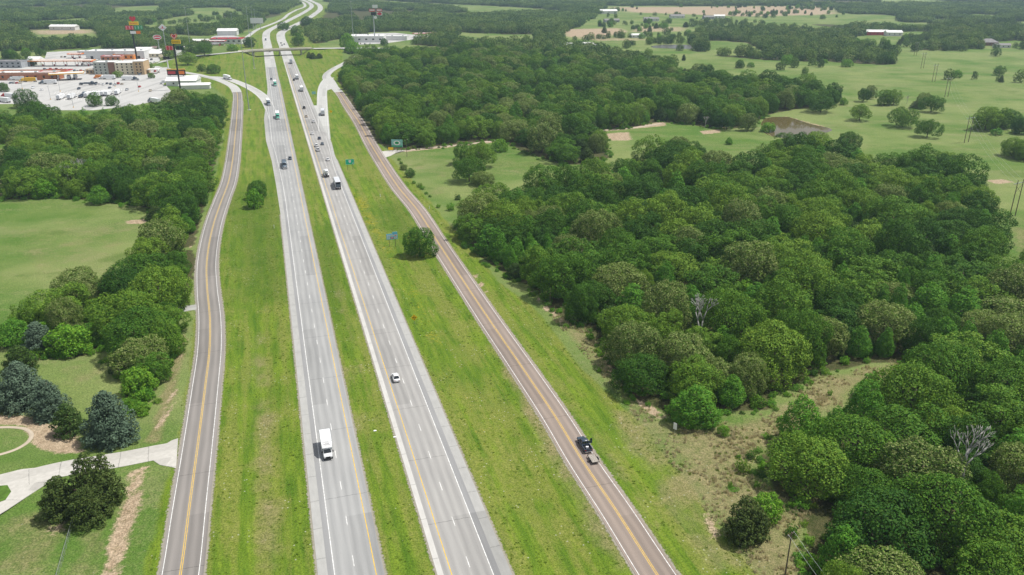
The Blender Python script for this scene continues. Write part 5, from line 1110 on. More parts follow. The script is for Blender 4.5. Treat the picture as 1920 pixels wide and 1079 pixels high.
def semi(root, cab, box, kind='box'):
    k = ('semi', cab, box, kind)
    part(root, k + ('frame',), 'chassis', M['grille'], lambda mb: mb.box((0, 5.5, .85), (.9, 7.6, .28)))
    part(root, k + ('hood',), 'hood', M[cab], lambda mb: mb.loft([sect(7.3, 1.02, .75, 1.95, .2), sect(8.6, .92, .72, 1.80, .2), sect(9.15, .80, .75, 1.62, .2)]), True)
    part(root, k + ('cab',), 'cab', M[cab], lambda mb: mb.loft([sect(4.2, 1.2, .9, 3.1, .15), sect(5.2, 1.22, .9, 3.75, .2, 1.15), sect(6.5, 1.20, .9, 3.05, .18, 1.1), sect(7.3, 1.14, .9, 2.0, .12)]), True)
    part(root, k + ('ws',), 'windshield', M['glass'], lambda mb: mb.add([(-1.0, 7.27, 2.06), (1.0, 7.27, 2.06), (.96, 6.58, 2.98), (-.96, 6.58, 2.98)], [(0, 1, 2, 3)]) and mb.box((0, 6.9, 2.0), (2.36, .7, .45)))
    part(root, k + ('grille',), 'grille', M['chrome'], lambda mb: mb.box((0, 9.17, 1.15), (1.0, .08, .8)))
    part(root, k + ('bump',), 'bumper', M['chrome'], lambda mb: mb.box((0, 9.25, .6), (2.3, .2, .36)))
    for s in (-1, 1):
        part(root, k + ('fender', s), 'fender', M[cab], lambda mb: mb.loft([sect(7.7, .24, .7, 1.1, .08), sect(8.3, .26, .72, 1.42, .1), sect(9.05, .22, .7, 1.1, .08)], 0) and [mb.v.__setitem__(i, (v[0] + s * .98, v[1], v[2])) for i, v in enumerate(mb.v)])
        part(root, k + ('tank', s), 'fuel_tank', M['chrome'], lambda mb: mb.tube((s * .95, 4.3, .75), (s * .95, 6.2, .75), .32, n=10))
        part(root, k + ('stack', s), 'exhaust', M['chrome'], lambda mb: mb.tube((s * 1.1, 4.05, 1.0), (s * 1.1, 4.05, 4.0), .09, n=8))
        part(root, k + ('mir', s), 'mirror', M['grille'], lambda mb: mb.box((s * 1.38, 7.1, 2.3), (.16, .12, .6)))
    lights(root, -6.98, 9.18, 1.1, 1.0, .18, 'semi' + kind)
    if kind == 'box':
        def bx(mb): mb.box((0, -1.6, 2.62), (2.6, 10.9, 2.76))
        t_ = part(root, k + ('trailer',), 'trailer', M[box], bx)
        part(t_, k + ('roofp',), 'roof_panel', M[box], lambda mb: mb.box((0, -1.6, 4.02), (2.5, 10.7, .03)))
        part(t_, k + ('doors',), 'rear_door', M['grey_box'], lambda mb: mb.box((-.63, -7.08, 2.6), (1.2, .05, 2.6)).box((.63, -7.08, 2.6), (1.2, .05, 2.6)))
        part(t_, k + ('skirt',), 'skirt', M[box], lambda mb: mb.box((1.26, -1.0, .95), (.05, 5.5, .55)).box((-1.26, -1.0, .95), (.05, 5.5, .55)))
    elif kind == 'open':
        t_ = part(root, k + ('trailer',), 'trailer', M[box], lambda mb: mb.box((-1.27, -1.6, 2.62), (.06, 10.9, 2.76)).box((1.27, -1.6, 2.62), (.06, 10.9, 2.76)).box((0, -1.6, 3.97), (2.48, 10.9, .06)).box((0, 3.82, 2.6), (2.48, .06, 2.7)).box((0, -1.6, 1.27), (2.48, 10.9, .06)))
        part(t_, k + ('load',), 'cargo', M['slate_blue'], lambda mb: mb.box((0, -5.9, 2.1), (2.2, .9, 1.5)))
    elif kind == 'flat':
        t_ = part(root, k + ('trailer',), 'trailer_deck', M['slate_blue'], lambda mb: mb.box((0, -1.6, 1.32), (2.6, 10.9, .22)))
        part(t_, k + ('load',), 'cargo', M['dark_blue'], lambda mb: mb.box((0, .6, 2.0), (2.3, 5.6, 1.1)).box((0, -4.6, 1.85), (2.2, 3.4, .8)))
    wheels(root, [(s * 1.03, y) for s in (-1, 1) for y in (-6.2, -4.95, 3.0, 4.25, 8.3)], .52, .42)
def box_truck(root):
    part(root, ('bt', 'frame'), 'chassis', M['grille'], lambda mb: mb.box((0, -.6, .68), (.9, 6.6, .26)))
    b = part(root, ('bt', 'box'), 'cargo_box', M['white_box'], lambda mb: mb.loft([[(-1.22, -4.05, .95), (1.22, -4.05, .95), (1.22, -4.05, 3.38), (-1.22, -4.05, 3.38)], [(-1.22, 1.35, .95), (1.22, 1.35, .95), (1.22, 1.35, 3.38), (-1.22, 1.35, 3.38)]]))
    part(b, ('bt', 'attic'), 'attic', M['white_box'], lambda mb: mb.loft([[(-1.18, 1.352, 2.28), (1.18, 1.352, 2.28), (1.18, 1.352, 3.36), (-1.18, 1.352, 3.36)], [(-1.08, 2.55, 2.42), (1.08, 2.55, 2.42), (1.08, 2.3, 2.78), (-1.08, 2.3, 2.78)]]))
    part(b, ('bt', 'rail'), 'corner_rail', M['galv'], lambda mb: [mb.box((s * 1.2, -1.35, 3.4), (.06, 5.4, .05)) for s in (-1, 1)] and mb.box((0, 1.33, 3.4), (2.36, .06, .05)).box((0, -4.03, 3.4), (2.36, .06, .05)))
    for i, (y, z, w) in enumerate(((1.50, 3.27, 1.45), (1.72, 3.15, 1.0), (1.92, 3.04, 1.5), (2.12, 2.92, 1.3))):       # dark lettering-like bars across the sloping nose
        part(b, ('bt', 'bar', i), 'nose_bar', M['roof_grey'], lambda mb: mb.box((.12 * (-1) ** i, y, z), (w, .085, .05)))
    part(root, ('bt', 'cab'), 'cab', M['white_paint'], lambda mb: mb.loft([sect(1.37, 1.0, .65, 2.2, .12), sect(2.1, 1.0, .65, 2.24, .15, .88), sect(2.45, 1.0, .65, 2.05, .12, .86), sect(3.0, 1.0, .62, 1.32, .1)]), True)
    part(root, ('bt', 'hood'), 'hood', M['white_paint'], lambda mb: mb.loft([sect(3.0, .99, .62, 1.33, .12), sect(3.7, .97, .6, 1.22, .14), sect(4.0, .92, .58, 1.05, .12)]), True)
    part(root, ('bt', 'ws'), 'windshield', M['glass'], lambda mb: mb.add([(-.84, 3.02, 1.38), (.84, 3.02, 1.38), (.76, 2.5, 2.06), (-.76, 2.5, 2.06)], [(0, 1, 2, 3)]))
    for s in (-1, 1):
        part(root, ('bt', 'sw', s), 'side_window', M['glass'], lambda mb: mb.box((s * .965, 2.15, 1.62), (.10, .85, .52)))
        part(root, ('bt', 'mir', s), 'mirror', M['grille'], lambda mb: mb.box((s * 1.24, 2.75, 1.55), (.2, .12, .42)).tube((s * .98, 2.75, 1.45), (s * 1.2, 2.75, 1.45), .03, n=5))
    part(root, ('bt', 'grille'), 'grille', M['grille'], lambda mb: mb.box((0, 4.0, .84), (1.05, .1, .36)))
    part(root, ('bt', 'bump'), 'bumper', M['grille'], lambda mb: mb.box((0, 4.06, .5), (1.9, .16, .24)))
    lights(root, -4.05, 3.98, .95, .88, .2, 'bt'); wheels(root, [(s * .92, y) for s in (-1, 1) for y in (-2.6, 3.15)], .42, .3)
def mixer(root):
    part(root, ('mx', 'frame'), 'chassis', M['grille'], lambda mb: mb.box((0, 0, .9), (.95, 8.6, .3)))
    part(root, ('mx', 'cab'), 'cab', M['white_paint'], lambda mb: mb.loft([sect(2.6, 1.2, .8, 2.85, .15), sect(3.6, 1.2, .8, 2.9, .15, 1.12), sect(4.2, 1.18, .8, 1.9, .12), sect(5.0, .95, .75, 1.6, .15)]), True)
    part(root, ('mx', 'ws'), 'windshield', M['glass'], lambda mb: mb.add([(-1.0, 4.22, 1.98), (1.0, 4.22, 1.98), (.98, 3.68, 2.78), (-.98, 3.68, 2.78)], [(0, 1, 2, 3)]))
    def drum(mb):
        ax = Vector((0, -1, .22)).normalized(); c0 = Vector((0, 2.2, 1.95)); secs = []
        for d, r in ((0, .55), (.5, .95), (1.5, 1.25), (2.9, 1.25), (4.2, .95), (5.1, .6), (5.3, .5)):
            c = c0 + ax * d; u = Vector((1, 0, 0)); w = ax.cross(u); secs.append([c + u * (r * math.cos(k * .3927)) + w * (r * math.sin(k * .3927)) for k in range(16)])
        mb.loft(secs)
    part(root, ('mx', 'drum'), 'drum', M['white_box'], drum, True)
    part(root, ('mx', 'hopper'), 'hopper', M['grey_box'], lambda mb: mb.box((0, -3.5, 3.2), (1.3, .9, .7), 0, 1.25))
    part(root, ('mx', 'chute'), 'chute', M['galv'], lambda mb: mb.box((.2, -4.3, 2.0), (.5, 1.5, .2)).box((-.6, -3.9, 1.6), (.2, .3, 1.6)).box((.6, -3.9, 1.6), (.2, .3, 1.6)))
    part(root, ('mx', 'fender'), 'fender', M['white_paint'], lambda mb: mb.box((1.05, -2.3, 1.35), (.5, 2.9, .08)).box((-1.05, -2.3, 1.35), (.5, 2.9, .08)))
    lights(root, -4.4, 4.95, 1.0, 1.0, .2, 'mx'); wheels(root, [(s * 1.0, y) for s in (-1, 1) for y in (-3.0, -1.7, 4.1)], .52, .4)
def straight_truck(root, cab, box):
    k = ('st', cab, box)
    part(root, k + ('b',), 'cargo_box', M[box], lambda mb: mb.box((0, -1.2, 2.35), (2.45, 6.4, 2.6)))
    part(root, k + ('c',), 'cab', M[cab], lambda mb: mb.loft([sect(2.1, 1.05, .7, 2.4, .15), sect(3.1, 1.05, .7, 2.3, .15, .95), sect(3.6, 1.05, .7, 1.5, .1), sect(4.5, .9, .65, 1.25, .12)]), True)
    part(root, k + ('w',), 'windshield', M['glass'], lambda mb: mb.add([(-.88, 3.62, 1.55), (.88, 3.62, 1.55), (.84, 3.16, 2.26), (-.84, 3.16, 2.26)], [(0, 1, 2, 3)]))
    part(root, k + ('d',), 'rear_door', M['grey_box'], lambda mb: mb.box((0, -4.43, 2.3), (2.2, .05, 2.3)))
    lights(root, -4.42, 4.45, .9, .9, .2, 'st'); wheels(root, [(s * .95, y) for s in (-1, 1) for y in (-2.6, 3.4)], .45, .32)
def utility_trailer(root, deck='plank', l=3.1):
    part(root, ('ut', deck, l, 'f'), 'frame', M['black_steel'], lambda mb: mb.box((-.85, 0, .58), (.07, l, .14)).box((.85, 0, .58), (.07, l, .14)).box((0, -l / 2, .58), (1.63, .07, .14)).box((0, l / 2, .58), (1.63, .07, .14)).tube((-.8, l / 2, .55), (0, l / 2 + 1.25, .5), .05, n=6).tube((.8, l / 2, .55), (0, l / 2 + 1.25, .5), .05, n=6))
    n = 7
    for i in range(n): part(root, ('ut', deck, l, 'pl', i), 'plank', M[deck], lambda mb: mb.box((-.78 + 1.56 * (i + .5) / n, 0, .66 + .012 * (i % 2)), (1.56 / n - .02, l - .1, .05)))
    for s in (-1, 1): part(root, ('ut', deck, l, 'fd', s), 'fender', M['black_steel'], lambda mb: mb.box((s * 1.0, -.1, .72), (.26, .9, .05)).box((s * 1.0, .36, .62), (.26, .05, .2)).box((s * 1.0, -.56, .62), (.26, .05, .2)))
    wheels(root, [(-1.0, -.1), (1.0, -.1)], .32, .2)
TRAF = 'vehicles driving on the interstate'
def put(name, px, py, path, toward, off, label, cat, fn, *a, group=TRAF, rz=None, z=.0, **kw):
    p = at(px, py).xy
    if path is not None:
        i = path.near(p); p = path.p[i] + path.n[i] * off + path.t[i] * (p - path.p[i]).dot(path.t[i]); h = path.heading(p) + (math.pi if toward else 0)
    else: h = rz
    o = empty(name, (p.x, p.y, z), h, label, cat, group); fn(o, *a, **kw); return o
# towards us
put('box_truck', 612, 846, left_cw, 1, -1.75, 'white box truck coming towards the viewer on the left carriageway', 'truck', box_truck)
put('semi_truck', 533, 311, left_cw, 1, -1.85, 'dark blue flatbed semi coming towards the viewer', 'truck', semi, 'slate_blue', 'slate_blue', 'flat')
put('car', 543, 299, left_cw, 1, 1.8, 'small dark car beside the dark blue flatbed semi', 'car', car, 'dark_blue')
put('semi_truck', 520, 221, left_cw, 1, -1.6, 'nearer of two green-cabbed semis with pale green-white trailers', 'truck', semi, 'teal_paint', 'white_box')
put('semi_truck', 517.5, 160, left_cw, 1, .6, 'farther of two green-cabbed semis, with a short white trailer', 'truck', semi, 'teal_paint', 'white_box')
put('pickup_truck', 513, 150, left_cw, 1, -2.2, 'dark pickup next to the farther green-cabbed semi', 'pickup', pickup, 'dark_blue')
put('semi_truck', 503, 196, on_ramp, 0, -.2, 'white semi with a dark cab joining from the entrance ramp', 'truck', semi, 'slate_blue', 'white_box')
put('semi_truck', 418, 149.5, on_ramp, 0, .2, 'white semi turning along the curved entrance ramp', 'truck', semi, 'white_paint', 'white_box')
put('straight_truck', 499, 76, left_cw, 1, -1.5, 'pale blue truck just beyond the bridge coming towards the viewer', 'truck', straight_truck, 'slate_blue', 'white_box')
put('car', 507, 98, left_cw, 1, 1.0, 'dark car in the shade under the bridge', 'car', car, 'black_paint', suv=True)
# going away
put('car', 737.5, 712, right_cw, 0, -1.75, 'white sedan alone in the left lane going away', 'car', car, 'white_paint')
put('semi_truck', 632, 350, right_cw, 0, 1.75, 'grey-topped semi with an open dark trailer end going away', 'truck', semi, 'white_paint', 'grey_box', 'open')
put('concrete_mixer', 614, 330, right_cw, 0, -1.8, 'white concrete mixer truck beside the grey-topped semi', 'truck', mixer)
put('car', 617, 301, right_cw, 0, 1.9, 'white car in the right lane ahead of the grey-topped semi', 'car', car, 'white_paint')
put('pickup_truck', 596.8, 283, right_cw, 0, -1.7, 'white pickup in the left lane ahead of the concrete mixer', 'pickup', pickup, 'white_paint')
put('car', 594.4, 275, right_cw, 0, -1.7, 'white van-like car right in front of the white pickup', 'car', car, 'white_paint', suv=True)
put('car', 605.3, 271.5, right_cw, 0, 2.2, 'dark grey car passing the white pickup on the right', 'car', car, 'slate_blue')
put('car', 600, 261, right_cw, 0, 1.7, 'dark blue car at the point of the exit wedge', 'car', car, 'dark_blue')
put('car', 584.6, 252.5, right_cw, 0, -1.8, 'white rounded car in the left lane by the exit wedge', 'car', car, 'white_paint')
put('car', 590.3, 230, right_cw, 0, 1.9, 'white suv in the right lane near the exit wedge', 'car', car, 'white_paint', suv=True)
put('car', 573.6, 220, right_cw, 0, -1.8, 'beige car in the left lane ahead of the exit wedge', 'car', car, 'beige_paint')
put('pickup_truck', 569, 204, right_cw, 0, -1.2, 'black pickup in the left lane ahead of the beige car', 'pickup', pickup, 'black_paint')
put('semi_truck', 603.5, 215, off_ramp, 0, .3, 'grey-white semi leaving by the straight exit ramp', 'truck', semi, 'grey_box', 'grey_box')
put('semi_truck', 566, 170.5, right_cw, 0, 1.9, 'white semi with a dark tail in the right lane ahead of the black pickup', 'truck', semi, 'white_paint', 'white_box')
put('car', 552, 151.5, right_cw, 0, -1.8, 'black car beside the farther white semi going away', 'car', car, 'black_paint', suv=True)
put('semi_truck', 557.5, 148, right_cw, 0, 1.9, 'white semi next to a black car, farther up the right carriageway', 'truck', semi, 'white_paint', 'white_box')
put('semi_truck', 546.5, 119, right_cw, 0, 1.7, 'dark grey semi close to the bridge going away', 'truck', semi, 'dark_blue', 'slate_blue')
for px, py, off, paint, lab in ((524, 82, -2, 'black_paint', 'black car just past the bridge going away, left lane'), (529.5, 84, 1.8, 'dark_blue', 'dark blue car just past the bridge going away, right lane'), (526, 86, -1.6, 'slate_blue', 'grey car coming out from under the bridge going away')):
    put('car', px, py, right_cw, 0, off, lab, 'car', car, paint)
put('semi_truck', 538, 56, right_cw, 0, 1.6, 'white semi on the far bend beyond the bridge', 'truck', semi, 'white_paint', 'white_box'); put('car', 547, 52, right_cw, 0, -1.6, 'white car on the far bend beyond the bridge', 'car', car, 'white_paint')
put('semi_truck', 578, 35, right_cw, 0, 0, 'farthest white semi on the distant curve', 'truck', semi, 'white_paint', 'white_box')
put('car', 523, 47.5, left_cw, 1, 0, 'red car on the far bend coming towards the viewer', 'car', car, 'red_paint')
put('car', 684.5, 88.5, cross, 0, 2, 'black car on the road right of the bridge', 'car', car, 'black_paint', suv=True, group='cars near the right stations', z=float(cross_z(at(684, 90, 3).x)) + .03)
# parked with its trailer on the frontage road
pk = put('pickup_truck', 1093.5, 838, front_r, 0, 2.35, 'dark blue pickup stopped on the brown frontage road with its right door open', 'pickup', pickup, 'dark_blue', group='rig parked on the frontage road', z=.013, door_open=True)
ph = pk.rotation_euler.z; fw = Vector((-math.sin(ph), math.cos(ph), 0))
tag(MB().box((0, 0, .22), (.55, .42, .44)).box((0, 0, .46), (.59, .46, .05)).build('cooler', M['white_box']), 'white cooler box lying in the bed of the dark blue pickup', 'cooler').location = pk.location + fw * -1.9 + Vector((0, 0, .695))
tl = empty('utility_trailer', pk.location - fw * 5.95, ph, 'small flat plank-decked trailer hitched behind the dark blue pickup', 'trailer', 'rig parked on the frontage road'); utility_trailer(tl)

# ------------------------------------------------------------------ signs, poles
def text_mesh(s, size, m, name='lettering'):
    c = bpy.data.curves.new(name, 'FONT'); c.body = s; c.size = size; c.align_x = 'CENTER'; c.align_y = 'CENTER'; c.extrude = .01
    o = bpy.data.objects.new(name, c); COL.objects.link(o); bpy.context.view_layer.update()
    me = bpy.data.meshes.new_from_object(o.evaluated_get(bpy.context.evaluated_depsgraph_get())); bpy.data.objects.remove(o); me.materials.clear(); me.materials.append(M[m]); return me
def face(root, w, h, z, m, name='panel', t=.12, x=0, y=0): return mesh_obj(name, MB().box((0, 0, 0), (w, t, h)).mesh(name, M[m]), root, (x, y, z))
def plate(parent, pts, m, name, y=-.075):
    """thin raised shape on the front (-Y) face of a sign"""
    n = len(pts); mb = MB(); mb.add([(x, y, z) for x, z in pts] + [(x, y + .03, z) for x, z in pts], [tuple(range(n)), tuple(range(2 * n - 1, n - 1, -1))] + [(i, i + n, (i + 1) % n + n, (i + 1) % n) for i in range(n)])
    return mesh_obj(name, mb.mesh(name, M[m]), parent)
def words(parent, s, size, m, x=0, z=0, y=-.08, name='lettering'):
    o = mesh_obj(name, text_mesh(s, size, m, name), parent, (x, y, z)); o.rotation_euler = (math.pi / 2, 0, 0); return o
def post(root, x, h, r=.07, m='galv', y=.12): return mesh_obj('post', MB().tube((x, y, -.6), (x, y, h), r, n=8).mesh('post', M[m]), root)
circ = lambda r, n=24, sx=1, cx=0, cz=0: [(cx + r * sx * math.cos(6.28319 * k / n), cz + r * math.sin(6.28319 * k / n)) for k in range(n)]
def sign_at(name, px, py, label, rz=0.0, cat='sign', group=None):
    p = ground_at(px, py); return empty(name, p, rz, label, cat, group)
rh = right_cw.heading(at(640, 320).xy)
# green guide sign
g_ = sign_at('guide_sign', 657, 318, 'green guide sign with a shield on two posts beside the right carriageway', rh)
pn = face(g_, 4.6, 2.9, 4.3, 'sign_green')
plate(pn, [(-2.25, -1.40), (2.25, -1.40), (2.25, -1.34), (-2.25, -1.34)], 'sign_white', 'border'); plate(pn, [(-2.25, 1.34), (2.25, 1.34), (2.25, 1.40), (-2.25, 1.40)], 'sign_white', 'border')
plate(pn, [(-2.25, -1.34), (-2.19, -1.34), (-2.19, 1.34), (-2.25, 1.34)], 'sign_white', 'border'); plate(pn, [(2.19, -1.34), (2.25, -1.34), (2.25, 1.34), (2.19, 1.34)], 'sign_white', 'border')
plate(pn, [(-.62, .95), (-.3, 1.08), (0, 1.0), (.3, 1.08), (.62, .95), (.66, .3), (.4, -.35), (0, -.7), (-.4, -.35), (-.66, .3)], 'sign_white', 'shield')
plate(pn, [(1.2, -.65), (1.75, -.65), (1.75, -.15), (2.0, -.9), (1.35, -1.15), (1.62, -1.0), (1.1, -.8)], 'sign_white', 'arrow')
for x in (-1.4, 1.4): post(g_, x, 5.6, .09, 'wood_pole')
# blue services sign with logo plates
b_ = sign_at('services_sign', 736, 461, 'blue services sign carrying white and red logo plates in the right verge', rh)
pn = face(b_, 4.4, 2.3, 4.2, 'sign_blue'); tp = face(b_, 2.0, .62, 5.70, 'sign_blue', 'header_panel', x=1.15)
for i, (x, z, m) in enumerate(((-1.4, .42, 'sign_white'), (0, .42, 'sign_white'), (1.4, .42, 'sign_white'), (-1.4, -.55, 'sign_white'), (0, -.55, 'sign_red'), (1.4, -.55, 'sign_white'))):
    lp = plate(pn, [(x - .58, z - .36), (x + .58, z - .36), (x + .58, z + .36), (x - .58, z + .36)], m, 'logo_plate')
    plate(lp, [(x - .36, z - .12), (x + .36, z - .12), (x + .36, z + .14), (x - .36, z + .14)], ('sign_blue', 'sign_teal', 'sign_red', 'sign_blue', 'sign_white', 'sign_teal')[i], 'logo_mark', -.095)
for x in (-1.2, 1.2): post(b_, x, 5.3, .08, 'wood_pole')
# yellow diamonds
def diamond(px, py, label, s=1.15, arrows=True, rz=None, h=2.6):
    o = sign_at('warning_sign', px, py, label, rh if rz is None else rz, group='yellow warning signs'); dm = mesh_obj('panel', raw_mesh('panel', [(-s, -.02, 0), (0, -.02, -s), (s, -.02, 0), (0, -.02, s), (-s, .02, 0), (0, .02, -s), (s, .02, 0), (0, .02, s)], [(0, 1, 2, 3), (7, 6, 5, 4), (0, 4, 5, 1), (1, 5, 6, 2), (2, 6, 7, 3), (3, 7, 4, 0)], M['sign_yellow']), o, (0, 0, h))
    if arrows:
        plate(dm, [(-.62, 0), (-.32, .25), (-.32, .09), (-.08, .09), (-.08, -.09), (-.32, -.09), (-.32, -.25)], 'sign_black', 'arrow', -.055); plate(dm, [(.62, 0), (.32, -.25), (.32, -.09), (.08, -.09), (.08, .09), (.32, .09), (.32, .25)], 'sign_black', 'arrow', -.055)
        plate(dm, [(-.09, .3), (.09, .3), (.09, .7), (-.09, .7)], 'sign_black', 'bar', -.055); plate(dm, [(-.09, -.7), (.09, -.7), (.09, -.3), (-.09, -.3)], 'sign_black', 'bar', -.055)
    post(o, 0, h - .2, .05, 'galv', .06)
diamond(777, 607, 'yellow diamond sign with black arrows low in the right verge', 1.05, True, h=2.1); diamond(621, 216, 'plain yellow diamond sign between the exit ramp and the brown road', 1.2, False); diamond(634, 147, 'yellow diamond sign at the corner of the far wood', 1.2, False)
o = sign_at('guide_sign', 589, 182, 'small pale green sign beside the exit wedge', rh); face(o, 3.2, 2.2, 3.4, 'sign_teal'); post(o, -.9, 4.2); post(o, .9, 4.2)
# billboard by the gravel lane
bb = sign_at('billboard', 745, 283, 'green billboard at the wood edge by the gravel lane', -.12, 'billboard'); pn = face(bb, 6.8, 4.4, 5.0, 'sign_teal', t=.25)
plate(pn, [(-3.3, -2.0), (3.3, -2.0), (3.3, -1.3), (-3.3, -1.3)], 'sign_dgreen', 'band', -.14); plate(pn, circ(1.3, 20, 1.6, 0, .3), 'sign_white', 'emblem', -.14); plate(pn, circ(.8, 20, 1.6, 0, .3), 'sign_dgreen', 'emblem_core', -.16)
for x in (-2.4, 0, 2.4): post(bb, x, 5.5, .14, 'wood_pole', .3)
o = sign_at('yard_sign', 733, 284.5, 'small yellow board left of the green billboard', -.12); face(o, 3.0, 1.6, 2.0, 'sign_yellow'); post(o, -1, 2.4, .07, 'wood_pole'); post(o, 1, 2.4, .07, 'wood_pole')
o = sign_at('marker_sign', 1265, 810, 'white panel on a thin post at the edge of the dry grass', -.7); face(o, .9, 1.7, 2.0, 'sign_white', t=.05); post(o, 0, 2.6, .05, 'galv', .05)
# wooden poles
def pole(px, py, h, label, arm=True, rz=0.0, name='utility_pole', r=.15):
    o = sign_at(name, px, py, label, rz, 'pole', 'wooden utility poles'); mesh_obj('shaft', MB().tube((0, 0, -1), (0, 0, h), r, r * .65, 10).mesh('shaft', M['wood_pole']), o)
    if arm:
        a = mesh_obj('crossarm', MB().box((0, .12, h - .5), (1.9, .1, .12)).mesh('crossarm', M['wood_pole']), o)
        for x in (-.8, .8): mesh_obj('insulator', MB().tube((x, .12, h - .437), (x, .12, h - .2), .06, .04, 6).mesh('insulator', M['sign_white']), a)
    return o
p1 = pole(1473, 1072, 9.5, 'weathered utility pole at the bottom of the dry grass strip', rz=.6); pole(1031, 582, 8.0, 'bare grey pole standing at the edge of the right wood', False, r=.10); pole(763, 293, 10.5, 'tall utility pole at the corner of the small pasture', rz=.2); pole(660, 170, 10, 'utility pole in front of the far wood', False)
for sx in (-.8, .8):
    a = p1.location + Vector((sx * .8, sx * .5, 9.2)); q = at(1640, 1290); b = Vector((q.x + sx, q.y, 8.5)); mb = MB(); pr = a
    for k in range(1, 9): c = a.lerp(b, k / 8) - Vector((0, 0, 1.2 * math.sin(math.pi * k / 8))); mb.tube(pr, c, .018, n=4); pr = c
    tag(mb.build('wire', M['galv']), 'thin wire hanging from the weathered pole towards the lower wood', 'wire', 'wires of the weathered pole')
# H-frame line over the far pasture
def hframe(px, py, h, w, label):
    o = sign_at('power_pylon', px, py, label, .55, 'pylon', 'h-frame pylons crossing the pasture')
    for s in (-1, 1): mesh_obj('shaft', MB().tube((s * w / 2, 0, -1), (s * w / 2, 0, h), .22, .15, 8).mesh('shaft', M['wood_pole']), o)
    mesh_obj('crossarm', MB().box((0, .25, h - 1.6), (w * 2.0, .2, .25)).mesh('crossarm', M['galv']), o); mesh_obj('brace', MB().tube((-w / 2, .2, h - 6), (w / 2, .2, h - 2.6), .07, n=5).tube((w / 2, .25, h - 6), (-w / 2, .25, h - 2.6), .07, n=5).mesh('brace', M['wood_pole']), o)
    return o
hf = [hframe(1899, 402, 17, 4.6, 'nearest h-frame pylon at the right edge by the wood'), hframe(1812, 266, 17, 4.6, 'second h-frame pylon, in the pasture beside the tall clump'), hframe(1774, 183, 17, 4.6, 'third h-frame pylon, out in the open pasture'), hframe(1750, 155, 17, 4.6, 'fourth h-frame pylon, farther across the pasture'), hframe(1729, 128, 17, 4.6, 'fifth h-frame pylon, near the far hedgerow'), hframe(1716, 104, 17, 4.6, 'farthest h-frame pylon, by the gap in the hedgerow')]
for a_, b_2 in zip(hf[:-1], hf[1:]):
    for off in (-4.2, 0, 4.2):
        ca = a_.location + Vector((off * math.cos(.55), off * math.sin(.55), 15.2)); cb = b_2.location + Vector((off * math.cos(.55), off * math.sin(.55), 15.2)); mb = MB(); pr = ca
        for k in range(1, 11): c = ca.lerp(cb, k / 10) - Vector((0, 0, 3.0 * math.sin(math.pi * k / 10))); mb.tube(pr, c, .02, n=3); pr = c
        tag(mb.build('wire', M['galv']), 'high wire strung between the h-frame pylons', 'wire', 'wires of the h-frame line')
# high-mast lights
def mast(px, py, top, label):
    Z = at(px, py); h = (py - top) / ppm(py) / cp_ * 1.0
    h *= (1 - h * sp_ / (Z.y / cp_) * 0) ; o = sign_at('high_mast_light', px, py, label, 0, 'light pole', 'high-mast lights round the interchange')
    mesh_obj('pole', MB().tube((0, 0, -.5), (0, 0, h), .42, .16, 10).mesh('pole', M['galv']), o); rg = mesh_obj('light_ring', MB().tube((0, 0, h - .3), (0, 0, h), .9, n=12).mesh('light_ring', M['galv']), o)
    for k in range(6): a = k * 1.0472; mesh_obj('lamp', MB().box((1.5 * math.cos(a), 1.5 * math.sin(a), h - .35), (.5, .5, .4), 0, .7).mesh('lamp', M['galv']), rg)
    mesh_obj('base', MB().box((0, 0, 0), (2.4, 2.4, .3)).mesh('base', M['concrete']), o)
for a in ((467, 206, 95, 'nearest high-mast light on the grass inside the entrance ramp'), (477, 128, 68, 'high-mast light left of the interstate before the bridge'), (358, 96, 24, 'tall light mast behind the truck stop sign'), (663, 79, 12, 'high-mast light by the white station on the right'), (467, 62, 18, 'far light mast, left of a row of three beyond the bridge'), (475, 55, 18, 'far light mast, middle of a row of three beyond the bridge'), (480, 54, 22, 'far light mast, right of a row of three beyond the bridge'), (436, 50, 28, 'thin light mast behind the red-roofed station')): mast(*a)
# tall brand-tower signs
def tower(px, py, h, label, m='black_steel', r=.75): 
    o = sign_at('tower_sign', px, py, label, .02, 'sign'); mesh_obj('pole', MB().tube((0, .5, -1), (0, .5, h), r, r * .8, 12).mesh('pole', M[m]), o); return o
def heart(sz, cz): return [(sz * .062 * 16 * math.sin(t) ** 3, cz + sz * .062 * (13 * math.cos(t) - 5 * math.cos(2 * t) - 2 * math.cos(3 * t) - math.cos(4 * t))) for t in np.linspace(0, 6.2832, 40, endpoint=False)]
def bars(parent, w, h, m, n):
    """seven-bar style price figures, too small to read"""
    for i in range(n):
        x = -w * .36 + w * .72 * i / (n - 1)
        for a, b in ((0, h * .30), (0, 0), (0, -h * .30)): plate(parent, [(x - w * .07, b - h * .04), (x + w * .07, b - h * .04), (x + w * .07, b + h * .04), (x - w * .07, b + h * .04)], m, 'figure_bar', -.42)
        plate(parent, [(x + w * .05, -h * .3), (x + w * .085, -h * .3), (x + w * .085, h * .3), (x + w * .05, h * .3)], m, 'figure_bar', -.40)
t1 = tower(338, 169, 43, 'nearer black pole sign with a heart, yellow board and red and green price boards')
hp = mesh_obj('heart_panel', MB().mesh('none', M['sign_white']), t1, (1.6, -.3, 46.5)); plate(hp, heart(3.0, 0), 'sign_orange', 'heart_rim', -.05); plate(hp, heart(2.2, .1), 'sign_white', 'heart_ring', -.09); plate(hp, heart(1.7, .15), 'sign_red', 'heart', -.13)
yb = face(t1, 7.6, 3.3, 42.0, 'sign_yellow', 'board', .8, 2.6); words(yb, 'Speedco', 2.1, 'sign_black', 0, 0, -.43)
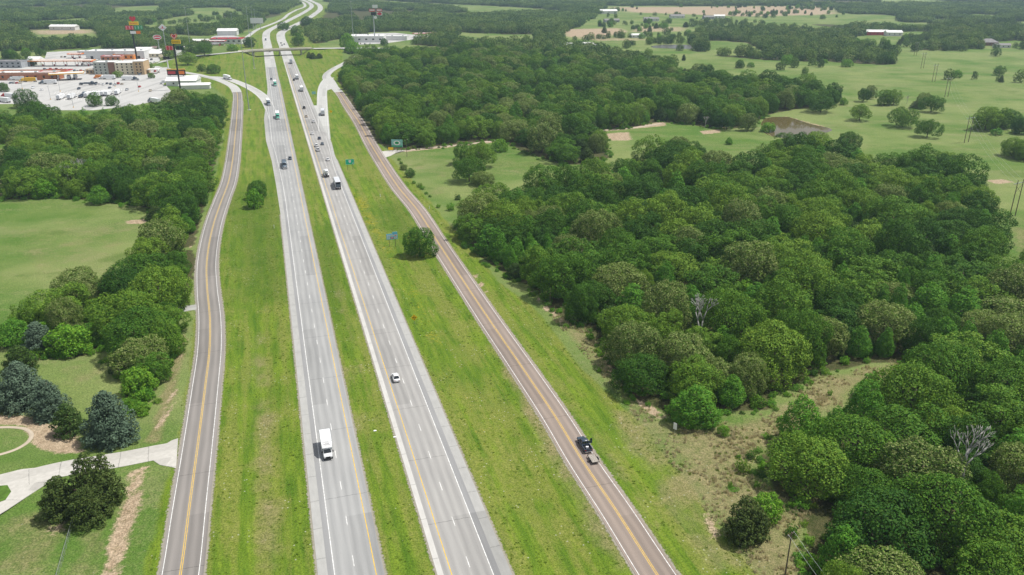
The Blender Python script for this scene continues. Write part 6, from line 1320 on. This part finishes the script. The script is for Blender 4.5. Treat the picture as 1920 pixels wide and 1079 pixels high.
rb = face(t1, 6.4, 3.4, 36.8, 'sign_red', 'price_board', .8, -3.9); bars(rb, 7.4, 3.6, 'sign_white', 3)
gb = face(t1, 6.8, 3.4, 36.8, 'sign_black', 'price_board', .8, 5.0); bars(gb, 7.4, 3.6, 'sign_dgreen', 3)
t2 = tower(257, 115, 40, 'farther tall black pole sign with stacked red, yellow and green boards', r=.9)
hp = mesh_obj('heart_panel', MB().mesh('none', M['sign_white']), t2, (3.0, -.3, 46.8)); plate(hp, heart(3.6, 0), 'sign_red', 'heart', -.1)
yb = face(t2, 10.5, 3.8, 42.0, 'sign_yellow', 'board', .8, 3.4); words(yb, 'Speedco', 2.5, 'sign_red', 0, 0, -.43)
rb = face(t2, 9.0, 4.2, 37.2, 'sign_red', 'price_board', .8, -2.2); bars(rb, 9.5, 4.4, 'sign_white', 3); gb = face(t2, 9.0, 4.2, 37.4, 'sign_dgreen', 'price_board', .8, 8.0); bars(gb, 9.5, 4.4, 'sign_white', 3)
bt_ = face(t2, 6.0, 3.0, 32, 'sign_white', 'board', .8, 1.0); bt2 = face(t2, 4.5, 3.0, 32, 'sign_orange', 'board', .8, 7.0)
t3 = tower(703, 79, 39, 'tall grey pole sign with red, black and white boards by the right station', 'galv', .9)
for x, z, w, h, m in ((3.0, 49, 7.4, 4.2, 'sign_white'), (-1.4, 43.8, 8.4, 3.6, 'sign_red'), (9.0, 43.8, 7.6, 3.6, 'sign_red'), (.2, 39, 7.0, 4.0, 'sign_black')):
    bd = face(t3, w, h, z, m, 'board', .8, x)
    if m == 'sign_red': plate(bd, [(-w * .42, -h * .2), (w * .42, -h * .2), (w * .42, h * .28), (-w * .42, h * .28)], 'sign_white', 'lettering_band', -.43)
bd = face(t3, 7.6, 4.4, 39, 'sign_white', 'board', .8, 9.0); plate(bd, circ(2.0, 24, 1.7), 'sign_red', 'oval', -.43); plate(face(t3, .4, .4, 34, 'galv', 'bracket', .4, 3.0), circ(2.2, 20), 'sign_white', 'disc', -.5)
# the white signs behind
for px, py, h, lab, m in ((312, 99, 30, 'white tower sign with a pointed top behind the black pole sign', 'diam'), (300, 103, 20, 'low white and red oval sign left of the pointed white one', 'oval')):
    o = tower(px, py, h, lab, 'galv', .5); bd = face(o, 6 if m == 'oval' else 5.0, 3.6, h + 1, 'sign_white', 'board', .6)
    if m == 'diam': plate(bd, [(-5.5, 0), (0, -4.4), (5.5, 0), (0, 4.4)], 'sign_white', 'diamond', -.36); plate(bd, [(-1.0, -.5), (1.0, -.5), (0, 2.2)], 'sign_red', 'mark', -.42); plate(bd, [(-3, -1.2), (3, -1.2), (3, -.7), (-3, -.7)], 'sign_red', 'mark', -.42)
    else: plate(bd, circ(3.0, 24, 1.8), 'sign_white', 'oval', -.36); plate(bd, circ(2.4, 24, 1.9), 'sign_red', 'oval_core', -.40); plate(bd, [(-3.6, -.5), (3.6, -.5), (3.6, .5), (-3.6, .5)], 'sign_white', 'lettering_band', -.44)
o = tower(316, 133, 14.5, 'white pole with a small dark board at the lot entrance', 'wall_white' if 'wall_white' in M else 'galv', .7); face(o, 6.2, 2.6, 13.2, 'sign_black', 'board', .7)
o = sign_at('billboard', 483, 56, 'white billboard beyond the bridge at the left', 0, 'billboard'); face(o, 22, 9, 15, 'sign_white', t=.5); post(o, -6, 12, .4); post(o, 6, 12, .4)
bo = sign_at('billboard', 334, 159, 'dark double billboard with red and orange panels above the white shed', .08, 'billboard'); pn = face(bo, 16.5, 4.8, 11.5, 'sign_black', t=.9)
plate(pn, [(-7.6, -1.2), (-.6, -1.2), (-.6, 1.4), (-7.6, 1.4)], 'red_trim', 'poster', -.48); plate(pn, [(1.0, -1.4), (7.4, -1.4), (7.4, 1.6), (1.0, 1.6)], 'sign_orange', 'poster', -.48); face(bo, 16.5, 1.0, 14.5, 'canopy_yellow', 'top_rail', 1.0)
for x in (-6, 6): post(bo, x, 9.6, .3, 'black_steel')
# small posts, stones and bits in the verges
for px, py, lab in ((713, 368, 'white delineator post in the verge left of the lone round tree'), (805, 392, 'white marker post at the small pasture corner'), (514, 428, 'thin white post in the left verge')):
    o = sign_at('marker_post', px, py, lab, 0, 'post'); mesh_obj('shaft', MB().tube((0, 0, -.3), (0, 0, 1.5), .09, n=8).mesh('shaft', M['sign_white']), o)
for px, py, lab in ((703, 808, 'white scrap lying in the median grass'), (740, 820, 'pale scrap lying at the kerb strip of the median')):
    p = at(px, py); p.z = gz(p.x, p.y) + .08; o = MB().loft([[(-.35, -.22, 0), (.35, -.16, .02), (.38, .18, .08), (-.3, .22, .05)], [(-.3, -.19, .05), (.32, -.14, .08), (.34, .16, .13), (-.3, .2, .09)]]).build('litter', M['sign_white']); o.location = p; tag(o, lab, 'litter')

# ------------------------------------------------------------------ buildings
def building(name, px, py, w, d, h, wall, roof, label, rz=0.0, win=None, doors=0, parapet=.6, roofkind='flat', trim=None, cat='building'):
    """front face centred over the photo pixel; the building runs back from it"""
    p = at(px, py); o = empty(name, (p.x, p.y, gz(p.x, p.y) if p.y < 560 else min(gz(p.x, p.y), 0)), rz, label, cat)
    mesh_obj('wall', MB().box((0, d / 2, h / 2 - .3), (w, d, h + .6)).mesh('wall', M[wall]), o)
    if roofkind == 'flat':
        r = mesh_obj('roof', MB().box((0, d / 2, h + .12), (w + .3, d + .3, .24)).mesh('roof', M[roof]), o)
        if parapet: mesh_obj('parapet', MB().box((0, .05, h + parapet / 2 + .242), (w + .3, .4, parapet)).box((0, d - .05, h + parapet / 2 + .242), (w + .3, .4, parapet)).box((-w / 2 + .05, d / 2, h + parapet / 2 + .244), (.4, d - .52, parapet)).box((w / 2 - .05, d / 2, h + parapet / 2 + .244), (.4, d - .52, parapet)).mesh('parapet', M[trim or wall]), r)
        for k in range(max(1, int(w / 14))): mesh_obj('roof_unit', MB().box((-w / 2 + w * (k + .5) / max(1, int(w / 14)), d * (.4 + .2 * (k % 2)), h + .9), (2.0, 1.6, 1.3)).mesh('roof_unit', M['galv']), r)
    elif roofkind == 'gable':
        e = .6; rr = h + w * .0 + d * .22
        mesh_obj('roof', MB().add([(-w / 2 - e, -e, h), (w / 2 + e, -e, h), (w / 2 + e, d / 2, rr), (-w / 2 - e, d / 2, rr), (w / 2 + e, d + e, h), (-w / 2 - e, d + e, h)], [(0, 1, 2, 3), (3, 2, 4, 5), (0, 3, 5), (1, 4, 2), (0, 5, 4, 1)]).mesh('roof', M[roof]), o)
    elif roofkind == 'hip':
        e = .7; rr = h + d * .28; q = min(w, d) * .45
        mesh_obj('roof', MB().add([(-w / 2 - e, -e, h), (w / 2 + e, -e, h), (w / 2 + e, d + e, h), (-w / 2 - e, d + e, h), (-w / 2 + q, d / 2, rr), (w / 2 - q, d / 2, rr)], [(0, 1, 5, 4), (1, 2, 5), (2, 3, 4, 5), (3, 0, 4), (3, 2, 1, 0)]).mesh('roof', M[roof]), o)
    if win:
        nx_, nz_, ww, wh = win; pane = MB().box((0, 0, 0), (ww, .12, wh)).mesh('window', M['glass'])
        for i in range(nx_):
            for j in range(nz_): mesh_obj('window', pane, o, (-w / 2 + w * (i + .5) / nx_, -.02, h * (j + .55) / nz_))
    for k in range(doors): mesh_obj('door', MB().box((-w / 2 + w * (k + .5) / doors, -.04, 1.7), (3.0, .16, 3.4)).mesh('door', M['grille']), o)
    return o
# hotel: four joined blocks
ht = building('hotel', 199, 140, 22, 20, 11.5, 'wall_sage', 'roof_white', 'four-storey cream and tan hotel with a flat white roof in the lot', .12, (5, 4, 1.3, 1.4))
mesh_obj('wing', MB().box((6.5, -.6, 5.8), (6.0, 1.2, 12.0)).mesh('wing', M['wall_brown']), ht)
w2 = mesh_obj('wing', MB().box((20.5, 5, 5.8), (19, 18, 11.6)).box((20.5, 5, 11.75), (19.4, 18.4, .3), 1).mesh('wing', [M['wall_cream'], M['roof_white']]), ht)
w3 = mesh_obj('wing', MB().box((35, 3, 6.6), (10, 20, 13.2)).box((35, 3, 13.35), (10.4, 20.4, .3), 1).mesh('wing', [M['wall_tan'], M['roof_white']]), ht)
pane = MB().box((0, 0, 0), (1.3, .12, 1.5)).mesh('window', M['glass'])
for i in range(4):
    for j in range(4): mesh_obj('window', pane, w2, (13.5 + i * 4.6, -4.03, 1.9 + j * 2.8))
for j in range(4): mesh_obj('window', pane, w3, (33.2, -7.04, 2.0 + j * 2.9)); mesh_obj('window', pane, w3, (36.8, -7.04, 2.0 + j * 2.9))
mesh_obj('entrance_canopy', MB().box((46, 4, 4.2), (11, 9, .7)).box((50.5, 0.5, 1.9), (.5, .5, 3.9)).box((50.5, 7.5, 1.9), (.5, .5, 3.9)).mesh('entrance_canopy', M['roof_white']), ht)
building('tyre_shop', 217, 111, 68, 26, 8.5, 'wall_white', 'roof_white', 'long white repair hall with dark doors behind the farther black pole sign', .06, None, 5)
building('travel_store', 45, 151, 62, 24, 6, 'wall_brick', 'roof_white', 'low orange-brick travel store with a flat white roof at the left', .05, (8, 1, 2.0, 2.2), 0, 1.2, trim='wall_brick')
building('travel_store_annex', 98, 147, 24, 20, 5.5, 'wall_white', 'roof_white', 'white annex with a red corner joining the brick travel store', .05, (3, 1, 2.4, 2.0), 0, .9, trim='red_trim')
building('diner', 10, 128, 36, 16, 6.5, 'wall_grey', 'roof_grey', 'grey two-storey building with dark windows at the left picture edge', .0, (6, 2, 2.2, 1.5))
building('restaurant', 208, 115, 22, 12, 5, 'wall_brick', 'roof_white', 'small red-fronted restaurant in front of the white repair hall', .05, (4, 1, 2, 2), trim='red_trim')
building('restaurant', 232, 112, 24, 12, 5, 'canopy_orange', 'roof_white', 'small orange-fronted restaurant in front of the white repair hall', .05, (4, 1, 2, 2), trim='canopy_orange')
building('house', 279, 108, 26, 16, 4.5, 'wall_cream', 'roof_white', 'cream house-like building with a pale hipped roof by the lot road', .0, (5, 1, 1.6, 1.8), roofkind='hip')
building('bank', 312, 105, 26, 16, 6.5, 'wall_white', 'roof_white', 'white building with a broad dark glass front by the lot road', -.03, (3, 1, 6.0, 3.2))
building('shed', 340, 161, 27, 18, 5, 'wall_white', 'roof_white', 'white metal shed below the dark double billboard', .1, (2, 1, 1.5, 1.5), roofkind='gable')
building('shed', 365, 166, 26, 8, 3.6, 'wall_white', 'roof_white', 'low white shed behind the left wood near the black pole', .18, None, roofkind='gable')
building('station_store', 424, 82, 44, 22, 6, 'wall_white', 'red_trim', 'red-roofed store on the left beyond the interchange grass', .05, (6, 1, 3, 2), trim='red_trim')
building('warehouse', 426, 67, 30, 16, 7, 'wall_white', 'roof_white', 'white shed behind the red-roofed store', .1, None, roofkind='gable')
building('station_store', 687, 80, 50, 40, 8, 'wall_white', 'roof_white', 'white station store behind the right wood beside the grey pole sign', .04, (5, 1, 3, 2))
building('warehouse', 724, 76, 62, 20, 5.5, 'wall_white', 'roof_white', 'long low white building right of the grey pole sign', -.06, None)
for i_, (px, py, w, d, h, wl, rf, lab, kd) in enumerate(((160, 104, 18, 12, 4.5, 'wall_white', 'roof_white', 'small pale shop at the back left of the truck stop', 'flat'), (268, 101, 20, 12, 5, 'wall_white', 'roof_white', 'small white building left of the cream house-like one', 'gable'), (296, 97, 16, 10, 4.5, 'wall_cream', 'roof_brown', 'little brown-roofed building behind the bank', 'gable'), (60, 122, 12, 20, 4, 'wall_white', 'roof_white', 'narrow white shed beside the grey two-storey building', 'gable'), (345, 99, 24, 12, 5, 'wall_white', 'roof_white', 'white-roofed building behind the spreading oak', 'gable'), (375, 82, 22, 10, 4.5, 'wall_cream', 'roof_white', 'pale building left of the red-roofed store', 'gable'), (175, 139, 14, 9, 4, 'wall_tan', 'roof_white', 'small tan building left of the hotel', 'flat'))):
    building('shop', px, py, w, d, h, wl, rf, lab, .08, (4, 1, 1.6, 1.8), 0, .5, kd)
# canopies on columns
def canopy(px, py, w, d, h, m, label, rz=0.0, trim=None):
    p = at(px, py); o = empty('fuel_canopy', (p.x, p.y, min(0, gz(p.x, p.y))), rz, label, 'canopy'); rf = mesh_obj('roof', MB().box((0, 0, h), (w, d, .5)).mesh('roof', M['roof_white']), o)
    mesh_obj('fascia', MB().box((0, -d / 2 - .1, h), (w + .4, .2, 1.1)).box((0, d / 2 + .1, h), (w + .4, .2, 1.1)).box((-w / 2 - .1, 0, h), (.2, d - .01, 1.1)).box((w / 2 + .1, 0, h), (.2, d - .01, 1.1)).mesh('fascia', M[m]), rf)
    for i in range(max(2, int(w / 11))):
        x = -w / 2 + w * (i + .5) / max(2, int(w / 11))
        for y in (-d * .28, d * .28): mesh_obj('column', MB().box((x, y, h / 2 - .3), (.5, .5, h + .1)).mesh('column', M['wall_white']), o)
        mesh_obj('pump', MB().box((x, 0, .9), (.8, 1.8, 1.9)).mesh('pump', M['red_trim']), o)
canopy(113, 124, 74, 12, 6.0, 'canopy_orange', 'long low orange-edged fuel canopy behind the travel store', .04); canopy(127, 150, 30, 14, 6.5, 'canopy_yellow', 'yellow-edged fuel canopy over dark trucks in the lot', .42)
canopy(800, 70, 42, 12, 6.0, 'red_trim', 'red-edged fuel canopy at the far right station', .45); canopy(403, 84, 30, 12, 5.5, 'red_trim', 'red-edged canopy of the red-roofed store', .05); canopy(143, 109, 16, 9, 5, 'sign_orange', 'small orange canopy at the back of the truck stop', .1)
# far houses and barns
for nm, px, py, w, d, h, wl, rf, lab, kind in (
 ('house', 1331, 57, 22, 13, 5, 'wall_white', 'roof_white', 'white gabled farmhouse among the far trees', 'gable'), ('barn', 1645, 66, 34, 14, 5, 'red_trim', 'roof_white', 'long red barn with a white roof in the far right', 'gable'), ('barn', 1677, 68, 24, 14, 5.5, 'wall_white', 'roof_white', 'white shed right of the red barn', 'gable'),
 ('house', 1856, 86, 22, 16, 4.5, 'wall_brown', 'roof_grey', 'grey hip-roofed house at the far right pasture edge', 'hip'), ('house', 1881, 90, 20, 10, 3.5, 'wall_white', 'roof_grey', 'low white outbuilding beside the grey hip-roofed house', 'gable'),
 ('house', 1065, 92, 22, 14, 4, 'wall_white', 'roof_white', 'pale-roofed house left of a pair above the right wood', 'hip'), ('house', 1103, 92, 26, 14, 4.5, 'wall_white', 'roof_white', 'white-roofed house, right of a pair above the right wood', 'hip'), ('shed', 1038, 86, 12, 8, 3, 'wall_grey', 'roof_grey', 'dark small shed left of the pale-roofed houses', 'gable'),
 ('house', 1196, 70, 20, 10, 4, 'wall_white', 'roof_white', 'white house in front of the far hedgerow', 'gable'), ('house', 1222, 40, 30, 12, 5, 'wall_white', 'roof_grey', 'long white farm building in the far green field', 'gable'), ('house', 1271, 35, 30, 14, 5, 'wall_white', 'roof_grey', 'white house with a grey roof right of the long farm building', 'gable'),
 ('house', 1142, 26, 40, 16, 6, 'wall_white', 'roof_white', 'white building at the far edge of the brown field', 'gable'), ('shed', 1148, 42, 30, 12, 4, 'wall_grey', 'roof_grey', 'grey long shed in the green field', 'gable'), ('house', 1330, 37, 22, 12, 5, 'wall_grey', 'roof_grey', 'grey roofed house among the far field trees', 'gable'), ('house', 1349, 35, 22, 12, 5, 'wall_white', 'roof_white', 'tiny white house right of the grey one', 'gable'),
 ('house', 117, 57, 46, 14, 6, 'wall_white', 'roof_white', 'long white house in the far left clearing', 'gable'), ('house', 991, 108, 20, 12, 4, 'wall_grey', 'roof_grey', 'grey roof showing within the far wood', 'gable')):
    building(nm, px, py, w, d, h, wl, rf, lab, random.uniform(-.2, .2), (3, 1, 1.5, 1.4), 0, 0, kind, cat=nm)
# ------------------------------------------------------------------ trucks parked in the lot
k_ = 0
for px, py, paint, box, rz in ((115, 186, 'white_paint', 'white_box', .15), (135, 185, 'white_paint', 'white_box', .15), (166, 182, 'white_paint', 'white_box', .15), (176, 181, 'white_paint', 'white_box', .15), (186, 181, 'slate_blue', 'white_box', .15), (196, 179, 'white_paint', 'white_box', .15), (204, 179, 'white_paint', 'white_box', .15), (221, 177, 'white_paint', 'white_box', .25)):
    ad = ('first from the left', 'second from the left', 'third from the left', 'fourth from the left', 'fifth from the left, with a blue cab', 'sixth from the left', 'seventh from the left', 'last on the right')[k_]; k_ += 1
    put('semi_truck', px, py, None, 0, 0, f'semi parked in the lot row, {ad}', 'truck', semi, paint, box, group='semis parked in the row on the lot', rz=rz, z=.01)
for px, py, paint, box, kind, rz, lab in ((155, 182, 'slate_blue', 'slate_blue', 'flat', .15, 'dark flatbed parked among the white semis of the lot row'), (33, 151, 'white_paint', 'white_box', 'box', 1.55, 'white semi parked along the brick travel store'), (92, 158, 'slate_blue', 'white_box', 'box', 1.6, 'white semi waiting left of the yellow-edged canopy'), (55, 154, 'yellow_paint', 'yellow_paint', 'box', 1.62, 'yellow semi beside the white one at the brick store'), (243, 151, 'dark_blue', 'white_box', 'box', -1.6, 'white trailer with a dark cab parked in front of the hotel'),
    (163, 160, 'dark_blue', 'dark_blue', 'flat', -1.58, 'dark flatbed crossing the lot below the hotel'), (130, 149, 'dark_blue', 'dark_blue', 'box', .4, 'dark semi under the yellow-edged canopy, left'), (142, 147, 'dark_blue', 'slate_blue', 'box', .4, 'dark semi under the yellow-edged canopy, right'), (203, 149, 'white_paint', 'white_box', 'box', 1.5, 'white trailer behind the lot lawn by the hotel'), (290, 193, 'slate_blue', 'white_box', 'box', .9, 'white semi standing at the lot corner near the black pole'), (18, 184, 'red_paint', 'white_box', 'box', 1.2, 'red-cabbed white semi at the left picture edge of the lot'), (8, 192, 'red_paint', 'white_box', 'box', 1.1, 'second red-cabbed white semi at the left picture edge')):
    put('semi_truck', px, py, None, 0, 0, lab, 'truck', semi, paint, box, kind, group='semis standing about the truck stop', rz=rz, z=.01)
put('straight_truck', 184, 148, None, 0, 0, 'orange truck parked left of the hotel front', 'truck', straight_truck, 'sign_orange', 'canopy_orange', group='trucks by the hotel', rz=1.4, z=.01); put('straight_truck', 317, 160, None, 0, 0, 'lime yellow truck beside the white metal shed', 'truck', straight_truck, 'lime', 'lime', group='trucks by the shed', rz=1.9, z=.01); put('straight_truck', 309, 158, None, 0, 0, 'white truck beside the lime yellow one at the shed', 'truck', straight_truck, 'white_paint', 'white_box', group='trucks by the shed', rz=1.7, z=.01)
stall = MB()
for r0, r1, n_ in (((110, 190), (226, 183), 22), ((100, 178), (232, 171.5), 24), ((126, 136), (166, 133.5), 14), ((150, 124), (200, 121), 22)):
    a_, b_3 = at(*r0), at(*r1); u = (b_3 - a_).normalized(); w_ = Vector((-u.y, u.x, 0))
    for i in range(n_ + 1):
        c = a_.lerp(b_3, i / n_); c.z = .006; L_ = 9 if r0[1] > 150 else 3; q = [c - u * .12, c + u * .12, c + u * .12 + w_ * L_ * 2, c - u * .12 + w_ * L_ * 2]; stall.add([(v.x, v.y, .006) for v in q], [(0, 1, 2, 3)])
so = stall.build('stall_line', LW); so['kind'] = 'structure'; so['label'] = 'white stall lines painted on the truck stop lot'
cc = ('white_paint', 'silver', 'black_paint', 'dark_blue', 'red_paint', 'white_paint', 'slate_blue', 'beige_paint'); wd = {'white_paint': 'white', 'silver': 'silver', 'black_paint': 'black', 'dark_blue': 'dark blue', 'red_paint': 'red', 'slate_blue': 'blue-grey', 'beige_paint': 'beige'}
LOTCARS = [('in front of the long orange-edged canopy', [(128 + i * 6.0, 134 + (i % 2) * .4) for i in range(6)]), ('in the car park behind the hotel', [(152 + i * 5.0, 117 + (i % 2) * .5) for i in range(9)]), ('in the second row behind the hotel', [(155 + i * 5.2, 122) for i in range(7)]), ('at the back lot with the white trailers', [(116, 108), (122, 108), (155, 103), (163, 102), (140, 112)]), ('by the lot road near the cream house', [(268, 113), (276, 112.5), (284, 113), (290, 118)]), ('in front of the hotel entrance', [(262, 141), (270, 140), (291, 135), (297, 137)]), ('outside the red-roofed store', [(412, 86), (421, 86), (432, 86), (440, 84)]), ('in the middle of the lot by the hotel lawn', [(180 + i * 7, 158 + (i % 3)) for i in range(8)]), ('beside the brick travel store', [(86 + i * 4.6, 155 + (i % 2)) for i in range(3)] + [(20 + i * 6, 157) for i in range(4)]), ('along the front of the white repair hall', [(178 + i * 8, 113.5 + (i % 2)) for i in range(8)]), ('by the white bank-like building', [(300, 110), (308, 110), (318, 109), (330, 112)]), ('in rows on the upper lot by the restaurants', [(226 + i * 4.5, 118 + (i % 2) * 1.5) for i in range(8)]), ('along the near edge of the long canopy', [(84 + i * 5.5, 131 + (i % 2)) for i in range(8)]), ('in the open middle of the lot', [(62, 166), (78, 170), (148, 168), (206, 166), (238, 170), (262, 164), (282, 172)]), ('outside the white right station', [(676, 83), (684, 83.5), (694, 83), (712, 79)])]
for where, sp in LOTCARS:
    for i, (px, py) in enumerate(sp):
        pt = cc[(i * 3 + len(where)) % 8]; put('parked_car', px, py, None, 0, 0, f'{wd[pt]} car parked {where}', 'car', car, pt, group=f'cars parked {where}', rz=random.choice((.1, .14, 3.2)), z=.01, suv=i % 2 == 0)
for i, (px, py, lab) in enumerate(((95, 187, 'lamp post at the left of the parked semi row'), (42, 167, 'lamp post near the left end of the lot'), (113, 172, 'lamp post above the left parked semis'), (216, 163, 'lamp post in the lot below the hotel'), (260, 172, 'lamp post right of the parked semi row'), (138, 202, 'lamp post at the lower edge of the lot'))):
    o = sign_at('lot_lamp', px, py, lab, .3 * i, 'lamp post', 'lamp posts on the truck stop lot'); mesh_obj('pole', MB().tube((0, 0, -.3), (0, 0, 11), .16, .1, 8).mesh('pole', M['galv']), o); mesh_obj('lamp_head', MB().box((0, -.7, 11), (.5, 1.3, .2)).box((0, .7, 11), (.5, 1.3, .2)).mesh('lamp_head', M['galv']), o); mesh_obj('footing', MB().tube((0, 0, -.3), (0, 0, .8), .4, n=10).mesh('footing', M['canopy_yellow']), o)
for px, py, r, lab in ((57, 124, 5, 'dark round tree behind the travel store'), (76, 104, 5, 'dark tree at the back edge of the lot'), (221, 146, 4, 'tree against the front of the hotel'), (282, 130, 4, 'small tree beside the lot road'), (284, 147, 3, 'small tree left of the white shed'), (8, 172, 4.5, 'dark tree by the red-cabbed semis'), (180, 199, 6, 'round tree at the lower edge of the lot'), (211, 198, 4.5, 'smaller round tree at the lower edge of the lot'), (50, 201, 8, 'tall tree hiding the lower left of the lot')): plant_px('oak', px, py, r, r * 1.7, lab)
# yard fence at the bottom left
fa, fb = at(142, 962), at(104, 1095); n = 12; fo = empty('chain_link_fence', fa, 0, 'low grey chain-link fence running down past the big cedar', 'fence')
for i in range(n + 1):
    q = fa.lerp(fb, i / n) - fa; mesh_obj('fence_post', MB().tube((q.x, q.y, -.6), (q.x, q.y, 1.0), .035, n=6).mesh('fence_post', M['galv']), fo)
d_ = fb - fa; mesh_obj('top_rail', MB().tube((0, 0, .93), (d_.x, d_.y, .93), .03, n=6).mesh('top_rail', M['galv']), fo)
mb = MB(); Ln = d_.length; u = d_ / Ln
for i in range(int(Ln / .5)):
    a = u * (i * .5); b = u * min(Ln, i * .5 + .9); mb.tube((a.x, a.y, -.4), (b.x, b.y, .9), .008, n=3); mb.tube((b.x, b.y, -.4), (a.x, a.y, .9), .008, n=3)
w_ = mb.build('wire_mesh', M['galv'], fo); w_['kind'] = 'stuff'
ribbon('garden_edging', Path(P((-20, 798), (20, 797), (45, 800), (58, 810), (52, 824), (30, 838), (0, 848), (-20, 852)), 1), -.5, .5, .05, RM['gravel'], zf='ground', skirt=.1, label='curved pale concrete edging in the yard')

# ------------------------------------------------------------------ labels shared by several trees get one more hint
seen = {}
for o in COL.objects:
    if o.parent is None and o.get('label') and o.get('category') == 'tree': seen.setdefault(o['label'], []).append(o)
for lab, obs in seen.items():
    if len(obs) < 2: continue
    key = next((k for k in MARKS if any(lab.endswith(n) for n, _ in MARKS[k])), None)
    if not key: continue
    used = {}
    for o in obs:
        ms = sorted((m for m in MARKS[key] if not lab.endswith(m[0])), key=lambda m: (m[1] - o.location.xy).length); used.setdefault(ms[0][0], []).append(o)
    for n, q in used.items():
        if len(q) == len(obs) and len(q) > 3: continue
        q.sort(key=lambda o: o.location.y)
        for i, o in enumerate(q):
            t_ = lab + ', towards ' + n if len(used) > 1 else lab
            if len(q) in (2, 3): t_ += (', nearer one', ', farther one')[i] if len(q) == 2 else (', nearest one', ', middle one', ', farthest one')[i]
            if len(t_.split()) <= 16: o['label'] = t_

# ------------------------------------------------------------------ haze
hz = MB().box((0, 3550, 50.5), (10900, 8300, 107.5)).build('haze', [])
hm = bpy.data.materials.new('haze'); hm.use_nodes = True; t_ = hm.node_tree; t_.nodes.clear()
pv = t_.nodes.new('ShaderNodeVolumePrincipled'); pv.inputs['Color'].default_value = (.62, .82, 1.0, 1); pv.inputs['Density'].default_value = .000105; pv.inputs['Anisotropy'].default_value = .2
ov = t_.nodes.new('ShaderNodeOutputMaterial'); t_.links.new(pv.outputs['Volume'], ov.inputs['Volume'])
hz.data.materials.append(hm); tag(hz, 'thin pale haze lying over the distance', kind='stuff')
